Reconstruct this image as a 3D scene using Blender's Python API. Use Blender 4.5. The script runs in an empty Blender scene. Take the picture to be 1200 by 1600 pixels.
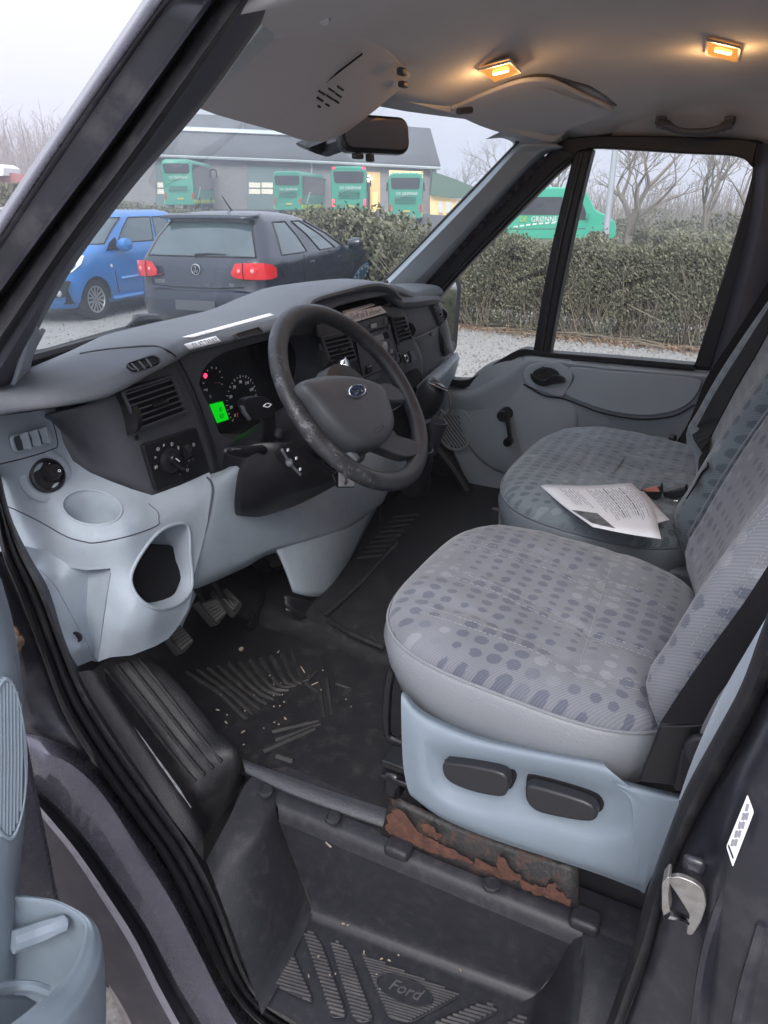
import bpy, bmesh, math, random
from mathutils import Vector as V, Matrix as M
random.seed(7)
SC = bpy.context.scene
COL = SC.collection
R_ = math.radians

# ---------------------------------------------------------------- camera
F_PX, PITCH, YAW, EYE = 1150.0, R_(22.95), R_(27.0), 1.6
_c, _s, _p, _q = math.cos(YAW), math.sin(YAW), math.cos(PITCH), math.sin(PITCH)
FW = V((_c * _p, _s * _p, -_q)); RT = V((_s, -_c, 0)); UP = V((_c * _q, _s * _q, _p))
CAMP = V((0, 0, EYE))
cam_d = bpy.data.cameras.new('camera'); cam = bpy.data.objects.new('camera', cam_d); COL.objects.link(cam)
cam_d.sensor_fit = 'VERTICAL'; cam_d.sensor_height = 36; cam_d.lens = F_PX / 1600 * 36
cam_d.clip_start = .02; cam_d.clip_end = 2000
_m = M((RT, UP, -FW)).transposed().to_4x4(); _m.translation = CAMP; cam.matrix_world = _m
SC.camera = cam

# ---------------------------------------------------------------- world, sun, exposure
SUN_EL, SUN_AZ = R_(44), R_(198)          # sun direction: azimuth measured from +X towards +Y
w = bpy.data.worlds.new('World'); SC.world = w; w.use_nodes = True
nt = w.node_tree; nt.nodes.clear()
sky = nt.nodes.new('ShaderNodeTexSky'); sky.sky_type = 'NISHITA'; sky.sun_disc = False
sky.sun_elevation = SUN_EL; sky.sun_rotation = R_(90) - SUN_AZ
sky.dust_density = 6; sky.air_density = 1.0; sky.ozone_density = 1.0
hs = nt.nodes.new('ShaderNodeHueSaturation'); hs.inputs['Saturation'].default_value = .22
mx = nt.nodes.new('ShaderNodeMix'); mx.data_type = 'RGBA'; mx.inputs[0].default_value = .72   # cloud layer: even, pale
mx.inputs[7].default_value = (5.7, 5.8, 6.75, 1)
bg = nt.nodes.new('ShaderNodeBackground'); bg.inputs[1].default_value = .1
wo = nt.nodes.new('ShaderNodeOutputWorld')
nt.links.new(sky.outputs[0], hs.inputs['Color']); nt.links.new(hs.outputs[0], mx.inputs[6])
# overcast sky: brighter overhead than at the horizon (the CIE overcast distribution)
gm = nt.nodes.new('ShaderNodeNewGeometry'); sp0 = nt.nodes.new('ShaderNodeSeparateXYZ'); nt.links.new(gm.outputs['Incoming'], sp0.inputs[0])
sm = nt.nodes.new('ShaderNodeMapRange'); sm.inputs[1].default_value = 0; sm.inputs[2].default_value = -1; sm.inputs[3].default_value = 1; sm.inputs[4].default_value = 2.6; nt.links.new(sp0.outputs[2], sm.inputs[0])
ml = nt.nodes.new('ShaderNodeVectorMath'); ml.operation = 'SCALE'; nt.links.new(mx.outputs[2], ml.inputs[0]); nt.links.new(sm.outputs[0], ml.inputs['Scale'])
nt.links.new(ml.outputs[0], bg.inputs[0]); nt.links.new(bg.outputs[0], wo.inputs[0])
sd = bpy.data.lights.new('sun', 'SUN'); sd.energy = 1.2; sd.angle = R_(25); sd.color = (1, .97, .93)
sun = bpy.data.objects.new('sun', sd); COL.objects.link(sun)
sun.rotation_euler = V((-math.cos(SUN_EL) * math.cos(SUN_AZ), -math.cos(SUN_EL) * math.sin(SUN_AZ), -math.sin(SUN_EL))).to_track_quat('-Z', 'Y').to_euler()
SC.view_settings.view_transform = 'Standard'; SC.view_settings.look = 'None'
SC.view_settings.exposure = .72; SC.view_settings.gamma = 1
SC.render.engine = 'CYCLES'
SC.cycles.use_denoising = True; SC.cycles.max_bounces = 8; SC.cycles.transparent_max_bounces = 12
SC.cycles.diffuse_bounces = 5; SC.cycles.sample_clamp_indirect = 6; SC.cycles.caustics_reflective = False; SC.cycles.caustics_refractive = False

# ---------------------------------------------------------------- helpers
def P(u, v, X=None, Y=None, Z=None, d=None):
    """point of the place that the photograph shows at pixel (u, v) on the given plane"""
    r = FW + RT * ((u - 600) / F_PX) + UP * ((800 - v) / F_PX)
    t = X / r.x if X is not None else Y / r.y if Y is not None else (Z - EYE) / r.z if Z is not None else d
    return CAMP + r * t
def PX(X, pts): return [P(u, v, X=X) for u, v in pts]
def PY(Y, pts): return [P(u, v, Y=Y) for u, v in pts]
def PZ(Z, pts): return [P(u, v, Z=Z) for u, v in pts]

ORG = {}
def empty(name, loc, label=None, cat=None, group=None, kind=None):
    o = bpy.data.objects.new(name, None); COL.objects.link(o); o.location = loc; o.empty_display_size = .1
    ORG[o.name] = V(loc); tag(o, label, cat, group, kind); return o
def tag(o, label=None, cat=None, group=None, kind=None):
    for k, v in (('label', label), ('category', cat), ('group', group), ('kind', kind)):
        if v: o[k] = v
    return o
def link_mesh(name, me, mat, parent=None, loc=None):
    o = bpy.data.objects.new(name, me); COL.objects.link(o)
    if mat is not None and not me.materials: me.materials.append(mat)
    org = ORG[parent.name] if parent else (V(loc) if loc is not None else None)
    if org is not None:
        me.transform(M.Translation(-org))
        if not parent: o.location = org
        ORG[o.name] = org
    else: ORG[o.name] = V((0, 0, 0))
    if parent: o.parent = parent
    return o
def mesh(name, vf, mat, parent=None, smooth=True, bevel=0, seg=2, sub=0, solid=0, off=0, loc=None, ang=35, label=None, weighted=False):
    vs, fs = vf
    me = bpy.data.meshes.new(name); me.from_pydata([tuple(v) for v in vs], [], fs); me.validate()
    bm = bmesh.new(); bm.from_mesh(me)
    bmesh.ops.recalc_face_normals(bm, faces=bm.faces); bm.to_mesh(me); bm.free()
    if smooth:
        me.polygons.foreach_set('use_smooth', [True] * len(me.polygons))
        try: me.set_sharp_from_angle(angle=R_(ang))
        except Exception: pass
    o = link_mesh(name, me, mat, parent, loc)
    if solid:
        m = o.modifiers.new('solid', 'SOLIDIFY'); m.thickness = solid; m.offset = off
    if sub:
        m = o.modifiers.new('sub', 'SUBSURF'); m.levels = sub; m.render_levels = sub
    if bevel:
        m = o.modifiers.new('bevel', 'BEVEL'); m.width = bevel; m.segments = seg; m.limit_method = 'ANGLE'; m.angle_limit = R_(30)
        m.harden_normals = False
    if label: o['label'] = label
    return o
def join(*vfs):
    vs, fs = [], []
    for v, f in vfs:
        n = len(vs); vs += list(v); fs += [tuple(i + n for i in q) for q in f]
    return vs, fs
def box(c, sx, sy, sz, rot=None):
    c = V(c); r = rot or M.Identity(3)
    vs = [c + r @ V((x * sx / 2, y * sy / 2, z * sz / 2)) for x in (-1, 1) for y in (-1, 1) for z in (-1, 1)]
    return vs, [(0, 1, 3, 2), (4, 6, 7, 5), (0, 4, 5, 1), (2, 3, 7, 6), (0, 2, 6, 4), (1, 5, 7, 3)]
def prism(poly, vec):
    n = len(poly); vec = V(vec)
    vs = [V(p) for p in poly] + [V(p) + vec for p in poly]
    return vs, [tuple(range(n)), tuple(range(2 * n - 1, n - 1, -1))] + [(i, (i + 1) % n, n + (i + 1) % n, n + i) for i in range(n)]
def ringprism(outer, inner, vec):
    """frame between two loops of equal length, extruded along vec"""
    n = len(outer); vec = V(vec)
    vs = [V(p) for p in outer] + [V(p) for p in inner] + [V(p) + vec for p in outer] + [V(p) + vec for p in inner]
    f = []
    for i in range(n):
        j = (i + 1) % n
        f += [(i, j, n + j, n + i), (2 * n + i, 3 * n + i, 3 * n + j, 2 * n + j), (i, 2 * n + i, 2 * n + j, j), (n + i, n + j, 3 * n + j, 3 * n + i)]
    return vs, f
def loft(rows, closed=False, caps=False):
    n = len(rows[0]); vs = [V(p) for r in rows for p in r]; fs = []
    for a in range(len(rows) - 1):
        for b in range(n if closed else n - 1):
            c = (b + 1) % n
            fs.append((a * n + b, a * n + c, (a + 1) * n + c, (a + 1) * n + b))
    if caps: fs += [tuple(range(n)), tuple((len(rows) - 1) * n + i for i in range(n))]
    return vs, fs
def crom(pts, k, closed=False):
    """Catmull-Rom through pts, k steps per span"""
    n = len(pts); out = []
    for i in range(n if closed else n - 1):
        a, b, c, d = (pts[(i - 1) % n], pts[i], pts[(i + 1) % n], pts[(i + 2) % n]) if closed else \
            (pts[i - 1] if i else 2 * pts[0] - pts[1], pts[i], pts[i + 1], pts[i + 2] if i + 2 < n else 2 * pts[-1] - pts[-2])
        for s in range(k):
            t = s / k
            out.append(.5 * ((2 * b) + (c - a) * t + (2 * a - 5 * b + 4 * c - d) * t * t + (3 * b - a - 3 * c + d) * t ** 3))
    if not closed: out.append(pts[-1].copy())
    return out
def net(rows, ku=4, kv=4):
    rows = [[V(p) for p in r] for r in rows]
    rows = [crom(r, ku) for r in rows]
    cols = [crom([r[i] for r in rows], kv) for i in range(len(rows[0]))]
    return loft(cols)
def tube(path, r, n=8, closed=False, flat=None):
    path = [V(p) for p in path]; m = len(path); rows = []
    t0 = (path[1] - path[0]).normalized()
    nrm = t0.orthogonal().normalized() if flat is None else (V(flat) - t0 * t0.dot(V(flat))).normalized()
    if isinstance(r, list) and len(r) != m:
        r = [r[min(len(r) - 1, round(i * (len(r) - 1) / (m - 1)))] for i in range(m)]
    for i, p in enumerate(path):
        a = path[(i - 1) % m] if closed or i else path[0]; b = path[(i + 1) % m] if closed or i < m - 1 else path[-1]
        t = (b - a).normalized()
        nrm = (nrm - t * nrm.dot(t)).normalized(); bn = t.cross(nrm)
        rr = r[i] if isinstance(r, list) else r
        ra, rb = rr if isinstance(rr, tuple) else (rr, rr)
        rows.append([p + nrm * math.cos(2 * math.pi * k / n) * ra + bn * math.sin(2 * math.pi * k / n) * rb for k in range(n)])
    if closed: rows.append(rows[0])
    return loft(rows, True, not closed)
def lathe(prof, o, axis, n=24, cap=True):
    o = V(o); axis = V(axis).normalized(); a = axis.orthogonal().normalized(); b = axis.cross(a)
    rows = [[o + axis * h + (a * math.cos(2 * math.pi * k / n) + b * math.sin(2 * math.pi * k / n)) * r for k in range(n)] for r, h in prof]
    return loft(rows, True, cap)
def ell(c, ux, uy, n=24, a0=0):
    c, ux, uy = V(c), V(ux), V(uy)
    return [c + ux * math.cos(a0 + 2 * math.pi * i / n) + uy * math.sin(a0 + 2 * math.pi * i / n) for i in range(n)]
def rrect(c, ux, uy, w, h, r, k=4):
    c = V(c); ux = V(ux).normalized(); uy = V(uy).normalized(); out = []
    for sx, sy, a0 in ((1, 1, 0), (-1, 1, 90), (-1, -1, 180), (1, -1, 270)):
        for i in range(k + 1):
            a = R_(a0 + 90 * i / k)
            out.append(c + ux * (sx * (w / 2 - r) + r * math.cos(a)) + uy * (sy * (h / 2 - r) + r * math.sin(a)))
    return out
def roundpoly(pts, r, k=3):
    """round the corners of a 3d polygon"""
    pts = [V(p) for p in pts]; n = len(pts); out = []
    for i in range(n):
        p = pts[i]; a = pts[i - 1] - p; b = pts[(i + 1) % n] - p
        ra = min(r, a.length * .45); rb = min(r, b.length * .45)
        A = p + a.normalized() * ra; B = p + b.normalized() * rb
        for j in range(k + 1):
            t = j / k; out.append((1 - t) ** 2 * A + 2 * t * (1 - t) * p + t * t * B)
    return out
def shrink(poly, f):
    c = sum((V(p) for p in poly), V()) / len(poly); return [c + (V(p) - c) * f for p in poly]
def inset(poly, d):
    """move every vertex of a loop d metres towards its centre"""
    c = sum((V(p) for p in poly), V()) / len(poly); return [V(p) + (c - V(p)).normalized() * d for p in poly]
def cup(poly, vec, d=.0, floor=True):
    """open recess: walls from the loop along vec with a bottom"""
    n = len(poly); vec = V(vec); low = [p + vec for p in (inset(poly, d) if d else poly)]
    vs = [V(p) for p in poly] + low
    return vs, [(i, (i + 1) % n, n + (i + 1) % n, n + i) for i in range(n)] + ([tuple(range(n, 2 * n))] if floor else [])
def text_vf(s, size, c, ux, uy, depth=.0004, shear=0, spacing=1):
    cu = bpy.data.curves.new('t', 'FONT'); cu.body = s; cu.size = size; cu.align_x = 'CENTER'; cu.align_y = 'CENTER'
    cu.extrude = depth; cu.shear = shear; cu.resolution_u = 2; cu.space_character = spacing
    o = bpy.data.objects.new('t', cu); COL.objects.link(o)
    dg = bpy.context.evaluated_depsgraph_get(); me = bpy.data.meshes.new_from_object(o.evaluated_get(dg))
    c = V(c); ux = V(ux).normalized(); uy = (V(uy) - ux * V(uy).dot(ux)).normalized(); uz = ux.cross(uy)
    vs = [c + ux * v.co.x + uy * v.co.y + uz * v.co.z for v in me.vertices]; fs = [tuple(p.vertices) for p in me.polygons]
    bpy.data.objects.remove(o); bpy.data.curves.remove(cu); bpy.data.meshes.remove(me)
    return vs, fs
def copy_tree(o, parent=None):
    c = o.copy(); COL.objects.link(c)
    if parent: c.parent = parent
    for ch in [x for x in bpy.data.objects if x.parent == o]: copy_tree(ch, c)
    return c

from mathutils.bvhtree import BVHTree
def hits(o, px, off=.0008):
    """points on the surface of o under the given pixels"""
    me = o.data; org = ORG[o.name]
    t = BVHTree.FromPolygons([v.co + org for v in me.vertices], [tuple(p.vertices) for p in me.polygons])
    out = []; miss = []
    for u, v in px:
        d = (P(u, v, d=1) - CAMP).normalized(); h = t.ray_cast(CAMP, d)
        if h[0] is not None: out.append((h[0] - d * off, h[1] if h[1].dot(d) < 0 else -h[1]))
        else: miss.append(len(out)); out.append(None)
    for i in miss:      # just past the rim: the nearest point of the surface
        dd = 1.3
        for _ in range(12):
            c, n, _f, _d = t.find_nearest(P(*px[i], d=dd)); dd = (c - CAMP).dot(FW)
        out[i] = (c - (c - CAMP).normalized() * off, n)
    return out
def decal_pts(o, C, st, off=.0012):
    """points (s, t) of the pixel quadrilateral C, laid on the surface of o"""
    px = [((1 - t) * ((1 - s) * C[0][0] + s * C[1][0]) + t * ((1 - s) * C[3][0] + s * C[2][0]), (1 - t) * ((1 - s) * C[0][1] + s * C[1][1]) + t * ((1 - s) * C[3][1] + s * C[2][1])) for s, t in st]
    return [h[0] for h in hits(o, px, off)]
def plane_pts(c, n, px):
    c, n = V(c), V(n); out = []
    for u, v in px:
        r = P(u, v, d=1) - CAMP; out.append(CAMP + r * ((c - CAMP).dot(n) / r.dot(n)))
    return out

# ---------------------------------------------------------------- materials
def mat(name, col, rough=.5, metal=0, bump=0, bscale=400, var=0, vscale=6, dirt=None, dscale=9, damt=.5, coat=0, spec=.5, emit=None, estr=0, sheen=0, trans=0):
    m = bpy.data.materials.new(name); m.use_nodes = True; t = m.node_tree; b = t.nodes['Principled BSDF']
    b.inputs['Base Color'].default_value = (*col, 1); b.inputs['Roughness'].default_value = rough; b.inputs['Metallic'].default_value = metal
    b.inputs['Specular IOR Level'].default_value = spec; b.inputs['Coat Weight'].default_value = coat
    if trans: b.inputs['Transmission Weight'].default_value = trans
    if sheen: b.inputs['Sheen Weight'].default_value = sheen
    if emit: b.inputs['Emission Color'].default_value = (*emit, 1); b.inputs['Emission Strength'].default_value = estr
    N = t.nodes.new; L = t.links.new
    tc = N('ShaderNodeNewGeometry') ; out = None
    def noise(sc, det=4, rough_=.6):
        n = N('ShaderNodeTexNoise'); n.inputs['Scale'].default_value = sc; n.inputs['Detail'].default_value = det; n.inputs['Roughness'].default_value = rough_
        L(tc.outputs['Position'], n.inputs['Vector']); return n
    if var:
        n = noise(vscale); mr = N('ShaderNodeMapRange'); mr.inputs[1].default_value = .3; mr.inputs[2].default_value = .7
        mr.inputs[3].default_value = 1 - var; mr.inputs[4].default_value = 1 + var; L(n.outputs['Fac'], mr.inputs[0])
        h = N('ShaderNodeHueSaturation'); h.inputs['Color'].default_value = (*col, 1); L(mr.outputs[0], h.inputs['Value']); out = h.outputs[0]
    if dirt:
        n = noise(dscale, 8, .68); cr = N('ShaderNodeMapRange'); cr.inputs[1].default_value = .5; cr.inputs[2].default_value = .72; cr.inputs[4].default_value = damt
        L(n.outputs['Fac'], cr.inputs[0]); x = N('ShaderNodeMix'); x.data_type = 'RGBA'; L(cr.outputs[0], x.inputs[0])
        x.inputs[6].default_value = (*col, 1); x.inputs[7].default_value = (*dirt, 1)
        if out: L(out, x.inputs[6])
        out = x.outputs[2]
        rr = N('ShaderNodeMapRange'); rr.inputs[3].default_value = rough; rr.inputs[4].default_value = min(1, rough + .35); L(cr.outputs[0], rr.inputs[0]); L(rr.outputs[0], b.inputs['Roughness'])
    if out: L(out, b.inputs['Base Color'])
    if bump:
        n = noise(bscale, 2, .5); bp = N('ShaderNodeBump'); bp.inputs['Strength'].default_value = bump; bp.inputs['Distance'].default_value = .0015
        L(n.outputs['Fac'], bp.inputs['Height']); L(bp.outputs[0], b.inputs['Normal'])
    return m
def glass_mat(name, tint, refl=.06, clear=1.0):
    m = bpy.data.materials.new(name); m.use_nodes = True; t = m.node_tree; t.nodes.clear(); N = t.nodes.new; L = t.links.new
    tr = N('ShaderNodeBsdfTransparent'); tr.inputs[0].default_value = (*tint, 1)
    g = N('ShaderNodeBsdfGlossy'); g.inputs['Roughness'].default_value = .02; g.inputs[0].default_value = (.9, .93, .95, 1)
    fr = N('ShaderNodeLayerWeight'); fr.inputs[0].default_value = .08
    mr = N('ShaderNodeMapRange'); mr.inputs[3].default_value = refl; mr.inputs[4].default_value = .22; L(fr.outputs['Fresnel'], mr.inputs[0])
    mx = N('ShaderNodeMixShader'); L(mr.outputs[0], mx.inputs[0]); L(tr.outputs[0], mx.inputs[1]); L(g.outputs[0], mx.inputs[2])
    o = N('ShaderNodeOutputMaterial'); L(mx.outputs[0], o.inputs[0]); return m

M_ = {}
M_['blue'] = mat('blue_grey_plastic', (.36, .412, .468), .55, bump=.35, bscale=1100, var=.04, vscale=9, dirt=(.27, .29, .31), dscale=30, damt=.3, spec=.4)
M_['blueshade'] = mat('shaded_blue_grey_plastic', (.205, .25, .298), .55, bump=.35, bscale=1100, var=.04, vscale=9, dirt=(.20, .225, .25), dscale=30, damt=.3, spec=.4)  # blue-grey plastic with shade put into its colour, for the seat and door
M_['dash'] = mat('charcoal_dash_plastic', (.074, .077, .090), .5, bump=.35, bscale=1100, var=.08, vscale=10, dirt=(.12, .12, .13), dscale=20, damt=.22)
M_['dashtop'] = mat('dash_top_plastic', (.118, .128, .148), .6, bump=.55, bscale=900, var=.08, vscale=12, dirt=(.21, .21, .22), dscale=18, damt=.25)
M_['doorgrey'] = mat('door_trim_grey', (.33, .378, .42), .48, bump=.3, bscale=1200, var=.05)
M_['black'] = mat('black_plastic', (.013, .013, .016), .42, bump=.2, bscale=900, var=.1)
M_['gloss'] = mat('gloss_black', (.009, .009, .011), .28, coat=.1, spec=.4)
M_['rubber'] = mat('black_rubber', (.014, .014, .017), .45, var=.15, bump=.25, bscale=500, dirt=(.08, .075, .07), dscale=40, damt=.35, spec=.4)
M_['mat'] = mat('rubber_floor_mat', (.013, .013, .015), .42, bump=.5, bscale=420, var=.15, vscale=8, dirt=(.065, .056, .049), dscale=42, damt=.42, spec=.42)
M_['tray'] = mat('step_tray_plastic', (.020, .020, .026), .45, bump=.25, bscale=600, var=.12, dirt=(.085, .08, .08), dscale=60, damt=.28, spec=.42)
M_['lining'] = mat('headliner_felt', (.56, .545, .555), .95, bump=.25, bscale=1500, var=.04, spec=.1)
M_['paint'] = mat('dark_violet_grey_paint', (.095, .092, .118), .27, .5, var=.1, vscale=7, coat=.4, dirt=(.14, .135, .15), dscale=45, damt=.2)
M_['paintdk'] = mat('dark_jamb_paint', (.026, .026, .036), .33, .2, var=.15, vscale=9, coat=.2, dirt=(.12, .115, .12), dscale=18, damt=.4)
M_['frame'] = mat('black_door_frame', (.008, .009, .013), .5, var=.1, spec=.4)
M_['trimdk'] = mat('dark_pillar_trim', (.06, .06, .08), .55, bump=.2, bscale=1200)
M_['chrome'] = mat('bright_chrome', (.75, .76, .78), .12, 1)
M_['steel'] = mat('dull_steel', (.45, .44, .43), .42, .9, var=.2, vscale=60, dirt=(.22, .15, .1), dscale=50, damt=.5)
M_['white'] = mat('white_paper', (.80, .80, .84), .8, var=.02)
M_['ink'] = mat('black_ink', (.010, .010, .012), .75, spec=.25)
M_['greyink'] = mat('grey_ink', (.26, .26, .30), .8)
M_['vinyl'] = mat('grey_vinyl', (.215, .228, .25), .42, bump=.6, bscale=330, var=.05, dirt=(.2, .2, .22), dscale=12, damt=.25)
M_['vinyldk'] = mat('dark_vinyl', (.15, .17, .195), .5, bump=.4, bscale=330)
M_['stitch'] = mat('pale_thread', (.27, .28, .305), .8)
M_['webbing'] = mat('black_seat_belt_webbing', (.010, .010, .012), .8, bump=.5, bscale=900, spec=.2)
M_['rust'] = mat('rusty_steel', (.088, .037, .024), .85, bump=1, bscale=200, var=.35, vscale=70, dirt=(.05, .028, .022), dscale=60, damt=.85)
M_['wheel'] = mat('worn_steering_wheel_foam', (.029, .030, .035), .43, bump=.3, bscale=700, var=.12, vscale=14, dirt=(.09, .092, .104), dscale=34, damt=.5)
M_['glass'] = glass_mat('windscreen_glass', (.88, .94, .95), .008)
M_['sideglass'] = glass_mat('side_glass', (.95, .97, .97), .01)
M_['red'] = mat('red_plastic', (.6, .04, .03), .4)
M_['mirror'] = mat('mirror_silver', (.6, .62, .64), .03, 1)
M_['dirt'] = mat('dark_soil', (.05, .043, .038), .95, bump=1, bscale=60, var=.4, vscale=30)

def fabric(name, base, dark, light, pitch=.0215):
    m = bpy.data.materials.new(name); m.use_nodes = True; t = m.node_tree; b = t.nodes['Principled BSDF']; N = t.nodes.new; L = t.links.new
    b.inputs['Roughness'].default_value = .85; b.inputs['Sheen Weight'].default_value = .25; b.inputs['Specular IOR Level'].default_value = .2
    uv = N('ShaderNodeUVMap'); uv.uv_map = 'UVMap'
    mp = N('ShaderNodeMapping'); mp.inputs['Scale'].default_value = (1 / pitch, .74 / pitch, 1); L(uv.outputs[0], mp.inputs['Vector'])
    vo = N('ShaderNodeTexVoronoi'); vo.voronoi_dimensions = '2D'; vo.feature = 'F1'; vo.inputs['Scale'].default_value = 1; vo.inputs['Randomness'].default_value = .13
    L(mp.outputs[0], vo.inputs['Vector'])
    # low-frequency fields decide the size of the dots and whether they are dark or pale
    n1 = N('ShaderNodeTexNoise'); n1.noise_dimensions = '2D'; n1.inputs['Scale'].default_value = .23; n1.inputs['Detail'].default_value = 1; L(vo.outputs['Position'], n1.inputs['Vector'])
    n2 = N('ShaderNodeTexNoise'); n2.noise_dimensions = '2D'; n2.inputs['Scale'].default_value = .19; n2.inputs['Detail'].default_value = 1
    ad = N('ShaderNodeVectorMath'); ad.operation = 'ADD'; ad.inputs[1].default_value = (31.7, 12.3, 0); L(vo.outputs['Position'], ad.inputs[0]); L(ad.outputs[0], n2.inputs['Vector'])
    r1 = N('ShaderNodeMapRange'); r1.inputs[1].default_value = .3; r1.inputs[2].default_value = .62; r1.inputs[3].default_value = .20; r1.inputs[4].default_value = .36; L(n1.outputs['Fac'], r1.inputs[0])
    nz = N('ShaderNodeTexNoise'); nz.noise_dimensions = '2D'; nz.inputs['Scale'].default_value = 9; L(mp.outputs[0], nz.inputs['Vector'])
    j = N('ShaderNodeMath'); j.operation = 'MULTIPLY_ADD'; j.inputs[1].default_value = .16; L(nz.outputs['Fac'], j.inputs[0]); L(vo.outputs['Distance'], j.inputs[2])
    sb = N('ShaderNodeMath'); sb.operation = 'SUBTRACT'; L(j.outputs[0], sb.inputs[0]); L(r1.outputs[0], sb.inputs[1])
    ms = N('ShaderNodeMapRange'); ms.inputs[1].default_value = .06; ms.inputs[2].default_value = .10; ms.inputs[3].default_value = 1; ms.inputs[4].default_value = 0; L(sb.outputs[0], ms.inputs[0])
    dl = N('ShaderNodeMapRange'); dl.inputs[1].default_value = .58; dl.inputs[2].default_value = .62; L(n2.outputs['Fac'], dl.inputs[0])
    cm = N('ShaderNodeMix'); cm.data_type = 'RGBA'; L(dl.outputs[0], cm.inputs[0]); cm.inputs[6].default_value = (*dark, 1); cm.inputs[7].default_value = (*light, 1)
    fm = N('ShaderNodeMix'); fm.data_type = 'RGBA'; L(ms.outputs[0], fm.inputs[0]); fm.inputs[6].default_value = (*base, 1); L(cm.outputs[2], fm.inputs[7])
    # twill weave: fine diagonal ribs
    wv = N('ShaderNodeTexWave'); wv.bands_direction = 'DIAGONAL'; wv.inputs['Scale'].default_value = 130; wv.inputs['Distortion'].default_value = .25; wv.inputs['Detail'].default_value = 1; L(uv.outputs[0], wv.inputs['Vector'])
    w2 = N('ShaderNodeMapRange'); w2.inputs[3].default_value = .88; w2.inputs[4].default_value = 1.10; L(wv.outputs['Fac'], w2.inputs[0])
    st = N('ShaderNodeTexNoise'); st.noise_dimensions = '2D'; st.inputs['Scale'].default_value = 9; st.inputs['Detail'].default_value = 6; L(uv.outputs[0], st.inputs['Vector'])
    s2 = N('ShaderNodeMapRange'); s2.inputs[1].default_value = .3; s2.inputs[2].default_value = .7; s2.inputs[3].default_value = .88; s2.inputs[4].default_value = 1.1; L(st.outputs['Fac'], s2.inputs[0])
    mu = N('ShaderNodeMath'); mu.operation = 'MULTIPLY'; L(w2.outputs[0], mu.inputs[0]); L(s2.outputs[0], mu.inputs[1])
    h = N('ShaderNodeHueSaturation'); L(fm.outputs[2], h.inputs['Color']); L(mu.outputs[0], h.inputs['Value']); L(h.outputs[0], b.inputs['Base Color'])
    bp = N('ShaderNodeBump'); bp.inputs['Strength'].default_value = .15; bp.inputs['Distance'].default_value = .001; L(wv.outputs['Fac'], bp.inputs['Height']); L(bp.outputs[0], b.inputs['Normal'])
    return m
M_['fabric'] = fabric('dotted_seat_fabric', (.170, .179, .202), (.105, .114, .145), (.220, .229, .252))
M_['fabric2'] = fabric('dotted_bench_fabric', (.17, .20, .222), (.105, .13, .152), (.23, .265, .29))

def wheel_foam():
    m = M_['wheel']; t = m.node_tree; N = t.nodes.new; L = t.links.new; b = t.nodes['Principled BSDF']
    g = N('ShaderNodeNewGeometry'); sx = N('ShaderNodeSeparateXYZ'); L(g.outputs['Position'], sx.inputs[0])
    a = N('ShaderNodeMapRange'); a.inputs[1].default_value = 1.16; a.inputs[2].default_value = 1.04; L(sx.outputs[0], a.inputs[0])
    n1 = N('ShaderNodeTexNoise'); n1.inputs['Scale'].default_value = 38; n1.inputs['Detail'].default_value = 3; L(g.outputs['Position'], n1.inputs['Vector'])
    n2 = N('ShaderNodeTexNoise'); n2.inputs['Scale'].default_value = 260; n2.inputs['Detail'].default_value = 2; L(g.outputs['Position'], n2.inputs['Vector'])
    ad = N('ShaderNodeMath'); ad.operation = 'MULTIPLY_ADD'; ad.inputs[1].default_value = .55; L(n2.outputs['Fac'], ad.inputs[0]); L(n1.outputs['Fac'], ad.inputs[2])
    th = N('ShaderNodeMapRange'); th.inputs[1].default_value = .83; th.inputs[2].default_value = .90; L(ad.outputs[0], th.inputs[0])
    mu = N('ShaderNodeMath'); mu.operation = 'MULTIPLY'; L(a.outputs[0], mu.inputs[0]); L(th.outputs[0], mu.inputs[1])
    # only the upper outward side of the rim is flaked
    nz = N('ShaderNodeSeparateXYZ'); L(g.outputs['Normal'], nz.inputs[0]); up = N('ShaderNodeMapRange'); up.inputs[1].default_value = .25; up.inputs[2].default_value = -.35; L(nz.outputs[0], up.inputs[0])
    m2 = N('ShaderNodeMath'); m2.operation = 'MULTIPLY'; L(mu.outputs[0], m2.inputs[0]); L(up.outputs[0], m2.inputs[1])
    src = b.inputs['Base Color'].links[0].from_socket; x = N('ShaderNodeMix'); x.data_type = 'RGBA'; L(m2.outputs[0], x.inputs[0]); L(src, x.inputs[6]); x.inputs[7].default_value = (.125, .125, .138, 1); L(x.outputs[2], b.inputs['Base Color'])
wheel_foam()
# ================================================================ THE VAN: shell, pillars, roof, doors, floor
XC = 1.46
VAN = empty('delivery_van', (1.46, 0, 0), 'dark violet-grey van seen into its cab through the open driver door', 'van')
def uvmap(o, fn):
    me = o.data; org = ORG[o.name]; uv = me.uv_layers.new(name='UVMap')
    for lp in me.loops:
        uv.data[lp.index].uv = fn(me.vertices[lp.vertex_index].co + org)

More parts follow.
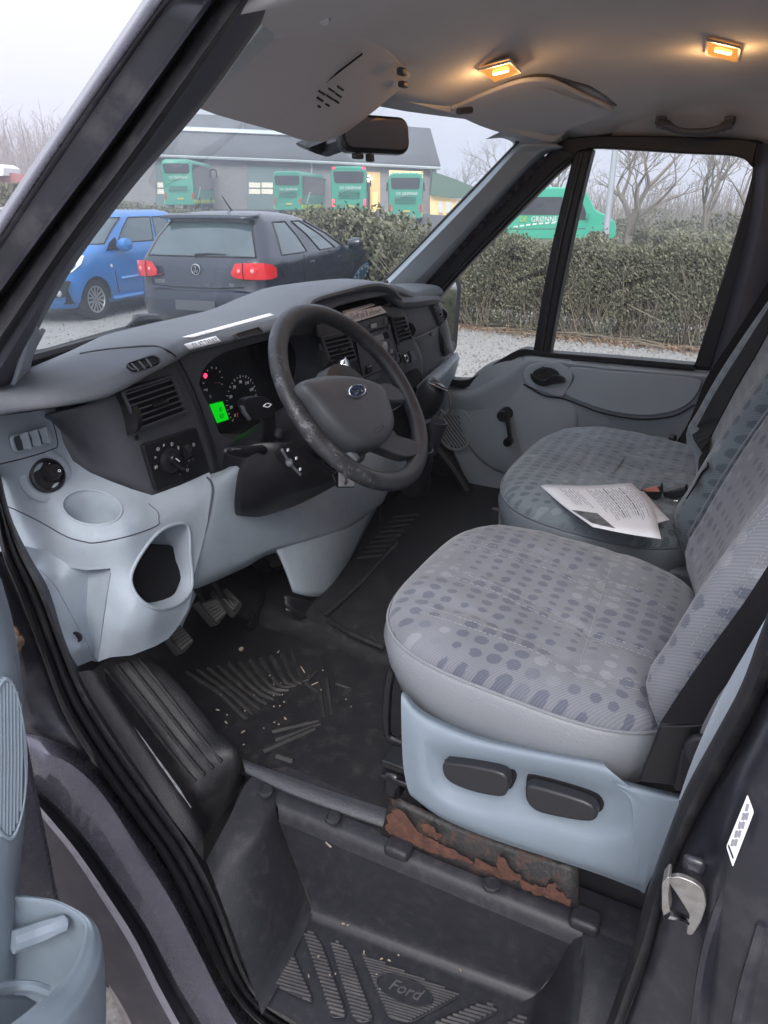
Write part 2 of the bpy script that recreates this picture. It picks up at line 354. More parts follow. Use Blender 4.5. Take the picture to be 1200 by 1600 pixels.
# ---- near A pillar (a loft of cross-section lines running up the pillar)
def lines(specs, k=4):
    """specs: list of (X, [(u,v)...]) or lists of points -> loft across the lines"""
    rows = []
    for s in specs:
        pts = []
        X0, X1, uvs = s
        for i, (u, v) in enumerate(uvs):
            pts.append(P(u, v, X=X0 + (X1 - X0) * i / (len(uvs) - 1)))
        rows.append(crom(pts, k))
    return loft(rows)
ap = [(.66, .70, [(-70, 455), (15, 320), (120, 165), (262, -45)]),
      (.635, .675, [(-62, 457), (23, 322), (127, 168), (270, -42)]),
      (.625, .665, [(-56, 462), (28, 330), (136, 170), (282, -34)])]
mesh('outer_pillar', lines(ap), M_['paint'], VAN, solid=.004, off=1)
ap = [(.625, .665, [(-56, 463), (28, 331), (137, 171), (283, -33)]),
      (.632, .672, [(-50, 468), (36, 335), (148, 170), (290, -33)]),
      (.640, .68, [(-40, 500), (60, 362), (172, 212), (345, -28)]),
      (.63, .67, [(-38, 508), (66, 365), (180, 213), (355, -30)]),
      (.665, .705, [(-30, 522), (76, 370), (192, 216), (362, -30)])]
mesh('pillar_flange', lines(ap), M_['paintdk'], VAN, solid=.004, off=1)
ap = [(.665, .705, [(-30, 523), (77, 371), (193, 217), (363, -29)]),
      (.645, .685, [(-26, 538), (84, 378), (203, 221), (374, -27)]),
      (.642, .682, [(-22, 560), (97, 384), (216, 224), (392, -26)]),
      (.652, .692, [(-18, 572), (101, 392), (222, 228), (398, -26)])]
mesh('door_seal', lines(ap), M_['rubber'], VAN, solid=.003, off=1, label='black rubber seal running up the near windscreen pillar')
ap = [(.652, .692, [(-18, 573), (101, 393), (222, 229), (398, -25)]),
      (.66, .70, [(-14, 600), (108, 400), (230, 236), (405, -24)]),
      (.70, .73, [(-5, 640), (90, 440), (192, 300), (308, 165), (440, -20)]),
      (.80, .82, [(20, 596), (100, 441), (201, 301), (312, 171), (446, -16)])]
# the last two lines need equal counts
for i in (0, 1): X0, X1, q = ap[i]; ap[i] = (X0, X1, [q[0], ((q[0][0] + q[1][0]) / 2, (q[0][1] + q[1][1]) / 2), q[1], q[2], q[3]])
mesh('pillar_trim', lines(ap), M_['trimdk'], VAN, solid=.006, off=1)
# pale lower end of the pillar trim
lo = [PX(.70, [(2, 632), (20, 590), (40, 520), (46, 500)]), PX(.77, [(30, 625), (34, 590), (43, 552), (60, 515)]), PX(.79, [(52, 608), (42, 590), (45, 556), (66, 512)])]
mesh('pillar_foot_trim', net(lo, 4, 4), M_['blue'], VAN, solid=.006, off=-1)

# ---- windscreen
WB = [V((.70, 1.03, 1.365)), V((.80, 1.075, 1.355)), V((1.1, 1.17, 1.345)), V((1.46, 1.22, 1.34)), V((1.82, 1.17, 1.345)), V((2.12, 1.075, 1.36)), V((2.2, 1.04, 1.365))]
WT = [V((.74, .55, 1.775)), V((.84, .58, 1.785)), V((1.1, .70, 1.80)), V((1.46, .75, 1.80)), V((1.82, .72, 1.79)), V((2.1, .655, 1.765)), V((2.18, .62, 1.76))]
mid = [(a + b) / 2 + V((0, .015, .02)) for a, b in zip(WB, WT)]
mesh('windscreen', net([WB, mid, WT], 4, 5), M_['glass'], VAN)
mesh('windscreen_seal', tube(crom(WB, 4), (.010, .014), 8), M_['rubber'], VAN)
# cowl under the glass and wiper lying on it
cw = [[p + V((0, .012, -.012)) for p in WB], [p + V((0, .10, -.03)) for p in WB], [p + V((0, .22, -.07)) for p in WB]]
mesh('cowl_panel', net(cw, 3, 2), M_['black'], VAN, solid=.01)
wa = [V((1.0, 1.19, 1.352)), V((1.12, 1.22, 1.352)), V((1.26, 1.25, 1.356)), V((1.40, 1.262, 1.36)), V((1.62, 1.24, 1.358))]
wp = mesh('wiper', tube(crom([P(60, 553, Y=1.12), P(130, 532, Y=1.17), P(200, 513, Y=1.22), P(260, 503, Y=1.25)], 4), .006, 6), M_['black'], VAN)
mesh('wiper_blade', tube(crom([P(50, 556, Y=1.13), P(120, 541, Y=1.17), P(215, 520, Y=1.215), P(330, 494, Y=1.25)], 4), (.004, .013), 6), M_['rubber'], wp)
mesh('wiper_cap', tube(crom([P(198, 512, Y=1.215), P(214, 500, Y=1.225), P(245, 499, Y=1.235), P(262, 506, Y=1.24)], 3), [.004] * 3 + [.012] * 4 + [.005] * 3, 8), M_['black'], wp)
# bonnet ahead of the cowl
bn = [[V((x, 1.28 + .14 * (1 - ((x - XC) / .8) ** 2), 1.27)) for x in (.62, .9, 1.46, 2.02, 2.3)], [V((x, 1.75, 1.16)) for x in (.62, .9, 1.46, 2.02, 2.3)], [V((x, 2.05, .9)) for x in (.62, .9, 1.46, 2.02, 2.3)], [V((x, 2.12, .4)) for x in (.62, .9, 1.46, 2.02, 2.3)]]
mesh('bonnet', net(bn, 3, 4), M_['paint'], VAN, solid=.02, off=-1)

# ---- roof: lining inside, skin outside
xs = [.70, .86, 1.12, XC, 1.80, 2.06, 2.20, 2.27]
zc = {0: (.86, .88), }
def roofz(x, y):
    e = abs(x - XC) / .78
    z = 1.862 - .10 * max(0, e - .1) ** 2.6 - (.055 * max(0, (y - .36)) / .36) - (.03 * max(0, (y - .55) / .2) ** 2)
    return z
hdr = lambda x: .755 - .20 * (abs(x - XC) / .78) ** 2.4
rows = []
for f in (1.0, .93, .8, .62, .42, .2, 0):
    rows.append([V((x, -.75 + (hdr(x) + .75) * (1 - (1 - f) * 1), 0)) for x in xs])
rows = []
for i in range(9):
    t = i / 8
    r = []
    for x in xs:
        y = hdr(x) * (1 - t) + (-.75) * t
        r.append(V((x, y, roofz(x, y))))
    rows.append(r)
mesh('roof_lining', net(rows, 3, 3), M_['lining'], VAN, solid=.012, off=1)
sk = []
for i in range(7):
    t = i / 6; r = []
    for x in (.55, .66, .9, 1.2, XC, 1.72, 2.02, 2.26, 2.37):
        e = abs(x - XC) / .91; y = (hdr(x) + .08) * (1 - t) - 1.2 * t
        r.append(V((x, y, 1.99 - .13 * e ** 4 - .10 * max(0, (y - .3) / .5) ** 2)))
    sk.append(r)
mesh('roof_skin', net(sk, 2, 2), M_['paint'], VAN, solid=.03, off=1)
# lining folded down to the top of the passenger door
lw = PX(2.262, [(800, 222), (830, 226), (866, 226), (898, 213), (960, 209), (1060, 210), (1150, 213), (1215, 220)])
mesh('side_lining', net([[V((2.04, p.y, roofz(2.04, p.y) + .003)) for p in lw], [V((2.17, p.y, (roofz(2.17, p.y) + p.z) / 2 + .022)) for p in lw], lw, [p + V((.02, 0, -.01)) for p in lw]], 3, 4), M_['lining'], VAN, ang=70)
mesh('header_corner', prism(PX(2.17, [(780, 207), (800, 217), (812, 226), (846, 232), (876, 214), (820, 198)]), (.06, 0, .0)), M_['lining'], VAN, bevel=.008)
# header trim along the top of the glass
mesh('header_trim', loft([[p + V((0, .02, .012)) for p in crom(WT[2:], 4)], [p + V((0, -.03, -.012)) for p in crom(WT[2:], 4)], [p + V((0, -.06, .02)) for p in crom(WT[2:], 4)]]), M_['lining'], VAN, solid=.01)
# near roof rail above the driver door, unseen rear wall added to block light, far side above the door
mesh('roof_rail', loft([[V((.60, y, 1.83)), V((.66, y, 1.815)), V((.70, y, 1.82)), V((.70, y, 1.87)), V((.60, y, 1.95))] for y in (.50, .2, -.2, -1.1)]), M_['paintdk'], VAN, solid=.01)
mesh('added_rear_wall', prism([V((.62, -.62, .55)), V((2.34, -.62, .55)), V((2.34, -.62, 1.9)), V((.62, -.62, 1.9))], (0, -.02, 0)), M_['doorgrey'], VAN)
mesh('rear_side_panel', prism([V((.57, -.22, .35)), V((.57, -1.2, .35)), V((.57, -1.2, 1.93)), V((.57, -.32, 1.93)), V((.57, -.24, 1.3))], (-.02, 0, 0)), M_['paint'], VAN)
mesh('rear_side_panel', prism([V((2.36, -.05, .35)), V((2.36, -1.2, .35)), V((2.36, -1.2, 1.93)), V((2.36, -.1, 1.93))], (.02, 0, 0)), M_['paint'], VAN)
mesh('footwell_side', prism(PX(2.245, [(560, 560), (690, 592), (700, 640), (700, 690), (745, 790), (760, 840), (560, 840)]), (.01, 0, 0)), M_['rubber'], VAN)
mesh('underbody', join(box((XC, 0, .56), 1.3, 2.6, .1), box((1.66, 1.0, .58), 1.3, .3, .1), box((1.46, 1.22, .9), 1.5, .02, .8)), M_['black'], VAN)

# ---- far A pillar
fa = [PX(2.125, [(585, 452), (600, 441), (650, 391), (700, 339), (750, 287), (796, 238), (812, 222)]),
      PX(2.115, [(592, 456), (606, 445), (657, 394), (708, 342), (758, 290), (803, 240), (822, 226)]),
      PX(2.15, [(630, 458), (646, 444), (697, 390), (746, 337), (793, 287), (842, 238), (868, 228)]),
      PX(2.21, [(645, 466), (654, 455), (706, 397), (757, 340), (802, 290), (850, 243), (880, 232)])]
mesh('far_pillar_trim', loft([crom(r, 3) for r in fa]), M_['doorgrey'], VAN, solid=.006, off=1)
mesh('far_pillar_seal', tube(crom(PX(2.13, [(583, 452), (600, 440), (650, 390), (700, 338), (750, 286), (794, 240), (806, 228), (808, 220)]), 3), .006, 6), M_['rubber'], VAN)
mesh('far_outer_pillar', tube(crom(PX(2.24, [(625, 470), (700, 400), (795, 300), (850, 240)]), 3), (.02, .04), 8), M_['paint'], VAN)

# ---- passenger door (far side)
XD = 2.27
DOOR = mesh('passenger_door', prism(roundpoly(PX(XD + .03, [(690, 606), (725, 604), (783, 573), (822, 549), (1100, 570), (1190, 574), (1190, 900), (770, 900), (735, 775), (680, 690)]), .03), (.03, 0, 0)), M_['frame'], VAN, bevel=.004,
            label='grey-trimmed passenger door with a black window frame and wind-up window')
# black frame: bars round the quarter light and the drop glass
def bar(name, a, b, X, dep, mt=M_['frame'], bev=.006, **k):
    """solid bar between two pixel polylines on plane X"""
    A, B = crom(PX(X, a), 4), crom(PX(X, b), 4)
    n = len(A); vs = A + B + [p + V((dep, 0, 0)) for p in A] + [p + V((dep, 0, 0)) for p in B]; f = []
    for i in range(n - 1):
        f += [(i, i + 1, n + i + 1, n + i), (2 * n + i, 3 * n + i, 3 * n + i + 1, 2 * n + i + 1), (i, 2 * n + i, 2 * n + i + 1, i + 1), (n + i, n + i + 1, 3 * n + i + 1, 3 * n + i)]
    f += [(0, n, 3 * n, 2 * n), (n - 1, 3 * n - 1, 4 * n - 1, 2 * n - 1)]
    return mesh(name, (vs, f), mt, k.get('parent', DOOR), bevel=bev, ang=50)
bar('front_frame', [(654, 462), (708, 400), (760, 343), (806, 292), (850, 246), (874, 228)], [(672, 470), (730, 407), (783, 352), (830, 304), (871, 264), (902, 240)], XD - .035, .05)
bar('front_frame_seal', [(670, 473), (727, 411), (780, 356), (827, 308), (868, 268), (896, 246)], [(677, 475), (733, 413), (786, 358), (832, 311), (872, 271), (898, 250)], XD - .012, .03, M_['rubber'], .003)
bar('divider', [(897, 236), (880, 305), (862, 382), (846, 466), (832, 552)], [(926, 232), (908, 305), (891, 382), (874, 466), (858, 556)], XD - .03, .05)
bar('divider_rib', [(906, 236), (889, 305), (871, 382), (855, 466), (842, 548)], [(913, 236), (896, 305), (878, 382), (862, 466), (849, 548)], XD - .034, .02, M_['rubber'], .003)
bar('top_frame', [(850, 246), (868, 226), (896, 215), (960, 212), (1060, 213), (1150, 216), (1185, 222)], [(896, 248), (901, 239), (922, 232), (965, 233), (1060, 239), (1150, 244), (1176, 262)], XD - .034, .05)
bar('rear_frame', [(1150, 243), (1168, 248), (1176, 266), (1160, 330), (1130, 430), (1084, 574)], [(1150, 218), (1192, 222), (1199, 262), (1184, 335), (1155, 430), (1112, 578)], XD - .03, .05)
bar('lower_frame', [(690, 592), (724, 594), (742, 588), (780, 563), (812, 546), (838, 548), (856, 551), (960, 559), (1085, 570)], [(688, 602), (726, 605), (748, 598), (786, 573), (816, 555), (840, 555), (856, 558), (960, 567), (1085, 579)], XD - .032, .05)
mesh('quarter_glass', prism(PX(XD + .015, [(690, 470), (780, 366), (900, 242), (836, 552), (815, 552), (780, 572), (728, 602), (690, 602)]), (.004, 0, 0)), M_['sideglass'], DOOR, smooth=False)
mesh('drop_glass', prism(PX(XD + .015, [(915, 232), (1178, 242), (1090, 576), (850, 556)]), (.004, 0, 0)), M_['sideglass'], DOOR, smooth=False)
# moulded trim: the rows follow the panel downwards, with its bulges in depth
tr = [
    [(688, 602, .035), (726, 605, .035), (752, 596, .035), (786, 574, .035), (816, 555, .035), (842, 554, .035), (960, 566, .035), (1090, 578, .035), (1180, 584, .035)],
    [(688, 612, 0), (728, 616, 0), (757, 606, 0), (792, 584, 0), (820, 566, 0), (844, 562, 0), (960, 575, 0), (1088, 586, 0), (1180, 592, 0)],
    [(688, 628, .004), (730, 634, .004), (764, 628, .006), (800, 612, .008), (828, 588, .01), (850, 580, .01), (960, 588, .01), (1090, 600, .01), (1180, 606, .01)],
    [(686, 650, .02), (730, 652, .018), (768, 648, .012), (806, 640, .012), (838, 630, .012), (870, 626, .012), (962, 640, .012), (1050, 642, .012), (1180, 640, .012)],
    [(688, 690, .03), (730, 690, .026), (768, 690, .018), (806, 690, .016), (850, 690, .018), (890, 690, .028), (970, 690, .032), (1060, 690, .03), (1180, 690, .03)],
    [(700, 735, .03), (735, 740, .028), (772, 742, .024), (810, 745, .024), (850, 745, .03), (890, 745, .035), (970, 745, .036), (1060, 745, .036), (1180, 745, .036)],
    [(752, 796, .04), (758, 796, .04), (780, 798, .04), (815, 800, .04), (850, 800, .04), (890, 800, .04), (970, 800, .04), (1060, 800, .04), (1180, 800, .04)],
    [(785, 880, .045), (790, 880, .045), (800, 880, .045), (820, 880, .045), (850, 880, .045), (890, 880, .045), (970, 880, .045), (1060, 880, .045), (1180, 880, .045)]]
mesh('door_panel', net([[P(u, v, X=XD - .045 + dx) for u, v, dx in r] for r in tr], 4, 4), M_['doorgrey'], DOOR, solid=.004, off=-1, ang=60)
# raised round field behind the winder
dc, du, dv = P(790, 672, X=XD - .033), V((0, -.24, 0)), V((0, 0, .165))
mesh('round_field', lathe([(.001, 0), (.12, -.0005), (.185, -.003), (.197, -.009), (.198, -.02)], P(806, 655, X=XD - .036), (-1, 0, 0), 48), M_['doorgrey'], DOOR, ang=60)
# handle pod and pocket lid
pod = crom(PX(XD - .048, [(817, 590), (822, 574), (842, 566), (868, 566), (890, 577), (895, 590), (889, 605), (878, 621), (850, 614), (826, 604)]), 4, True)
mesh('handle_pod', prism(pod, (.014, 0, 0)), M_['doorgrey'], DOOR, bevel=.005, seg=3)
dish = ell(P(853, 587, X=XD - .0485), V((0, -.043, .004)), V((0, .003, .026)), 28)
hd = mesh('handle_dish', prism(dish, (.003, 0, 0)), M_['black'], DOOR, bevel=.001)
lever = crom(PX(XD - .064, [(828, 584), (838, 588), (850, 594), (866, 586), (880, 590), (882, 598), (866, 600), (848, 604), (832, 596)]), 3, True)
mesh('door_handle', prism(lever, (.012, 0, 0)), M_['gloss'], hd, bevel=.005, seg=3)
mesh('lock_button', lathe([(.009, 0), (.008, .006), (.004, .008)], P(848, 577, X=XD - .049), (-1, 0, 0), 14), M_['black'], hd)
lid = crom(PX(XD - .047, [(892, 574), (960, 580), (1040, 586), (1088, 592), (1096, 602), (1080, 628), (1050, 644), (1000, 650), (940, 640), (884, 618), (890, 605), (897, 590)]), 4, True)
mesh('pocket_lid', prism(lid, (.014, 0, 0)), M_['doorgrey'], DOOR, bevel=.006, seg=3)
mesh('lid_groove', tube(crom(PX(XD - .040, [(818, 600), (850, 618), (884, 624), (940, 645), (1000, 655), (1052, 650), (1086, 632)]), 4), .0028, 6), M_['black'], DOOR)
mesh('sill_slot', tube(PX(XD - .046, [(893, 562), (950, 566)]), (.002, .004), 6), M_['black'], DOOR)
# winder
wd = mesh('window_winder', lathe([(.002, .05), (.016, .05), (.019, .046), (.021, .0)], P(792, 645, X=XD - .036), (-1, 0, 0), 20), M_['black'], DOOR)
mesh('winder_arm', tube([P(792, 647, X=XD - .080), P(797, 685, X=XD - .082)], [(.012, .006), (.009, .005)], 8), M_['black'], wd)
mesh('winder_knob', lathe([(.002, .034), (.012, .034), (.015, .028), (.014, .004), (.008, 0)], P(797, 688, X=XD - .075), (-1, 0, 0), 16), M_['gloss'], wd)
# loudspeaker grille with diagonal slats
sc_, su, sv = P(712, 670, X=XD - .028), V((0, -.062, .0)), V((0, 0, .072))
sp = mesh('speaker_grille', ringprism(ell(sc_, su * 1.06, sv * 1.06, 40), ell(sc_, su * .93, sv * .93, 40), (-.008, 0, 0)), M_['doorgrey'], DOOR, bevel=.002)
mesh('speaker_cloth', prism(ell(sc_ + V((.001, 0, 0)), su * .97, sv * .97, 40), (.002, 0, 0)), M_['ink'], sp)
sl = []
dd, nn = V((0, -.66, -.75)).normalized(), V((0, -.75, .66)).normalized()
for i in range(-6, 7):
    o = i * .0105; hl = math.sqrt(max(0, .064 ** 2 - o * o))
    if hl > .012: sl.append(box(sc_ + nn * o + V((-.005, 0, 0)), .005, hl * 2, .0052, M((V((1, 0, 0)), dd, nn)).transposed()))
mesh('grille_slats', join(*sl), M_['doorgrey'], sp, smooth=False)

# exterior mirror on the far side
mn = V((-.20, -.975, .08)).normalized(); mcn = P(698, 490, X=2.44)
mo = roundpoly(plane_pts(mcn, mn, [(664, 440), (690, 427), (717, 429), (723, 446), (715, 548), (702, 556), (668, 534)]), .02)
MIR = mesh('wing_mirror', prism(mo, -mn * .07), M_['black'], VAN, bevel=.010, seg=3)
mi = roundpoly(plane_pts(mcn + mn * .001, mn, [(664, 448), (690, 434), (709, 435), (714, 450), (707, 538), (668, 524)]), .015)
mesh('mirror_glass', prism(mi, mn * .002), M_['mirror'], MIR)
mesh('mirror_arm', tube([P(704, 538, X=2.46), P(694, 575, X=2.36)], .02, 8), M_['black'], MIR)

# far B pillar
bp = [PX(2.24, [(1185, 225), (1172, 330), (1150, 430), (1112, 570), (1060, 720), (1030, 800)]),
      PX(2.21, [(1200, 225), (1192, 330), (1168, 435), (1128, 575), (1080, 725), (1050, 810)]),
      PX(2.20, [(1260, 215), (1240, 330), (1215, 440), (1180, 590), (1130, 740), (1100, 820)])]
mesh('far_door_post_trim', loft([crom(r, 3) for r in bp]), M_['trimdk'], VAN, solid=.01, off=1)

# grab handle above the passenger door
gh = empty('grab_handle', (2.2, .25, 1.77)); gh.parent = VAN; gh.location = V((2.2, .25, 1.77)) - ORG['delivery_van']
ORG[gh.name] = V((2.2, .25, 1.77))
mesh('grip', tube(crom(PX(2.16, [(1028, 192), (1042, 196), (1060, 205), (1085, 207), (1112, 205), (1130, 198), (1144, 193)]), 3), [(.013, .011)] * 4 + [(.009, .010)] * 11 + [(.013, .011)] * 4, 10), M_['trimdk'], gh)
for u in (1033, 1140): mesh('end_cap', box(P(u, 189, X=2.175), .03, .025, .02), M_['trimdk'], gh, bevel=.004)

# roof lights (lit)
bulb_m = mat('glowing_bulb', (1, .6, .2), .4, emit=(1, .70, .30), estr=9)
lens_m = bpy.data.materials.new('amber_lit_lens'); lens_m.use_nodes = True
_t = lens_m.node_tree; _t.nodes.clear()
_a = _t.nodes.new('ShaderNodeBsdfTransparent'); _a.inputs[0].default_value = (1, .8, .5, 1)
_e = _t.nodes.new('ShaderNodeEmission'); _e.inputs[0].default_value = (1, .42, .11, 1); _e.inputs[1].default_value = .62
_x = _t.nodes.new('ShaderNodeMixShader'); _x.inputs[0].default_value = .62; _o = _t.nodes.new('ShaderNodeOutputMaterial')
_t.links.new(_a.outputs[0], _x.inputs[1]); _t.links.new(_e.outputs[0], _x.inputs[2]); _t.links.new(_x.outputs[0], _o.inputs[0])
rim_m = mat('pale_lamp_rim', (.55, .5, .46), .4)
def roof_light(px, zz, label):
    corners = [P(u, v, Z=zz) for u, v in px]
    c = sum(corners, V()) / 4
    L_ = mesh('roof_light', ringprism(roundpoly(corners, .006), roundpoly(shrink(corners, .86), .006), (0, 0, -.004)), rim_m, VAN, bevel=.0015, label=label)
    mesh('lamp_lens', prism(roundpoly(shrink([p + V((0, 0, -.002)) for p in corners], .90), .006), (0, 0, -.002)), lens_m, L_)
    ax = (corners[1] - corners[0]) * .2
    mesh('bulb', tube([c - ax + V((0, 0, -.001)), c + ax + V((0, 0, -.001))], .005, 8), bulb_m, L_)
    mesh('reflector', prism(shrink([p + V((0, 0, .004)) for p in corners], .84), (0, 0, .002)), rim_m, L_)
    ld = bpy.data.lights.new('cabin_lamp', 'POINT'); ld.energy = .5; ld.color = (1, .55, .22); ld.shadow_soft_size = .02
    lo_ = bpy.data.objects.new('cabin_lamp', ld); COL.objects.link(lo_); lo_.location = c + V((0, 0, -.022))
roof_light([(746, 107), (798, 93), (815, 110), (772, 127)], roofz(1.62, .56) - .004, 'lit amber roof light beside the folded passenger sun visor')
roof_light([(1103, 59), (1158, 72), (1155, 97), (1102, 82)], roofz(1.6, .16) - .004, 'lit amber roof light farther back in the roof')

M_['visor'] = mat('visor_vinyl', (.50, .485, .505), .7, bump=.2, bscale=1200)
# ---- sun visors
vis = crom(PY(.66, [(330, 150)]) + PY(.60, [(420, 30)]) + PY(.56, [(470, 15)]) + PY(.56, [(540, 20)]) + PY(.63, [(632, 105)]) + PY(.66, [(632, 132)]) + PY(.70, [(540, 208)]) + PY(.72, [(490, 222)]) + PY(.71, [(430, 205)]) + PY(.70, [(318, 172)]), 4, True)
SV = mesh('sun_visor', prism(vis, (.0, .022, .008)), M_['visor'], VAN, bevel=.009, seg=3, label='driver sun visor swung down against the windscreen top')
mesh('visor_seam', tube(crom([P(440, 183, Y=.694), P(500, 135, Y=.655), P(566, 84, Y=.612)], 4), .0016, 6), M_['black'], SV)
slots = []
for i, (u, v) in enumerate([(503, 145), (518, 141), (532, 138), (500, 155), (515, 152), (529, 149), (496, 165), (510, 163), (525, 158)]):
    c = P(u, v, Y=.655 + .0012 * (v - 150)); slots.append(tube([c - V((.012, -.003, -.004)) * .5, c + V((.012, -.003, -.004)) * .5], .0016, 6))
mesh('visor_slots', join(*slots), M_['black'], SV)
mesh('visor_hinge', tube(crom(PY(.55, [(490, -10), (498, 8), (510, 20), (505, 30)]), 3), .008, 8), M_['lining'], SV)
mesh('visor_clip', box(P(628, 112, Y=.62), .02, .012, .012), M_['trimdk'], SV, bevel=.003); mesh('visor_clip', box(P(630, 132, Y=.64), .022, .012, .010), M_['trimdk'], SV, bevel=.003)
def rz(u, v, dz):
    """where the sight line meets the roof lining (dz below it)"""
    for i in range(700, 2240, 5):
        p = P(u, v, X=i / 1000)
        if p.z > roofz(p.x, p.y) - dz: return p
    return P(u, v, X=2.2)
v2 = [rz(*q, .004) for q in [(706, 168), (720, 158), (765, 138), (812, 122), (850, 119), (872, 124), (915, 145), (955, 163), (950, 176), (905, 190), (850, 212), (800, 206), (752, 192)]]
SV2 = mesh('sun_visor', prism(crom(v2, 3, True), (0, 0, -.009)), M_['visor'], VAN, bevel=.004, seg=3, label='passenger sun visor folded flat against the roof lining')
mesh('visor_clip', tube([rz(716, 174, .03), rz(736, 172, .03)], .007, 8), M_['black'], SV2)
mesh('visor_recess', tube(crom([rz(*q, -.002) for q in [(705, 163), (760, 138), (812, 119), (852, 116), (880, 124), (915, 132), (940, 145), (962, 162)]], 3), (.006, .006), 6), M_['trimdk'], SV2)

# ---- interior mirror at the windscreen
RV = empty('rear_view_mirror', tuple(P(585, 210, X=1.42)), 'black rear-view mirror hanging at the windscreen top behind the driver visor', 'mirror')
a, b = P(533, 205, X=1.36), P(641, 212, X=1.50); ux = (b - a).normalized(); nz = V((-.50, -.80, .12)).normalized(); uy = nz.cross(ux).normalized() * -1
if uy.z < 0: uy = -uy
mc = (a + b) / 2
mo = rrect(mc, ux, uy, (b - a).length, .068, .022, 5)
mesh('mirror_shell', prism(mo, -nz * .03), M_['gloss'], RV, bevel=.008, seg=3)
mesh('mirror_face', prism(rrect(mc + nz * .001, ux, uy, (b - a).length - .014, .054, .017, 5), nz * .0015), mat('dark_tinted_mirror', (.30, .30, .33), .05, 1), RV)
mesh('mount_arm', join(tube(crom([mc - nz * .03 - ux * .02, P(540, 222, Y=.80), P(510, 232, Y=.86)], 4), .016, 8), prism(roundpoly([P(480, 232, Y=.87), P(505, 222, Y=.85), P(540, 210, Y=.84), P(534, 232, Y=.84), P(516, 246, Y=.86), P(492, 240, Y=.87)], .01), (0, .03, .01))), M_['black'], RV, bevel=.004)
mesh('dip_lever', join(box(mc - uy * .042 - ux * .012 - nz * .012, .02, .012, .014), box(mc - uy * .040 - ux * .04 - nz * .012, .028, .014, .01)), M_['black'], RV, bevel=.003)
# ================================================================ DASHBOARD
DASH = empty('dashboard', (1.46, 1.0, 1.0), 'charcoal and blue-grey dashboard spanning the cab under the windscreen', 'dashboard')
def Q(rows):   # rows of (u, v, Y) -> points
    return [[P(u, v, Y=y) for u, v, y in r] for r in rows]
def QL(r): return [P(u, v, Y=y) for u, v, y in r]
def resample(loop, n, c=None):
    """n points of a closed loop at equal steps of arc length, starting nearest to the first point"""
    L = [V(p) for p in loop]; m = len(L); ds = [(L[(i + 1) % m] - L[i]).length for i in range(m)]; T = sum(ds); out = []; i = 0; acc = 0
    for k in range(n):
        s = T * k / n
        while acc + ds[i] < s: acc += ds[i]; i += 1
        out.append(L[i].lerp(L[(i + 1) % m], (s - acc) / max(ds[i], 1e-9)))
    return out
def cut(o, cutter_vf):
    """real opening in o: boolean difference, applied at once"""
    me = bpy.data.meshes.new('c'); me.from_pydata([tuple(v - ORG[o.name]) for v in map(V, cutter_vf[0])], [], cutter_vf[1])
    bm = bmesh.new(); bm.from_mesh(me); bmesh.ops.recalc_face_normals(bm, faces=bm.faces); bm.to_mesh(me); bm.free()
    c = bpy.data.objects.new('c', me); COL.objects.link(c)
    par = o.parent; c.parent = par
    md = o.modifiers.new('b', 'BOOLEAN'); md.object = c; md.operation = 'DIFFERENCE'; md.solver = 'EXACT'
    bpy.context.view_layer.update()
    dg = bpy.context.evaluated_depsgraph_get(); new = bpy.data.meshes.new_from_object(o.evaluated_get(dg))
    o.modifiers.clear(); old = o.data; o.data = new
    bpy.data.objects.remove(c); bpy.data.meshes.remove(me)

# ---- padded top
xs = [.60, .665, .72, .80, .90, .97, 1.03, 1.10, 1.25, 1.36, 1.50, 1.68, 1.80, 1.86, 1.95, 2.05, 2.125]
def wb(x):   # windscreen foot
    c = crom(WB, 6)
    for a, b in zip(c, c[1:]):
        if a.x <= x <= b.x: return a.lerp(b, (x - a.x) / (b.x - a.x))
    return c[0] if x < c[0].x else c[-1]
top = {}
rows = [[], [], [], [], [], []]
for x in xs:
    g = wb(x) + V((0, .015, -.012)); g.x = x
    zl = 1.318 + .034 * max(0, min(1, (x - .80) / .2))            # lip height
    if 1.0 < x < 1.3: zl -= .008
    if x > 1.9: zl = 1.335
    yl = .885 + (.05 if x < .70 else .02 if x < .75 else 0) + (.03 if 1.02 < x < 1.3 else 0)
    hood = max(0, 1 - abs((x - 1.62) / .26) ** 4) * .022
    zt = zl + .028
    rows[0].append(g); rows[1].append(V((x, g.y * .5 + yl * .5 + .03, max(zt, g.z) * .5 + zt * .5 + .004 + hood)))
    rows[2].append(V((x, yl + .035, zt + .003 + hood))); rows[3].append(V((x, yl + .006, zt - .006 + hood)))
    rows[4].append(V((x, yl, zl + .003 + hood))); rows[5].append(V((x, yl + .05, zl + hood * .9)))
PAD_ = mesh('dash_pad', net(rows, 3, 4), M_['dashtop'], DASH, ang=60)
def onpad(px, off=.001): return [h[0] for h in hits(PAD_, px, off)]
mesh('pad_seam', tube(crom(onpad([(125, 553), (160, 547), (200, 543), (240, 541), (258, 546), (268, 552), (275, 558)], .0), 4), .0022, 6), M_['black'], DASH)
# small demister grille let into the pad
dm = onpad([(194, 572), (240, 557), (251, 564), (247, 570), (207, 583)], .002)
zup = V((0, -.35, .94))
g0 = mesh('demister_grille', ringprism(roundpoly(dm, .008, 3), inset(roundpoly(dm, .008, 3), .0035), zup * .004), M_['black'], DASH)
mesh('demister_opening', prism(inset(roundpoly(dm, .008, 3), .003), zup * .002), M_['ink'], g0)
for k in range(1, 4):
    t = k / 4; a, b = onpad([(194 + 46 * t, 572 - 15 * t), (207 + 40 * t, 583 - 13 * t)], .006)
    mesh('grille_rib', tube([a, b], .0018, 5), M_['dashtop'], g0)
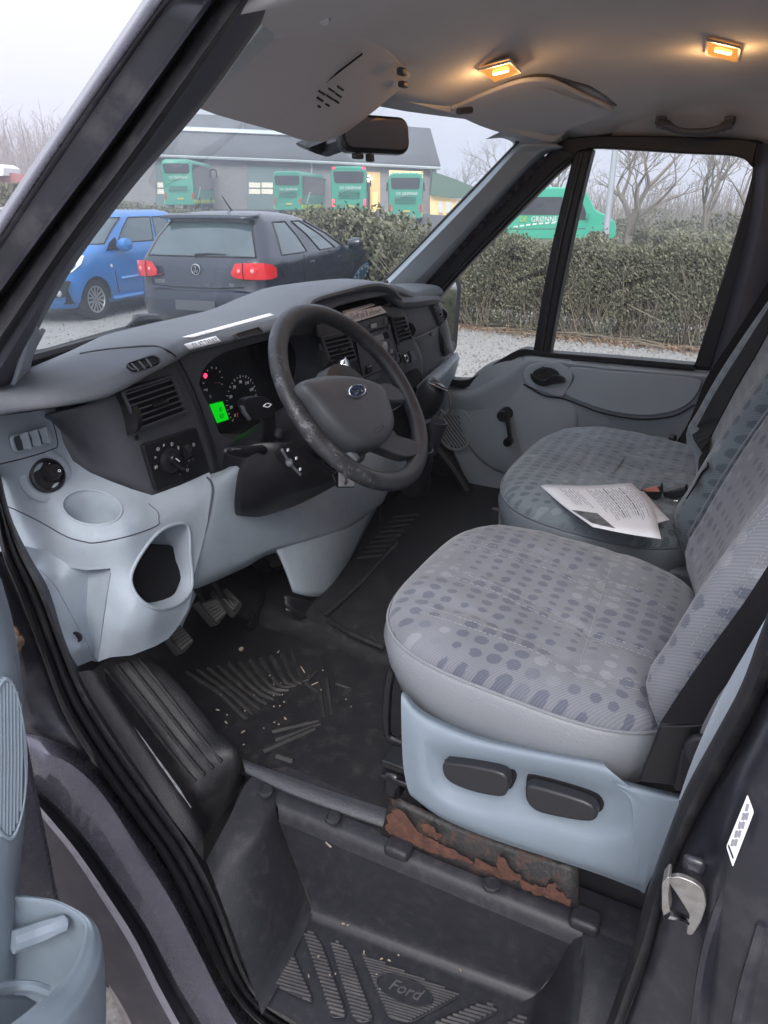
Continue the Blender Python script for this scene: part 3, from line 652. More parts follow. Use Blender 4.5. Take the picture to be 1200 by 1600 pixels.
# card pocket in the cluster hood
pk = onpad([(362, 523), (402, 511), (414, 523), (372, 535)], .0015)
ph = mesh('hood_pocket', ringprism(roundpoly(pk, .004), inset(roundpoly(pk, .004), .004), (0, -.006, .002)), M_['dash'], DASH)
mesh('pocket_floor', prism(inset(pk, .003), (0, -.003, .001)), M_['black'], ph)

# ---- facia in front of the driver
near = Q([[(70, 652, 1.03), (84, 648, 1.01), (130, 634, .965), (180, 612, .94), (235, 583, .93), (280, 556, .925)],
          [(84, 668, 1.05), (94, 672, 1.03), (140, 670, .965), (190, 655, .93), (250, 630, .925), (300, 605, .925)],
          [(92, 700, 1.05), (104, 708, 1.04), (155, 715, .97), (205, 706, .928), (270, 680, .922), (318, 655, .922)],
          [(106, 732, 1.05), (128, 740, 1.02), (170, 752, .975), (222, 748, .93), (290, 722, .92), (334, 704, .92)],
          [(150, 757, 1.05), (166, 764, 1.02), (200, 782, .99), (240, 790, .93), (305, 766, .92), (346, 748, .92)]])
mesh('driver_facia', net(near, 4, 4), M_['dash'], DASH, solid=.006, off=1, ang=60)
mesh('facia_seam', tube(crom(QL([(277, 558, .921), (300, 603, .921), (322, 660, .918), (336, 705, .916), (341, 738, .915)]), 4), .002, 6), M_['black'], DASH)

CL = resample(crom(QL([(311, 600, .93), (318, 577, .93), (345, 553, .93), (400, 536, .93), (455, 524, .93), (492, 528, .93), (508, 560, .93), (500, 610, .93), (478, 662, .93), (430, 692, .93), (352, 684, .93), (330, 640, .93)]), 6, True), 48)
CO = resample(QL([(272, 556, .925), (340, 530, .925), (420, 512, .925), (490, 500, .925), (520, 498, .925), (535, 560, .925), (520, 640, .925), (490, 720, .925), (420, 735, .925), (346, 742, .925), (310, 650, .925), (290, 600, .925)]), 48)
# start both loops at matching places
k0 = min(range(48), key=lambda i: (CO[i] - CL[0]).length); CO = CO[k0:] + CO[:k0]
INST = mesh('instrument_surround', loft([CO + [CO[0]], [p + V((0, 0, 0)) for p in CL] + [CL[0]], [p + V((0, .075, 0)) for p in inset(CL, .012)] + [inset(CL, .012)[0] + V((0, .075, 0))]]), M_['dash'], DASH, ang=40)
YC = 1.004
CF = mesh('instrument_cluster', prism([p + V((0, .075, 0)) for p in inset(CL, .004)], (0, .01, 0)), mat('cluster_face', (.006, .006, .008), .22), DASH)
faceX, faceZ = V((1, 0, 0)), V((0, 0, 1))
glow = mat('dial_print', (.55, .55, .58), .6, emit=(.6, .62, .66), estr=.12)
redg = mat('red_warning_lamp', (.8, .02, .05), .4, emit=(1, .03, .08), estr=2.2)
def onface(u, v, off=0): return P(u, v, Y=YC - .001 - off)
ctr = onface(378, 625); R0 = .052
tk = []; dg = []
for i in range(25):
    a = R_(225 - 270 * i / 24); dr = V((math.cos(a), 0, math.sin(a))); pr = V((-dr.z, 0, dr.x))
    ln = .006 if i % 2 == 0 else .003
    tk.append(box(ctr + dr * R0, ln, .0006, .0014, M((dr, V((0, 1, 0)), pr)).transposed()))
    if i % 3 == 0: dg.append(text_vf(str(10 + i * 20 // 3 if i else 0), .0095, ctr + dr * (R0 - .012), faceX, faceZ, .0003))
mesh('dial_ticks', join(*tk), glow, CF, smooth=False)
mesh('dial_numerals', join(*dg), glow, CF, smooth=False)
g2 = onface(333, 597); tk = []
for i in range(9):
    a = R_(200 - 220 * i / 8); dr = V((math.cos(a), 0, math.sin(a))); pr = V((-dr.z, 0, dr.x))
    tk.append(box(g2 + dr * .03, .004, .0006, .0014, M((dr, V((0, 1, 0)), pr)).transposed()))
tk += [text_vf('H', .007, g2 + V((-.022, 0, -.012)), faceX, faceZ, .0003), text_vf('C', .007, g2 + V((-.012, 0, -.028)), faceX, faceZ, .0003)]
mesh('gauge_ticks', join(*tk), glow, CF, smooth=False)
mesh('gauge_needle', tube([g2 + V((.004, 0, -.002)), g2 + V((.022, -.002, -.006))], .0007, 5), mat('dim_needle', (.35, .03, .03), .5), CF)
mesh('warning_lamp', lathe([(.0052, 0), (.0045, .001), (.001, .0015)], onface(321, 587), (0, -1, 0), 16), redg, CF)
mesh('warning_symbol', text_vf('!', .016, onface(371, 649), faceX, faceZ, .0003), mat('dim_red_print', (.4, .03, .04), .5, emit=(.8, .05, .08), estr=.35), CF, smooth=False)
lc = [onface(*q) for q in [(327, 632), (347, 627), (357, 655), (339, 661)]]
LCD = mesh('green_display', prism(lc, (0, -.0015, 0)), mat('lit_green_display', (.0, .3, .0), .5, emit=(.0, .62, .01), estr=.55), CF, smooth=False)
mesh('display_digits', join(*[text_vf(s_, .014, sum(lc, V()) / 4 + V((dx, -.002, dz)), faceX, faceZ, .0003) for s_, dx, dz in (('8', .002, .005), ('83', .004, -.010))]), mat('dark_green_ink', (0, .1, 0), .6), LCD, smooth=False)

# ---- air vents
def vent(q, y, ns, label=None, knob=True, wheel=None, vane=3, mt=None, lean=0.0):
    """louvred outlet: q = four corners (u, v) TL TR BR BL; y = one depth or four"""
    ys = y if isinstance(y, (list, tuple)) else [y] * 4
    C = [P(u, v, Y=yy) for (u, v), yy in zip(q, ys)]
    nrm = (C[1] - C[0]).cross(C[3] - C[0]).normalized()
    if nrm.y > 0: nrm = -nrm
    lp = roundpoly(C, .006, 3)
    o = mesh('air_vent', ringprism(lp, inset(lp, .006), nrm * .006), mt or M_['dash'], DASH, bevel=.0012, label=label)
    mesh('vent_box', cup(inset([p + nrm * .0035 for p in lp], .004), -nrm * .022), M_['ink'], o)
    mesh('vent_back', prism(inset([p + nrm * .0002 for p in lp], .004), -nrm * .0015), M_['ink'], o)
    e = (C[3] - C[0]).normalized()
    for k in range(ns):
        t = (k + .6) / (ns + .2); a = C[0].lerp(C[3], t); b = C[1].lerp(C[2], t); m_ = a.lerp(b, .5); ux = (b - a).normalized()
        ln = (b - a).length * .93
        w_ = (C[3] - C[0]).length / ns * .55
        up_ = (-e * .25 + nrm * .97).normalized(); n2 = ux.cross(up_)
        mesh('slat', box(m_ + nrm * .006, ln, w_, .0022, M((ux, up_, n2)).transposed()), mt or M_['dash'], o, bevel=.0006, seg=1)
    if knob:
        m_ = sum(C, V()) / 4; ux = (C[1] - C[0]).normalized()
        mesh('vent_tab', box(m_ + nrm * .013, (C[1] - C[0]).length * .28, .008, .005, M((ux, nrm, ux.cross(nrm))).transposed()), M_['gloss'], o, bevel=.0015)
    if wheel:
        wc = P(*wheel[0], Y=ys[0]); ax = V((0, 0, 1)).cross(nrm)
        mesh('vent_wheel', lathe([(.002, -.005), (.022, -.005), (.022, .005), (.002, .005)], wc - nrm * .012, ax, 20), M_['rubber'], o)
    return o
vent([(187, 611), (268, 585), (291, 645), (214, 674)], .916, 7, 'wide louvred air vent beside the driver light switch')
mesh('vent_wheel', lathe([(.002, -.006), (.030, -.006), (.030, .006), (.002, .006)], P(197, 652, Y=.93), (1, .05, .0), 24), M_['rubber'], DASH)
mesh('screw_cap', lathe([(.0045, 0), (.004, .002), (.001, .0025)], P(213, 684, Y=.924), (0, -1, 0), 12), M_['black'], DASH)
# ---- light switch panel
sp_ = roundpoly(PY(.914, [(224, 696), (307, 668), (329, 735), (246, 768)]), .006)
SW = mesh('light_switch_panel', prism(sp_, (0, .01, 0)), M_['black'], DASH, bevel=.0015)
kc = P(264, 719, Y=.912)
kb = mesh('light_knob', lathe([(.0225, 0), (.022, .008), (.019, .010), (.001, .011)], kc, (0, -1, 0), 28), M_['black'], SW)
dk = V((.72, 0, -.69)); dn = V((.69, 0, .72))
mesh('knob_grip', join(box(kc + V((0, -.018, 0)), .046, .018, .013, M((dk, V((0, 1, 0)), dn)).transposed())), M_['gloss'], kb, bevel=.004, seg=3)
mesh('knob_mark', box(kc + V((0, -.0278, 0)) + dk * -.010, .012, .0006, .002, M((dk, V((0, 1, 0)), dn)).transposed()), M_['white'], kb)
mesh('dimmer_wheel', lathe([(.002, -.006), (.013, -.006), (.013, .006), (.002, .006)], P(290, 705, Y=.914), (1, 0, .2), 18), M_['rubber'], SW)
mesh('rocker_tab', box(P(298, 719, Y=.908), .018, .008, .008), M_['gloss'], SW, bevel=.003)
sy = []
for u, v, s_ in ((247, 702, 'O'), (256, 695, 'x'), (269, 694, 'D'), (279, 700, 'E'), (243, 715, '>'), (244, 730, 'H'), (303, 695, 'D'), (281, 725, 'o'), (293, 735, 'O'), (281, 739, '..')):
    sy.append(text_vf(s_, .009, P(u, v, Y=.9125), faceX, faceZ, .0002))
mesh('switch_symbols', join(*sy), M_['white'], SW, smooth=False)

# ---- centre stack
cs = Q([[(498, 508, .90), (545, 496, .90), (600, 478, .90), (622, 476, .90), (632, 478, .905)],
        [(500, 530, .90), (552, 515, .90), (612, 498, .90), (634, 496, .90), (644, 500, .91)],
        [(508, 575, .90), (560, 560, .90), (628, 535, .90), (648, 535, .90), (656, 540, .91)],
        [(522, 612, .91), (572, 605, .905), (640, 575, .905), (658, 568, .905), (664, 572, .915)],
        [(540, 660, .93), (585, 655, .92), (640, 625, .91), (655, 615, .91), (660, 612, .92)]])
mesh('centre_stack', net(cs, 4, 4), M_['dash'], DASH, solid=.008, off=1)
vent([(500, 526), (540, 517), (556, 563), (516, 574)], .893, 7, 'louvred air vent left of the radio, behind the steering wheel')
vent([(609, 494), (629, 490), (643, 532), (621, 540)], .893, 7, 'louvred air vent right of the radio')
vent([(672, 473), (682, 474), (693, 505), (686, 510)], .895, 6, 'narrow louvred air vent at the passenger end of the dashboard', knob=True)
for u, v in ((640, 515), (690, 492), (503, 560)):
    mesh('vent_wheel', lathe([(.002, -.005), (.02, -.005), (.02, .005), (.002, .005)], P(u, v, Y=.90), (1, .1, 0), 18), M_['rubber'], DASH)
rd = PY(.892, [(549, 505), (604, 490), (627, 566), (566, 592)])
RAD = mesh('radio', prism(roundpoly(rd, .004), (0, .01, 0)), M_['dash'], DASH, bevel=.0015, label='car radio with a grey display in the centre of the dashboard')
def onrad(u, v): return P(u, v, Y=.891)
def rbtn(name, u, v, w_, h_, mt, d_=.005):
    return mesh(name, box(onrad(u, v) + V((0, -d_ / 2, 0)), w_, d_, h_, M.Rotation(R_(2), 3, 'Y')), mt, RAD, bevel=.0012)
silv = mat('silver_button', (.42, .42, .44), .35, .4)
mesh('radio_edge', ringprism(roundpoly([p + V((0, -.002, 0)) for p in rd], .004), inset(roundpoly([p + V((0, -.002, 0)) for p in rd], .004), .003), (0, .004, 0)), M_['ink'], RAD)
rbtn('radio_button', 582, 509, .030, .010, silv); rbtn('radio_button', 600, 501, .014, .012, M_['dashtop'])
rbtn('radio_button', 606, 511, .014, .012, M_['dash'])
mesh('cd_slot', tube([onrad(573, 521), onrad(600, 512)], (.002, .003), 6), M_['ink'], RAD)
mesh('radio_display', prism([onrad(*q) for q in [(576, 528), (597, 521), (600, 530), (580, 537)]], (0, -.002, 0)), mat('pale_lcd', (.32, .34, .36), .25), RAD, smooth=False)
mesh('display_window', prism([onrad(*q) for q in [(598, 521), (604, 518), (608, 528), (601, 530)]], (0, -.002, 0)), M_['ink'], RAD, smooth=False)
mesh('volume_knob', lathe([(.017, 0), (.016, .012), (.013, .014), (.001, .014)], onrad(595, 543), (0, -1, 0), 22), silv, RAD)
for u, v in ((608, 538), (610, 549), (613, 559), (619, 553), (620, 560)): rbtn('radio_button', u, v, .013, .010, silv if (u + v) % 2 else M_['dashtop'])
hc = mesh('heater_panel', prism(roundpoly(PY(.896, [(566, 570), (586, 566), (594, 590), (573, 596)]), .004), (0, .01, 0)), M_['dashtop'], DASH, bevel=.002)
mesh('heater_button', box(P(575, 577, Y=.892), .028, .012, .02), M_['gloss'], hc, bevel=.003)
mesh('chrome_knob', join(lathe([(.019, -.02), (.021, -.01), (.021, .004), (.018, .012), (.001, .013)], P(536, 572, Y=.845), (.3, -.9, .35), 24)), M_['chrome'], DASH)
mesh('knob_band', lathe([(.0215, -.004), (.0222, -.002), (.0222, .001), (.0215, .003)], P(536, 572, Y=.845), (.3, -.9, .35), 24, False), M_['gloss'], DASH)
ax_ = mesh('socket_recess', prism(roundpoly(PY(.897, [(630, 555), (646, 548), (652, 562), (636, 569)]), .004), (0, .006, 0)), M_['dashtop'], DASH, bevel=.0015)
mesh('socket_hole', prism(roundpoly(PY(.8955, [(634, 556), (639, 548), (643, 556), (644, 566), (639, 568)]), .003), (0, .002, 0)), M_['ink'], ax_)
mesh('socket_ring', tube(crom(PY(.893, [(634, 553), (637, 560), (636, 566), (633, 562)]), 3, True), .0025, 6, True), M_['chrome'], ax_)
mesh('gear_gate_opening', prism(roundpoly(PY(.897, [(630, 586), (652, 575), (660, 585), (660, 612), (642, 620), (632, 610)]), .008), (0, .004, 0)), M_['ink'], DASH)
# shelf recess above the radio
cb = resample(crom(QL([(490, 482, .905), (530, 470, .905), (575, 457, .905), (600, 458, .905), (614, 470, .905), (600, 477, .905), (545, 490, .905), (497, 502, .905)]), 4, True), 36)
mesh('open_shelf', cup(cb, (0, .12, .0)), M_['ink'], DASH)
arch = crom(QL([(470, 492, .90), (480, 472, .895), (520, 459, .885), (573, 447, .885), (598, 451, .888), (612, 463, .892), (622, 474, .90)]), 4)
mesh('shelf_hood', tube(arch, [(.010, .022)] * len(arch), 10, flat=(0, 0, 1)), M_['dashtop'], DASH)
# glove box and passenger end
gb = Q([[(622, 479, .905), (640, 477, .90), (670, 471, .90), (676, 472, .902)],
        [(632, 505, .905), (646, 502, .898), (676, 492, .898), (683, 494, .902)],
        [(641, 530, .905), (654, 527, .898), (684, 513, .898), (690, 515, .902)],
        [(648, 550, .91), (660, 548, .905), (688, 530, .905), (695, 533, .908)],
        [(656, 600, .915), (668, 592, .91), (694, 566, .91), (701, 562, .912)]])
GB = mesh('glove_box', net(gb, 4, 4), M_['dash'], DASH, solid=.01, off=1)
mesh('lid_step', tube(crom(QL([(641, 531, .899), (655, 527, .894), (684, 512, .894)]), 4), (.004, .006), 6), M_['dashtop'], GB)
mesh('lid_catch', box(P(676, 521, Y=.893), .03, .006, .012), M_['dashtop'], GB, bevel=.002)
mesh('end_panel', net(Q([[(668, 470, .90), (683, 473, .90), (687, 477, .94)], [(682, 512, .905), (694, 511, .90), (698, 515, .94)], [(692, 556, .91), (701, 551, .905), (705, 552, .94)]]), 4, 4), M_['dash'], DASH, solid=.008, off=1)
mesh('end_cubby', prism(roundpoly(PY(.896, [(690, 521), (697, 517), (702, 545), (695, 553)]), .004), (0, .004, 0)), M_['ink'], DASH)
mesh('pad_end_cap', net(Q([[(600, 452, .93), (640, 457, .95), (672, 457, .95), (682, 462, .95)], [(614, 470, .885), (645, 470, .885), (672, 467, .885), (684, 467, .89)], [(622, 477, .89), (647, 476, .89), (672, 472, .89), (684, 471, .90)]]), 4, 4), M_['dashtop'], DASH, solid=.01, off=1)
# pale rail under the glove box
rl = Q([[(650, 603, .90), (672, 582, .90), (700, 560, .90), (714, 549, .90)], [(654, 614, .865), (680, 594, .862), (704, 570, .862), (717, 556, .87)],
        [(653, 628, .87), (680, 610, .866), (706, 580, .866), (717, 564, .874)], [(650, 660, .90), (678, 640, .90), (702, 606, .90), (710, 590, .905)], [(650, 700, .95), (672, 690, .95), (690, 650, .95), (700, 620, .95)]])
mesh('passenger_rail', net(rl, 4, 4), M_['blue'], DASH, solid=.006, off=1)

# ---- blue-grey lower trim on the driver side
# one smooth moulding: its depth is interpolated between measured points, its outline and openings are exact
import numpy as np
from mathutils.geometry import delaunay_2d_cdt
def depth(u, v, X=None, Y=None, Z=None): return (P(u, v, X=X, Y=Y, Z=Z) - CAMP).dot(FW)
def project(p):
    q = p - CAMP; dd = q.dot(FW); return (600 + F_PX * q.dot(RT) / dd, 800 - F_PX * q.dot(UP) / dd)
def inside(pt, poly):
    x, y = pt; c_ = False; j = len(poly) - 1
    for i in range(len(poly)):
        (xi, yi), (xj, yj) = poly[i], poly[j]
        if (yi > y) != (yj > y) and x < (xj - xi) * (y - yi) / (yj - yi) + xi: c_ = not c_
        j = i
    return c_
def smooth2(pts, k=4): return [(p.x, p.y) for p in crom([V((u, v, 0)) for u, v in pts], k, True)]
def dense(poly, step=4):
    out = []
    for (a0, b0), (a1, b1) in zip(poly, poly[1:] + poly[:1]):
        n_ = max(1, int(math.hypot(a1 - a0, b1 - b0) / step)); out += [(a0 + (a1 - a0) * i / n_, b0 + (b1 - b0) * i / n_) for i in range(n_)]
    return out
def field(ctrl, lam=55):
    """smooth depth over the picture through the control points (u, v, axis, value)"""
    A = np.array([(u, v) for u, v, _x, _y in ctrl], float); D = np.array([depth(u, v, **{ax: val}) for u, v, ax, val in ctrl])
    K = np.sqrt(((A[:, None] - A[None]) ** 2).sum(-1) + 30.0); n = len(A)
    S = np.zeros((n + 3, n + 3)); S[:n, :n] = K + np.eye(n) * -lam; S[:n, n] = 1; S[:n, n + 1:] = A / 100; S[n, :n] = 1; S[n + 1:, :n] = A.T / 100
    W = np.linalg.solve(S, np.concatenate([D, np.zeros(3)]))
    def f(pts):
        Q_ = np.array(pts, float); k = np.sqrt(((Q_[:, None] - A[None]) ** 2).sum(-1) + 30.0); return k @ W[:n] + W[n] + (Q_ / 100) @ W[n + 1:]
    return f
def moulding(name, outline, holes, ctrl, mt, step=5, parent=DASH, lam=55):
    f = field(ctrl, lam); ol = dense(outline, step); hs_ = [dense(h, 3) for h in holes]; pts = list(ol); edges = [(i, (i + 1) % len(ol)) for i in range(len(ol))]
    for h in hs_:
        b0 = len(pts); pts += h; edges += [(b0 + i, b0 + (i + 1) % len(h)) for i in range(len(h))]
    us = [p[0] for p in ol]; vs_ = [p[1] for p in ol]; v = min(vs_)
    while v < max(vs_):
        u = min(us)
        while u < max(us):
            if inside((u, v), outline) and not any(inside((u, v), h) for h in holes): pts.append((u, v))
            u += step
        v += step
    cv, _e, cf_, *_r = delaunay_2d_cdt([V((a, b)) for a, b in pts], edges, [], 1, .01)
    q = [(p.x, p.y) for p in cv]; dd = f(q); W3 = [P(a, b, d=float(z)) for (a, b), z in zip(q, dd)]
    tri = []
    for t in cf_:
        c_ = (sum(q[i][0] for i in t) / len(t), sum(q[i][1] for i in t) / len(t))
        if not any(inside(c_, h) for h in holes): tri.append(tuple(t))
    return mesh(name, (W3, tri), mt, parent, ang=80), f
CT = [(-25, 662, 'Y', 1.0), (0, 660, 'Y', 1.015), (45, 652, 'Y', 1.03), (84, 648, 'Y', 1.04), (-25, 694, 'Y', .99), (0, 694, 'Y', 1.0), (47, 684, 'Y', 1.02), (89, 676, 'Y', 1.035), (-25, 726, 'Y', .985), (0, 724, 'Y', .995), (52, 712, 'Y', 1.015), (96, 698, 'Y', 1.03)]
CT += [(u, v, 'Z', z) for u, v, z in ((-25, 752, 1.18), (0, 748, 1.185), (62, 740, 1.188), (110, 726, 1.188), (-20, 770, 1.168), (25, 772, 1.166), (85, 768, 1.16), (135, 745, 1.163), (60, 797, 1.13), (125, 780, 1.133), (168, 757, 1.145), (105, 820, 1.118), (145, 793, 1.128), (185, 795, 1.124),
       (213, 773, 1.123), (150, 832, 1.112), (195, 825, 1.108), (220, 803, 1.113), (-15, 785, 1.155), (57, 812, 1.112), (103, 836, 1.103), (146, 848, 1.098), (200, 840, 1.094), (55, 842, 1.078), (98, 862, 1.068), (140, 873, 1.062), (50, 868, 1.045), (96, 882, 1.038), (135, 888, 1.036))]
CT += [(-15, 825, 'X', .70), (12, 825, 'X', .702), (-10, 858, 'X', .70), (14, 856, 'X', .702)]
CT += [(u, v, 'Y', y) for u, v, y in ((236, 781, .922), (262, 768, .922), (295, 754, .917), (326, 743, .913), (243, 788, .905), (268, 781, .898), (299, 767, .894), (329, 751, .893), (250, 803, .885), (272, 797, .882), (302, 786, .881), (331, 770, .881), (327, 798, .881), (318, 840, .882), (308, 880, .886), (300, 915, .878),
       (195, 862, .878), (230, 843, .873), (176, 884, .887), (187, 897, .882), (212, 868, .872), (232, 845, .872), (254, 820, .874), (288, 806, .881), (312, 802, .881), (300, 830, .884), (301, 865, .885), (203, 907, .863), (214, 938, .838), (243, 957, .825), (275, 953, .838), (299, 932, .86), (304, 905, .88),
       (190, 940, .868), (204, 955, .838), (240, 974, .822), (274, 966, .838), (294, 945, .853), (192, 985, .855), (232, 994, .84), (262, 985, .847), (284, 962, .848), (175, 1018, .888), (215, 1015, .87), (247, 1002, .856), (268, 988, .856), (205, 1024, .888),
       (172, 900, .895), (168, 950, .912), (158, 1005, .922), (152, 1033, .935))]
OUT = [(-30, 652), (0, 650), (45, 644), (86, 638), (93, 668), (99, 692), (114, 720), (140, 738), (168, 750), (205, 764), (238, 774), (282, 758), (327, 738), (333, 755), (330, 790), (319, 840), (307, 885), (301, 908), (301, 925), (294, 953), (280, 977), (263, 998), (242, 1010), (205, 1024), (172, 1027), (153, 1034), (160, 985), (167, 935), (173, 898), (172, 888), (160, 889), (135, 891), (96, 885), (50, 872), (14, 863), (-15, 860), (-30, 790)]
cup_px = [(144 + 46.5 * math.cos(2 * math.pi * i / 44) + 2 * math.sin(2 * math.pi * i / 44), 793 + 27.5 * math.sin(2 * math.pi * i / 44) + 3 * math.cos(2 * math.pi * i / 44)) for i in range(44)]
POCK = smooth2([(204, 907), (212, 880), (232, 849), (253, 828), (275, 819), (290, 819), (296, 832), (297, 866), (300, 898), (297, 925), (275, 946), (243, 951), (216, 934)], 3)
LT, LTF = moulding('lower_trim', OUT, [cup_px, POCK], CT, M_['blue'])
CK = [(58, 886, 'X', .715), (80, 922, 'X', .70), (103, 970, 'X', .69), (126, 1012, 'X', .69), (118, 1042, 'X', .685), (66, 905, 'X', .70), (95, 970, 'X', .685)]
CK += [(u, v, 'Y', y) for u, v, y in ((98, 899, .955), (135, 905, .952), (165, 905, .948), (110, 930, .955), (138, 945, .955), (138, 985, .953), (143, 1028, .95), (168, 950, .948), (160, 1005, .95), (135, 872, .95), (185, 875, .94), (180, 940, .945))]
KK, KKF = moulding('kick_panel', [(34, 852), (96, 866), (135, 872), (192, 868), (188, 930), (182, 985), (170, 1026), (150, 1034), (143, 1032), (117, 1043), (104, 1010), (90, 970), (72, 925), (50, 875)], [], CK, M_['blue'], 5, DASH, 6)
def onlt(px, off=0.0): return [P(a, b, d=float(z) - off) for (a, b), z in zip(px, LTF(px))]
def ltn(u, v):
    a, b, c = onlt([(u, v), (u + 4, v), (u, v + 4)]); n_ = (b - a).cross(c - a).normalized(); return n_ if n_.dot(CAMP - a) > 0 else -n_
cr3 = onlt(cup_px); cn = ltn(144, 793); cdn = (V((0, 0, -1)) - cn * .8).normalized(); cc = sum(cr3, V()) / len(cr3)
hol = mesh('cup_holder', loft([r + [r[0]] for r in (cr3, [p + cdn * .006 for p in inset(cr3, .0025)], [p + cdn * .035 for p in inset(cr3, .005)], [p + cdn * .066 for p in inset(cr3, .007)], [p + cdn * .070 for p in inset(cr3, .012)], [cc + (p - cc) * .3 + cdn * .071 for p in cr3], [cc + (p - cc) * .01 + cdn * .071 for p in cr3])]), M_['blue'], DASH, ang=50)
mesh('cup_rim', tube(cr3, .0022, 8, True), M_['blue'], hol)
mesh('crumb', box(cc + cdn * .068 + V((-.008, -.006, .002)), .007, .001, .002), M_['white'], hol)
# the door-side bin behind its opening
pd_ = LTF(POCK); rim3 = [P(a, b, d=float(z)) for (a, b), z in zip(POCK, pd_)]
mesh('pocket_rim', tube(rim3, .0032, 8, True), M_['blue'], DASH)
mesh('pocket_wall', loft([rim3 + [rim3[0]], [p + V((0, .02, 0)) for p in inset(rim3, .003)] + [inset(rim3, .003)[0] + V((0, .02, 0))], [V((p.x, .955, p.z)) for p in inset(rim3, .006)] + [V((inset(rim3, .006)[0].x, .955, inset(rim3, .006)[0].z))]]), M_['blue'], DASH, ang=60)
mesh('pocket_back', prism(QL([(185, 925, .95), (185, 830, .95), (310, 800, .95), (320, 900, .95), (280, 990, .95), (200, 980, .95)]), (0, .004, 0)), M_['blue'], DASH)
mesh('pocket_insert', prism(roundpoly(QL([(200, 914, .895), (209, 878, .905), (231, 850, .912), (268, 852, .918), (290, 867, .918), (291, 886, .908), (265, 951, .868), (224, 946, .868)]), .006), (0, .006, 0)), M_['ink'], DASH, bevel=.003)
def pathpx(pts, k=5): return [(p.x, p.y) for p in crom([V((u, v, 0)) for u, v in pts], k)]
mesh('tray_seam', tube(onlt(pathpx([(-8, 783), (25, 797), (60, 814), (103, 838), (130, 846), (150, 848), (200, 838), (244, 822), (248, 812), (246, 800), (232, 787)])), .0011, 5), M_['trimdk'], DASH)
mesh('panel_screw', lathe([(.010, 0), (.009, .003), (.006, .003), (.005, -.001), (.001, -.001)], P(120, 995, d=float(KKF([(120, 995)])[0]) - .002), (-.9, -.35, .1), 16), M_['black'], DASH)
ks_ = pathpx([(62, 890), (86, 915), (108, 955), (124, 985), (136, 1005), (143, 1028)])
mesh('kick_seam', tube([P(a, b, d=float(z)) for (a, b), z in zip(ks_, KKF(ks_))], .0009, 5), M_['blueshade'], KK)
lp3 = onlt(pathpx([(-20, 858), (14, 862), (50, 871), (96, 884), (135, 890), (160, 888), (171, 890), (172, 900), (166, 936), (159, 986), (153, 1033)]))
mesh('trim_return', loft([lp3, [p + V((.004, .006, -.002)) for p in lp3], [p + V((.012, .06, .008)) for p in lp3]]), M_['blue'], LT)
sn = ltn(73, 743); s0 = onlt([(73, 743)])[0]
mesh('switch_dish', lathe([(.044, -.002), (.039, .0015), (.033, .0018), (.029, -.001)], s0, sn, 36, False), M_['blue'], DASH)
mesh('mirror_switch_ring', lathe([(.029, .0), (.028, .006), (.024, .007), (.022, .001), (.001, .0005)], s0 + sn * .001, sn, 32, False), M_['black'], DASH)
kn = mesh('mirror_switch', lathe([(.0125, .0), (.0135, .018), (.011, .023), (.001, .024)], s0 + V((.004, 0, 0)), (sn + V((.15, 0, .25))).normalized(), 24), M_['rubber'], DASH)
sx_ = RT; sy_ = sn.cross(sx_) * (1 if sn.cross(sx_).z > 0 else -1)
mesh('switch_symbol', join(*[text_vf(t_, .010, s0 + sn * h_ + sx_ * a_ + sy_ * b_, sx_, sy_, .0004) for t_, a_, b_, h_ in (('o', .008, .008, .029), ('<', -.024, .004, .009), ('^', .0, .024, .009))]), M_['white'], kn, smooth=False)
# side demister with upright blades
sv_ = [(9, 682, .942), (70, 666, .972), (77, 690, .97), (17, 709, .935)]
vf4 = onlt([q[:2] for q in sv_]); nn_ = ltn(43, 687)
vf4 = [p + nn_ * .004 for p in vf4]
SVN = mesh('side_vent', ringprism(roundpoly(vf4, .008), inset(roundpoly(vf4, .008), .005), nn_ * .005), M_['blue'], DASH, bevel=.001)
mesh('vent_back', prism(inset(roundpoly(vf4, .008), .004), nn_ * .001), mat('shaded_duct', (.05, .06, .075), .8), SVN)
for k in range(1, 4):
    t = k / 4; a = vf4[0].lerp(vf4[1], t); b = vf4[3].lerp(vf4[2], t)
    mesh('blade', prism([a, b, b + nn_ * .006 + V((.010, 0, 0)), a + nn_ * .006 + V((.010, 0, 0))], (.0016, 0, 0)), M_['blue'], SVN, smooth=False)
mesh('vent_panel_seam', tube(onlt(pathpx([(-8, 727), (45, 714), (82, 702), (90, 696), (88, 680), (80, 652)])), .0011, 5), M_['black'], DASH)
# knee panel, column surround and console foot
kn_ = Q([[(327, 741, .914), (345, 736, .912), (386, 720, .902), (470, 712, .90), (560, 700, .90), (640, 690, .90)],
         [(331, 751, .892), (348, 746, .889), (387, 729, .882), (470, 730, .885), (560, 720, .885), (645, 700, .89)],
         [(332, 772, .881), (347, 772, .877), (378, 785, .875), (450, 790, .875), (560, 752, .87), (640, 725, .885)],
         [(321, 825, .880), (335, 830, .878), (385, 830, .877), (450, 822, .872), (535, 790, .862), (618, 750, .88)],
         [(307, 880, .886), (325, 880, .886), (385, 866, .885), (435, 847, .878), (540, 815, .862), (605, 770, .88)],
         [(299, 914, .90), (320, 907, .898), (385, 880, .895), (430, 858, .885), (535, 828, .866), (598, 785, .885)],
         [(301, 921, .93), (322, 914, .93), (385, 886, .93), (428, 864, .91), (520, 850, .89), (592, 790, .91)]])
KN = mesh('knee_panel', net(kn_, 4, 4), M_['blue'], DASH, ang=60)
cut(KN, prism(QL([(402, 690, .86), (392, 730, .86), (382, 780, .86), (384, 796, .86), (440, 788, .86), (520, 755, .86), (550, 735, .86), (560, 690, .86)]), (0, .09, 0)))
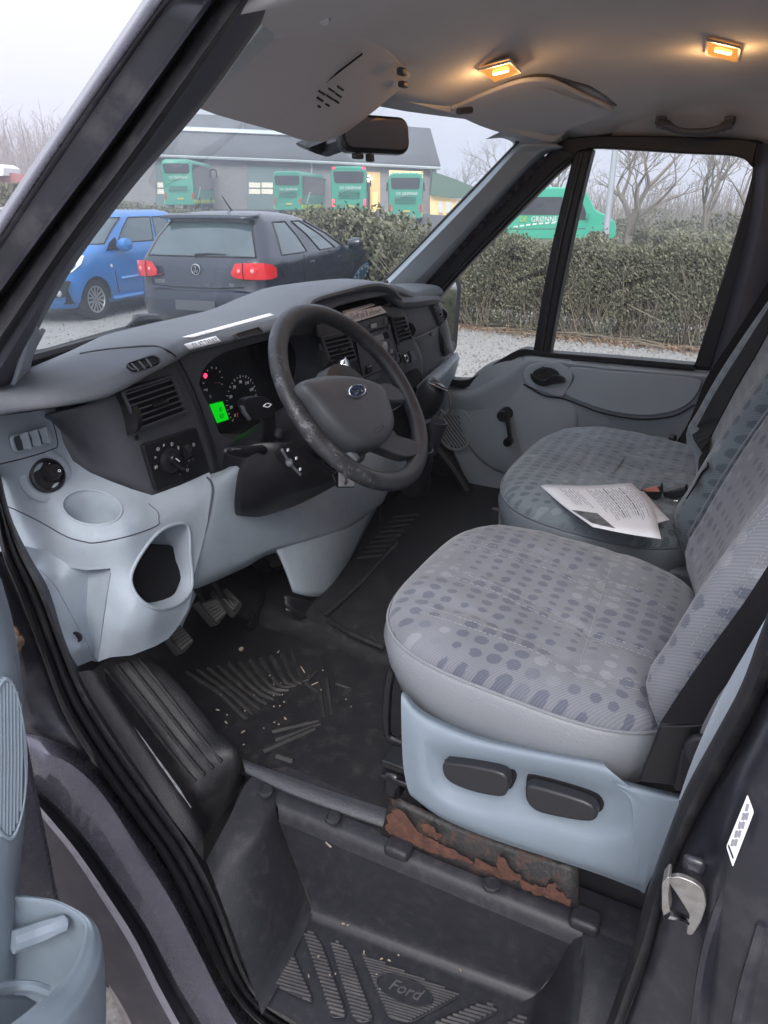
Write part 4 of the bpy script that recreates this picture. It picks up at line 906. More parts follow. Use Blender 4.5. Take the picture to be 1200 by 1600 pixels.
mesh('knee_seam', tube(crom(QL([(318, 744, .912), (328, 750, .893), (332, 768, .880), (324, 815, .879), (308, 875, .885), (300, 912, .894)]), 4), .002, 6), M_['trimdk'], DASH)
cf = Q([[(427, 850, .893), (470, 835, .884), (535, 806, .874), (602, 768, .895)],
        [(438, 870, .885), (475, 862, .870), (532, 845, .862), (578, 815, .887)],
        [(450, 900, .88), (480, 895, .865), (524, 888, .865), (552, 868, .89)],
        [(459, 926, .878), (485, 932, .865), (515, 930, .87), (527, 912, .90)]])
mesh('console_foot', net(cf, 4, 4), M_['blue'], DASH, solid=.006, off=1, ang=60)
mesh('dash_underside', net([[V((.80, .93, .93)), V((1.1, .92, .90)), V((1.3, .93, .95)), V((1.6, .96, 1.0)), V((2.2, .97, 1.05))], [V((.80, 1.18, .95)), V((1.1, 1.18, .95)), V((1.3, 1.18, 1.0)), V((1.6, 1.18, 1.0)), V((2.2, 1.18, 1.05))]], 2, 2), M_['black'], DASH)
mesh('stack_base', net(Q([[(530, 652, .935), (600, 648, .93), (664, 606, .93)], [(550, 720, .955), (620, 715, .955), (684, 690, .955)], [(580, 810, 1.0), (640, 800, 1.0), (700, 770, 1.0)]]), 4, 4), M_['black'], DASH, solid=.006)
mesh('centre_duct', join(box((1.62, .98, .90), .40, .10, .46)), M_['black'], DASH, bevel=.02)

# ---- stickers on the dashboard
def sticker(C, label, txt, size=None, mt=M_['white'], ink=None):
    n_ = (C[1] - C[0]).cross(C[3] - C[0]).normalized()
    if n_.dot(CAMP - C[0]) < 0: n_ = -n_
    o = mesh('paper_sticker', prism(C, n_ * .0005), mt, DASH, smooth=False, label=label)
    ux = C[1] - C[0]; uy = C[0] - C[3]
    if txt: mesh('sticker_text', text_vf(txt, size, sum(C, V()) / 4 + n_ * .0007, ux, uy, .0002), ink or M_['ink'], o, smooth=False)
    return o
def decal(C, label, txt, fx=.90, fy=.66):
    gr = [decal_pts(PAD_, C, [(i / 12, j / 4) for i in range(13)], .0014) for j in range(5)]
    o = mesh('paper_sticker', loft(gr), M_['white'], DASH, label=label, solid=.0004, off=1)
    tv, tf = text_vf(txt, 1, (0, 0, 0), (1, 0, 0), (0, 1, 0), 0)
    x0, x1 = min(v.x for v in tv), max(v.x for v in tv); y0, y1 = min(v.y for v in tv), max(v.y for v in tv)
    st = [(.5 + ((v.x - x0) / (x1 - x0) - .5) * fx, .5 - ((v.y - y0) / (y1 - y0) - .5) * fy) for v in tv]
    mesh('sticker_text', (decal_pts(PAD_, C, st, .0026), tf), M_['ink'], o, smooth=False); return o
def decal_pts_row(C, st): return decal_pts(PAD_, C, st, .0026)
decal([(287, 538), (337, 525), (346, 534), (296, 547)], 'white sticker lettered HUSK AT TANKE on the dashboard edge', 'HUSK AT TANKE')
LC = [(284, 527), (421, 489.5), (430, 492), (302, 527.5)]
gr = [decal_pts(PAD_, LC, [(i / 20, j / 2) for i in range(21)], .0016) for j in range(3)]
lo_s = mesh('paper_sticker', loft(gr), M_['white'], DASH, label='long white sticker lying along the top of the dashboard', solid=.0004, off=1)
for k in range(16):
    a_ = .14 + .72 * k / 15; w_ = .022 + .008 * (k % 3)
    mesh('sticker_text', (decal_pts_row(LC, [(a_, .25), (a_ + w_, .25), (a_ + w_, .72), (a_, .72)]), [(0, 1, 2, 3)]), M_['greyink'], lo_s, smooth=False)
sticker(QL([(536, 491, .893), (594, 478, .893), (604, 488, .888), (552, 504, .888)]), 'white hand-lettered sticker above the radio', 'Godt på & nihower', .021, ink=M_['greyink'])
mesh('loose_paper', prism(QL([(540, 487, .905), (585, 475, .905), (586, 477, .90), (541, 491, .90)]), (0, .01, .0008)), M_['white'], DASH, smooth=False)
# ================================================================ FLOOR, STEP, JAMBS (parts of the van)
FZ = .66
floor = net([[V((.80, .36, FZ - .004)), V((.80, .6, FZ - .004)), V((.80, .80, FZ)), V((.82, 1.0, FZ)), V((.88, 1.16, FZ + .05)), V((.9, 1.21, FZ + .2))],
             [V((1.0, .36, FZ)), V((1.0, .6, FZ)), V((1.0, .80, FZ)), V((1.0, 1.0, FZ)), V((1.0, 1.16, FZ + .06)), V((1.0, 1.21, FZ + .2))],
             [V((1.16, .36, FZ)), V((1.18, .6, FZ)), V((1.19, .8, FZ)), V((1.2, 1.0, FZ)), V((1.2, 1.16, FZ + .06)), V((1.2, 1.21, FZ + .2))],
             [V((1.20, .36, FZ + .004)), V((1.215, .6, FZ + .004)), V((1.225, .8, FZ + .004)), V((1.235, 1.0, FZ + .004)), V((1.24, 1.16, FZ + .06)), V((1.24, 1.21, FZ + .2))],
             [V((1.255, .36, FZ + .035)), V((1.27, .6, FZ + .035)), V((1.28, .8, FZ + .035)), V((1.29, 1.0, FZ + .035)), V((1.30, 1.16, FZ + .08)), V((1.30, 1.21, FZ + .2))],
             [V((1.42, .36, FZ + .042)), V((1.42, .6, FZ + .042)), V((1.43, .8, FZ + .042)), V((1.43, 1.0, FZ + .042)), V((1.43, 1.16, FZ + .08)), V((1.43, 1.21, FZ + .2))],
             [V((1.7, .36, FZ + .042)), V((1.7, .6, FZ + .042)), V((1.7, .8, FZ + .042)), V((1.7, 1.0, FZ + .05)), V((1.7, 1.16, FZ + .1)), V((1.7, 1.21, FZ + .2))],
             [V((2.25, .36, FZ + .042)), V((2.25, .6, FZ + .042)), V((2.25, .8, FZ + .042)), V((2.25, 1.0, FZ + .06)), V((2.25, 1.16, FZ + .1)), V((2.25, 1.21, FZ + .2))]], 3, 4)
FM = mesh('floor_mat', floor, M_['mat'], VAN, label='dirty black rubber floor mat in the driver footwell')
mesh('floor_pan', box((1.56, -.25, FZ - .01), 1.4, 1.25, .03), M_['black'], VAN)
# moulded ribs of the heel pad: raised bars following the photo
def zbar(a, b, z, r=.004, h=.002): return tube([P(*a, Z=z), P(*b, Z=z)], (r, h), 6, flat=None)
rb = []
for k in range(11):
    t = k / 10
    rb.append(tube(crom([P(292 + 165 * t, 1050 - 70 * t + 40 * t, Z=FZ + .001), P(345 + 130 * t, 1085 - 20 * t, Z=FZ + .001), P(385 + 110 * t, 1125 - 75 * t, Z=FZ - .0022)], 3), (.006, .0045), 6))
M_['matdusty'] = mat('dusty_rubber', (.016, .015, .015), .6, var=.3, vscale=20, dirt=(.05, .044, .039), dscale=45, damt=.7)
mesh('mat_rib', join(*rb), M_['matdusty'], FM)['kind'] = 'stuff'
bars = [((512, 1062), (520, 1120)), ((500, 1072), (508, 1122)), ((425, 1145), (498, 1128)), ((411, 1175), (492, 1140)), ((430, 1158), (500, 1133)), ((525, 1070), (548, 1078)), ((548, 1078), (525, 1100)), ((432, 1182), (458, 1190)), ((478, 1070), (498, 1084))]
for a, b in bars:
    mesh('mat_bar', zbar(a, b, FZ - .0028, .007, .005), M_['matdusty'], FM)
for k in range(9):      # ribs on the passenger side
    a, b = P(558 + 7 * k, 872 - 8 * k, Z=FZ + .045), P(598 + 7 * k, 868 - 8 * k, Z=FZ + .045)
    mesh('mat_rib', tube([a, b], (.0045, .003), 6), M_['mat'], FM)
mesh('mat_fold', tube(crom([P(512, 968, Z=FZ + .046), P(548, 990, Z=FZ + .046), P(600, 1012, Z=FZ + .046)], 4), (.006, .004), 8), M_['mat'], FM)
mesh('mat_edge', tube(crom([P(508, 962, Z=FZ + .046), P(560, 915, Z=FZ + .046), P(588, 884, Z=FZ + .046), P(620, 850, Z=FZ + .046)], 4), (.006, .004), 8), M_['mat'], FM)
# textured lip of the mat at the step
lip = [[P(378, 1186, Z=FZ + .012), P(450, 1212, Z=FZ + .012), P(530, 1240, Z=FZ + .012), P(612, 1266, Z=FZ + .012)],
       [P(380, 1192, Z=FZ + .016), P(450, 1222, Z=FZ + .016), P(530, 1252, Z=FZ + .016), P(612, 1280, Z=FZ + .016)],
       [P(384, 1207, Z=FZ + .008), P(450, 1238, Z=FZ + .008), P(530, 1268, Z=FZ + .008), P(606, 1294, Z=FZ + .008)],
       [P(386, 1210, Z=FZ - .01), P(450, 1241, Z=FZ - .01), P(530, 1271, Z=FZ - .01), P(606, 1297, Z=FZ - .01)]]
mesh('mat_lip', net(lip, 4, 4), mat('grained_rubber_lip', (.055, .058, .068), .5, bump=1, bscale=330, dirt=(.12, .11, .10), dscale=20, damt=.3), FM)
# crumbs and straw lying in the footwell
cr = []
random.seed(3)
for k in range(34):
    u = random.gauss(440, 60); v = random.gauss(1075, 38)
    if not (300 < u < 590 and 985 < v < 1180): continue
    a = random.random() * 3; s_ = random.choice((.002, .002, .003, .003, .008))
    cr.append(box(P(u, v, Z=FZ + .004), s_, .0022, .0018, M.Rotation(a, 3, 'Z')))
cr += [box(P(377, 1014, Z=FZ + .006), .008, .007, .006), box(P(473, 1046, Z=FZ + .004), .024, .002, .002, M.Rotation(.9, 3, 'Z')), box(P(492, 1068, Z=FZ + .004), .016, .002, .002, M.Rotation(-.4, 3, 'Z'))]
for k in range(22):
    u = random.gauss(560, 110); v = random.gauss(1465, 45)
    if 470 < u < 840: cr.append(box(P(u, v, Z=.462), random.choice((.002, .003, .005)), .002, .0015, M.Rotation(k, 3, 'Z')))
cr += [box(P(513, 1320, X=.760), .002, .012, .002, M.Rotation(.5, 3, 'X'))]
mesh('crumbs', join(*cr), mat('straw_crumbs', (.30, .25, .19), .9, var=.3, vscale=90), FM, smooth=False)['kind'] = 'stuff'

# wheel-arch cover in ribbed rubber
wa_ = [[P(118, 1050, X=.675), P(165, 1135, X=.67), P(222, 1220, X=.665), P(285, 1300, X=.66), P(318, 1345, X=.66)],
       [P(150, 1050, X=.70), P(200, 1130, X=.695), P(250, 1205, X=.69), P(298, 1272, X=.685), P(318, 1310, X=.68)],
       [P(172, 1082, X=.715), P(215, 1140, X=.71), P(262, 1205, X=.705), P(302, 1262, X=.70), P(324, 1302, X=.70)],
       [P(166, 1046, X=.755), P(218, 1112, X=.75), P(268, 1176, X=.745), P(305, 1225, X=.735), P(326, 1298, X=.72)],
       [P(218, 1030, X=.805), P(262, 1084, X=.80), P(312, 1148, X=.79), P(350, 1190, X=.775), P(334, 1290, X=.75)],
       [P(240, 1030, X=.835), P(290, 1080, X=.83), P(338, 1140, X=.82), P(376, 1186, X=.80), P(350, 1268, X=.775)],
       [P(248, 1060, X=.85), P(292, 1105, X=.85), P(340, 1165, X=.84), P(380, 1210, X=.83), P(366, 1250, X=.80)]]
WA = mesh('wheel_arch_cover', net(wa_, 5, 5), M_['mat'], VAN, label='black rubber cover over the driver wheel arch with raised ribs', ang=60)
for k in range(4):
    s_ = k / 3
    a = wa_[3][0].lerp(wa_[4][0], s_); b = wa_[3][1].lerp(wa_[4][1], s_); c = wa_[3][2].lerp(wa_[4][2], s_); d = wa_[3][3].lerp(wa_[4][3], s_ * .9 + .05)
    mesh('cover_rib', tube(crom([p + V((-.002, 0, .004)) for p in (a, b, c, d)], 4), (.0035, .003), 6), M_['mat'], WA)
scf = crom([P(*q, X=x) for q, x in (((172, 1084), .711), ((186, 1108), .709), ((216, 1145), .706), ((262, 1207), .70), ((300, 1262), .697))], 4)
mesh('worn_edge', tube([p + V((-.002, 0, .002)) for p in scf], [.001, .003, .0045, .004, .0025, .002, .002, .0025, .001], 6), mat('scuffed_rubber', (.30, .30, .32), .6, bump=1, bscale=700, dirt=(.03, .03, .03), dscale=120, damt=.95), WA)

# ---- step tray
SB = .455                     # height of the step floor
tl, tr_, = P(430, 1270, Z=.64), P(906, 1468, Z=.63)
bl, br = P(480, 1420, Z=SB), P(852, 1562, Z=SB)
fl, fb = P(336, 1374, Z=.60), P(400, 1572, Z=SB)          # front wall near the seal
brn = V((.60, br.y + .0, SB)); trn = V((.60, tr_.y - .01, .60))
st = [[V((.83, tl.y + .10, .665)), V((.83, .52, .662)), V((.83, .30, .66)), V((.83, .12, .66)), V((.83, -.08, .66))],
      [tl + V((.012, .0, .012)), tl.lerp(tr_, .33) + V((.012, 0, .012)), tl.lerp(tr_, .66) + V((.012, 0, .012)), tr_ + V((.012, .0, .012)), tr_ + V((.012, -.14, .012))],
      [tl + V((0, -.006, -.004)), tl.lerp(tr_, .33) + V((0, 0, -.004)), tl.lerp(tr_, .66) + V((0, 0, -.004)), tr_ + V((0, .008, -.006)), tr_ + V((0, -.13, 0))]]
def fillet(rows, k): return net(rows, k, k)
top_rim = [V((.84, .70, FZ + .004)), V((.84, .40, FZ + .004)), V((.84, .15, FZ)), V((.84, -.10, FZ))]
mesh_rows = [[tl + V((.085, .03, .02)), tl.lerp(tr_, .33) + V((.075, 0, .02)), tl.lerp(tr_, .66) + V((.07, 0, .02)), tr_ + V((.07, .02, .02)), tr_ + V((.07, -.2, .02))],
             [tl + V((.02, .01, .014)), tl.lerp(tr_, .33) + V((.02, 0, .014)), tl.lerp(tr_, .66) + V((.02, 0, .014)), tr_ + V((.02, .0, .014)), tr_ + V((.02, -.2, .014))],
             [tl + V((.004, -.004, .006)), tl.lerp(tr_, .33) + V((.004, 0, .006)), tl.lerp(tr_, .66) + V((.004, 0, .006)), tr_ + V((.004, .0, .006)), tr_ + V((.004, -.2, .006))],
             [tl + V((-.004, -.01, -.012)), tl.lerp(tr_, .33) + V((-.004, 0, -.012)), tl.lerp(tr_, .66) + V((-.004, 0, -.012)), tr_ + V((-.004, .0, -.012)), tr_ + V((-.004, -.2, -.012))]]
ST = mesh('step_tray', net(mesh_rows, 5, 4), M_['tray'], VAN, label='black plastic entry step with a ribbed tread', ang=60)
inner = [[tl + V((-.003, -.008, -.010)), tl.lerp(tr_, .5) + V((-.003, 0, -.010)), tr_ + V((-.003, .01, -.010))],
         [tl.lerp(bl, .5) + V((0, -.006, 0)), (tl + tr_ + bl + br) / 4, tr_.lerp(br, .5) + V((0, .006, 0))],
         [bl + V((0, -.008, .02)), bl.lerp(br, .5) + V((0, 0, .02)), br + V((0, .008, .02))],
         [bl + V((-.012, -.012, .002)), bl.lerp(br, .5) + V((-.012, 0, .002)), br + V((-.012, .010, .002))],
         [bl + V((-.03, -.015, 0)), bl.lerp(br, .5) + V((-.03, 0, 0)), br + V((-.03, .012, 0))]]
mesh('step_riser', net(inner, 5, 5), M_['tray'], ST, ang=60)
f0 = [bl + V((-.028, .03, 0)), bl.lerp(br, .33) + V((-.028, 0, 0)), bl.lerp(br, .66) + V((-.028, 0, 0)), br + V((-.028, .012, 0))]
f2 = [P(398, 1562, Z=SB - .004), P(450, 1590, Z=SB - .004), P(560, 1650, Z=SB - .004), V((.60, br.y + .01, SB - .004))]
flo = [f0, [a_.lerp(b2, .5) for a_, b2 in zip(f0, f2)], f2]
mesh('step_floor', net(flo, 4, 3), M_['tray'], ST)
L0 = [tl + V((.085, .03, .022)), P(392, 1215, Z=.668), P(358, 1278, Z=.662), P(322, 1345, Z=.648)]
L1 = [tl + V((.006, .004, .004)), P(410, 1296, Z=.645), P(376, 1336, Z=.632), P(335, 1378, Z=.61)]
L2 = [bl + V((.008, .0, .004)), P(464, 1452, Z=SB + .004), P(438, 1506, Z=SB + .004), P(404, 1566, Z=SB + .004)]
dv_ = [(b - a).normalized() for a, b in zip(L1, L2)]; ov_ = [(a - b).normalized() for a, b in zip(L0, L1)]
side_rows = [L0, [a.lerp(b, .5) for a, b in zip(L0, L1)], [p + o * .014 for p, o in zip(L1, ov_)], [p + o * .006 + d * .0015 for p, o, d in zip(L1, ov_, dv_)], [p + o * .0015 + d * .006 for p, o, d in zip(L1, ov_, dv_)], [p + d * .014 for p, d in zip(L1, dv_)]]
side_rows += [[a.lerp(b, t) for a, b in zip(L1, L2)] for t in (.3, .6, .9)] + [[p + d * -.012 for p, d in zip(L2, dv_)], [p + d * -.003 + V((-.004, -.004, 0)) for p, d in zip(L2, dv_)], [p + V((-.014, -.016, 0)) for p in L2]]
mesh('step_side', loft([crom(r, 5) for r in side_rows]), M_['tray'], ST, ang=70)
rrw = [[tr_ + V((.01, -.005, .008)), V((.70, tr_.y - .02, .635)), V((.62, tr_.y - .03, .60))],
       [tr_ + V((-.002, .012, -.012)), V((.70, tr_.y - .005, .615)), V((.62, tr_.y - .015, .58))],
       [tr_.lerp(br, .5) + V((0, .008, 0)), V((.70, (tr_.y + br.y) / 2, .53)), V((.62, (tr_.y + br.y) / 2 - .01, .52))],
       [br + V((-.002, .010, .015)), V((.70, br.y, SB + .02)), V((.62, br.y - .01, SB + .02))],
       [br + V((-.02, .03, 0)), V((.70, br.y + .02, SB)), V((.62, br.y + .02, SB))]]
mesh('step_side', net(rrw, 4, 4), M_['tray'], ST, ang=60)
mesh('step_end_ledge', net([[tr_ + V((.02, .0, .013)), tr_ + V((-.05, -.01, .0)), tr_ + V((-.12, -.02, -.03))], [tr_ + V((.02, -.12, .013)), tr_ + V((-.05, -.12, .0)), tr_ + V((-.12, -.12, -.03))], [tr_ + V((.02, -.22, .013)), tr_ + V((-.05, -.22, .0)), tr_ + V((-.12, -.22, -.03))]], 3, 3), M_['tray'], ST)
for u, v in ((415, 1237), (520, 1278), (768, 1383)):
    mesh('push_rivet', lathe([(.014, 0), (.013, .004), (.010, .005), (.009, .002), (.001, .003)], P(u, v, Z=.662), (-.1, 0, 1), 20), M_['tray'], ST)
for u, v in ((624, 1325), (915, 1437)):
    mesh('rim_clip', box(P(u, v, Z=.655), .035, .042, .02), M_['tray'], ST, bevel=.007, seg=3)
# tread panels: raised plates, each with its ribs
def tread(px, nr, dirv):
    C = [P(u, v, Z=SB + .001) for u, v in px]
    o = mesh('tread_plate', prism(roundpoly(C, .010), (0, 0, .002)), M_['tray'], ST, bevel=.0008, seg=1)
    c = sum(C, V()) / len(C); dv = V(dirv).normalized(); nv = V((-dv.y, dv.x, 0)); ribs = []
    lo_, hi_ = min((p - c).dot(nv) for p in C), max((p - c).dot(nv) for p in C)
    for k in range(nr):
        h = lo_ + (hi_ - lo_) * (k + .5) / nr; xs_ = []
        for i in range(len(C)):
            a, b = C[i] - c, C[(i + 1) % len(C)] - c; da, db = a.dot(nv) - h, b.dot(nv) - h
            if da * db < 0: t = da / (da - db); xs_.append((a.lerp(b, t)).dot(dv))
        if len(xs_) >= 2:
            s0, s1 = min(xs_) + .004, max(xs_) - .004
            if s1 - s0 > .004: ribs.append(box(c + dv * (s0 + s1) / 2 + nv * h + V((0, 0, .003)), s1 - s0, (hi_ - lo_) / nr * .5, .0022, M((dv, nv, V((0, 0, 1)))).transposed()))
    if ribs:
        rm_ = mesh('tread_rib', join(*ribs), M_['treadrib'], o, smooth=False); rm_['kind'] = 'stuff'
    return o
M_['treadrib'] = mat('worn_tread_rib', (.075, .073, .078), .55, var=.2, vscale=30, dirt=(.17, .155, .145), dscale=22, damt=.6)
RD = P(560, 1490, Z=SB) - P(440, 1440, Z=SB)
RD = V((RD.x, RD.y, 0))
rdir = (P(700, 1530, Z=SB) - P(560, 1492, Z=SB))
tread([(458, 1487), (490, 1562), (487, 1568), (426, 1540)], 13, rdir)
tread([(470, 1456), (492, 1458), (506, 1480), (544, 1590), (516, 1592), (478, 1478)], 22, rdir)
tread([(513, 1472), (530, 1472), (546, 1488), (586, 1595), (562, 1600), (548, 1590)], 22, rdir)
tread([(561, 1490), (722, 1556), (640, 1600), (604, 1590)], 20, rdir)
tread([(745, 1568), (772, 1570), (780, 1582), (715, 1612), (672, 1600)], 9, rdir)
tread([(805, 1588), (830, 1592), (815, 1612), (770, 1612)], 5, rdir)
oc = P(632, 1548, Z=SB + .006); ou = (P(670, 1563, Z=SB + .006) - oc); ov = (P(640, 1530, Z=SB + .006) - oc)
ov = ov - ou * (ov.dot(ou) / ou.dot(ou))
ov = ov.normalized() * .019
ob = mesh('step_emblem', prism(ell(oc, ou.normalized() * .047, ov, 36), (0, 0, .002)), M_['tray'], ST, bevel=.0006)
mesh('emblem_rim', tube(ell(oc + V((0, 0, .002)), ou.normalized() * .045, ov * .94, 40), .0014, 5, True), M_['tray'], ob)
mesh('emblem_script', text_vf('Ford', .027, oc + V((0, 0, .0026)), ou, ov, .0008, .35), M_['treadrib'], ob, smooth=False)

mesh('arch_panel', prism([V((.685, .725, .3)), V((.88, .725, .3)), V((.88, .725, .64)), V((.70, .725, .64))], (0, .01, 0)), M_['rubber'], VAN)
# rusty seat rail carrier between step and seat
rs = [[P(598, 1300, X=.80), P(700, 1345, X=.80), P(800, 1382, X=.80), P(905, 1418, X=.80)],
      [P(604, 1275, X=.805), P(700, 1318, X=.805), P(800, 1355, X=.805), P(905, 1390, X=.805)],
      [P(612, 1240, X=.82), P(700, 1280, X=.82), P(800, 1318, X=.82), P(905, 1352, X=.82)]]
CAR_ = mesh('seat_carrier', net(rs, 4, 3), mat('chipped_black_steel', (.014, .013, .013), .5, bump=.6, bscale=160, dirt=(.09, .04, .028), dscale=40, damt=.8), VAN, solid=.006, off=-1, label='rusty steel seat carrier above the step')
# rust scabs: ragged flakes raised from the steel, thickest at the front end
def scab(px, lift):
    C = [P(u, v, X=.7955 - lift) for u, v in px]; rr = random.Random(len(px)); out = []
    for i in range(len(C)):
        a_, b2 = C[i], C[(i + 1) % len(C)]; n_s = max(2, int((b2 - a_).length / .004))
        for k in range(n_s): out.append(a_.lerp(b2, k / n_s) + V((0, rr.gauss(0, .0016), rr.gauss(0, .0022))))
    c = sum(out, V()) / len(out) + V((-.0012, 0, 0))
    mesh('rust_flake', ([c] + out, [(0, 1 + i, 1 + (i + 1) % len(out)) for i in range(len(out))]), M_['rust'], CAR_, smooth=False)
for k, px in enumerate(([(602, 1298), (606, 1276), (620, 1264), (632, 1270), (640, 1292), (662, 1306), (700, 1326), (738, 1344), (740, 1350), (700, 1340), (650, 1322), (620, 1312)],
        [(775, 1338), (788, 1340), (800, 1362), (815, 1370), (808, 1380), (780, 1372), (740, 1352), (742, 1345), (776, 1358)],
        [(810, 1376), (850, 1388), (866, 1380), (872, 1392), (892, 1408), (894, 1414), (860, 1406), (815, 1388)], [(655, 1290), (668, 1286), (690, 1305), (680, 1312)])): scab(px, .0022 + .0004 * k)
for u, v in ((787, 1342), (782, 1362), (863, 1380)):
    mesh('bolt_hole', lathe([(.006, 0), (.005, .001), (.001, .001)], P(u, v, X=.797), (-1, 0, .1), 12), M_['ink'], VAN)
mesh('carrier_end', box(P(620, 1215, X=.835), .05, .03, .05), M_['gloss'], VAN, bevel=.008)

# ---- door aperture: rubber seal, painted jambs, sill
so = [(-30, 700), (-8, 800), (3, 862), (30, 930), (62, 1015), (98, 1110), (150, 1197), (205, 1275), (262, 1358), (310, 1452), (352, 1535), (398, 1592), (470, 1640)]
si = [(-10, 700), (12, 800), (40, 866), (72, 925), (108, 1020), (136, 1080), (186, 1160), (240, 1236), (300, 1320), (345, 1408), (378, 1502), (408, 1556), (480, 1605)]
def jl(t, X): return crom([P(a[0] + (b[0] - a[0]) * t, a[1] + (b[1] - a[1]) * t, X=X) for a, b in zip(so, si)], 4)
mesh('door_seal', loft([jl(-.02, .655), jl(.04, .635), jl(.16, .628), jl(.28, .636), jl(.34, .650), jl(.40, .640), jl(.52, .636), jl(.62, .642), jl(.66, .655), jl(.74, .648), jl(.90, .652), jl(1.02, .672)]), M_['rubber'], VAN, label='ribbed black rubber seal round the driver door opening', ang=50)
mesh('sill_flange', loft([jl(.95, .668), jl(1.02, .676), jl(1.15, .70)]), M_['tray'], VAN)
mesh('tray_edge', tube(crom([P(*q, X=.665) for q in [(334, 1382), (352, 1412), (372, 1470), (392, 1538), (412, 1562), (450, 1584)]], 4), (.006, .004), 6), M_['tray'], ST)
# hinge pillar (dark) above the fender return
hp = [[P(-20, 860, X=.60), P(3, 870, X=.64)], [P(5, 920, X=.60), P(32, 935, X=.64)], [P(25, 1010, X=.595), P(64, 1020, X=.64)], [P(30, 1090, X=.592), P(98, 1112, X=.64)], [P(34, 1140, X=.59), P(142, 1188, X=.64)]]
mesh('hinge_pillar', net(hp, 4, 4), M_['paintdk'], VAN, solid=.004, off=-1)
hr = [[P(34, 1136, X=.598), P(60, 1142, X=.61), P(104, 1160, X=.625), P(146, 1188, X=.638)], [P(34, 1146, X=.578), P(60, 1152, X=.585), P(100, 1172, X=.60), P(160, 1212, X=.632)]]
# broad painted return of the front wing
bandA = crom([P(*q, X=x) for q, x in (((30, 1144), .585), ((60, 1150), .592), ((104, 1168), .61), ((150, 1200), .637), ((206, 1278), .637), ((262, 1360), .637), ((308, 1453), .637), ((350, 1538), .637), ((396, 1596), .637), ((470, 1650), .637))], 3)
bandB = crom([P(*q, X=x) for q, x in (((32, 1165), .575), ((70, 1176), .58), ((112, 1196), .59), ((158, 1240), .605), ((210, 1318), .605), ((262, 1400), .605), ((305, 1480), .605), ((345, 1560), .605), ((380, 1612), .605), ((450, 1660), .605))], 3)
bandC = crom([P(*q, X=x) for q, x in (((32, 1218), .565), ((62, 1234), .567), ((100, 1268), .57), ((140, 1315), .575), ((190, 1385), .575), ((232, 1450), .575), ((270, 1522), .575), ((310, 1590), .575), ((340, 1632), .575), ((420, 1690), .575))], 3)
bandD = crom([P(*q, X=x) for q, x in (((32, 1226), .572), ((58, 1241), .575), ((95, 1276), .58), ((133, 1322), .585), ((182, 1392), .585), ((225, 1458), .585), ((262, 1530), .585), ((302, 1600), .585), ((332, 1642), .585), ((412, 1700), .585))], 3)
bandE = crom([P(*q, X=x) for q, x in (((32, 1238), .552), ((54, 1252), .553), ((86, 1288), .555), ((122, 1332), .558), ((170, 1402), .558), ((212, 1468), .558), ((248, 1540), .558), ((288, 1612), .558), ((320, 1655), .558), ((400, 1710), .558))], 3)
bandF = crom([P(*q, X=x) for q, x in (((32, 1246), .553), ((48, 1256), .554), ((78, 1292), .556), ((114, 1337), .56), ((160, 1407), .56), ((202, 1474), .56), ((240, 1548), .56), ((280, 1620), .56), ((312, 1662), .56), ((392, 1716), .56))], 3)
WING = mesh('wing_return', loft([bandA, bandB, bandC]), M_['paint'], VAN, solid=.003, off=-1, ang=50, label='violet-grey painted body return below the open driver door')
mesh('return_groove', loft([bandC, bandD, bandE]), M_['paintdk'], WING, ang=50)
mesh('return_ridge', loft([bandE, bandF]), mat('bare_edge_paint', (.30, .29, .34), .35, .5, dirt=(.12, .11, .12), dscale=40, damt=.6), WING)
bandG = crom([P(*q, X=x) for q, x in (((30, 1345), .54), ((46, 1362), .54), ((62, 1378), .54), ((92, 1402), .54), ((128, 1440), .54), ((160, 1520), .54), ((196, 1580), .54), ((225, 1640), .54), ((260, 1690), .54), ((340, 1750), .54))], 3)
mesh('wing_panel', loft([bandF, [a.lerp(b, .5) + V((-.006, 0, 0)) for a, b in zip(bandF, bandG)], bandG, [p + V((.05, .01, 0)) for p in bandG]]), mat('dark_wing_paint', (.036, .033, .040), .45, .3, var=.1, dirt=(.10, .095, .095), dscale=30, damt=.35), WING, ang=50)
ln_ = [[P(168, 1525, X=.60), P(176, 1530, X=.585)], [P(178, 1560, X=.60), P(196, 1552, X=.585)], [P(196, 1600, X=.60), P(232, 1590, X=.585)], [P(215, 1660, X=.60), P(262, 1640, X=.585)]]
mesh('arch_liner', net(ln_, 3, 3), mat('worn_liner', (.20, .18, .175), .7, dirt=(.06, .055, .05), dscale=20, damt=.6), VAN, solid=.004)
mesh('wheel_well', net([[V((.62, .80, .2)), V((.62, 1.2, .1)), V((.62, 1.45, .1))], [V((.88, .80, .2)), V((.88, 1.2, .1)), V((.88, 1.45, .1))], [V((.88, .95, .55)), V((.88, 1.2, .58)), V((.88, 1.45, .55))]], 3, 3), M_['dirt'], VAN)
mesh('arch_back', prism([V((.70, 1.13, .5)), V((.98, 1.13, .5)), V((.98, 1.13, 1.0)), V((.72, 1.13, 1.0))], (0, .02, 0)), M_['rubber'], VAN)
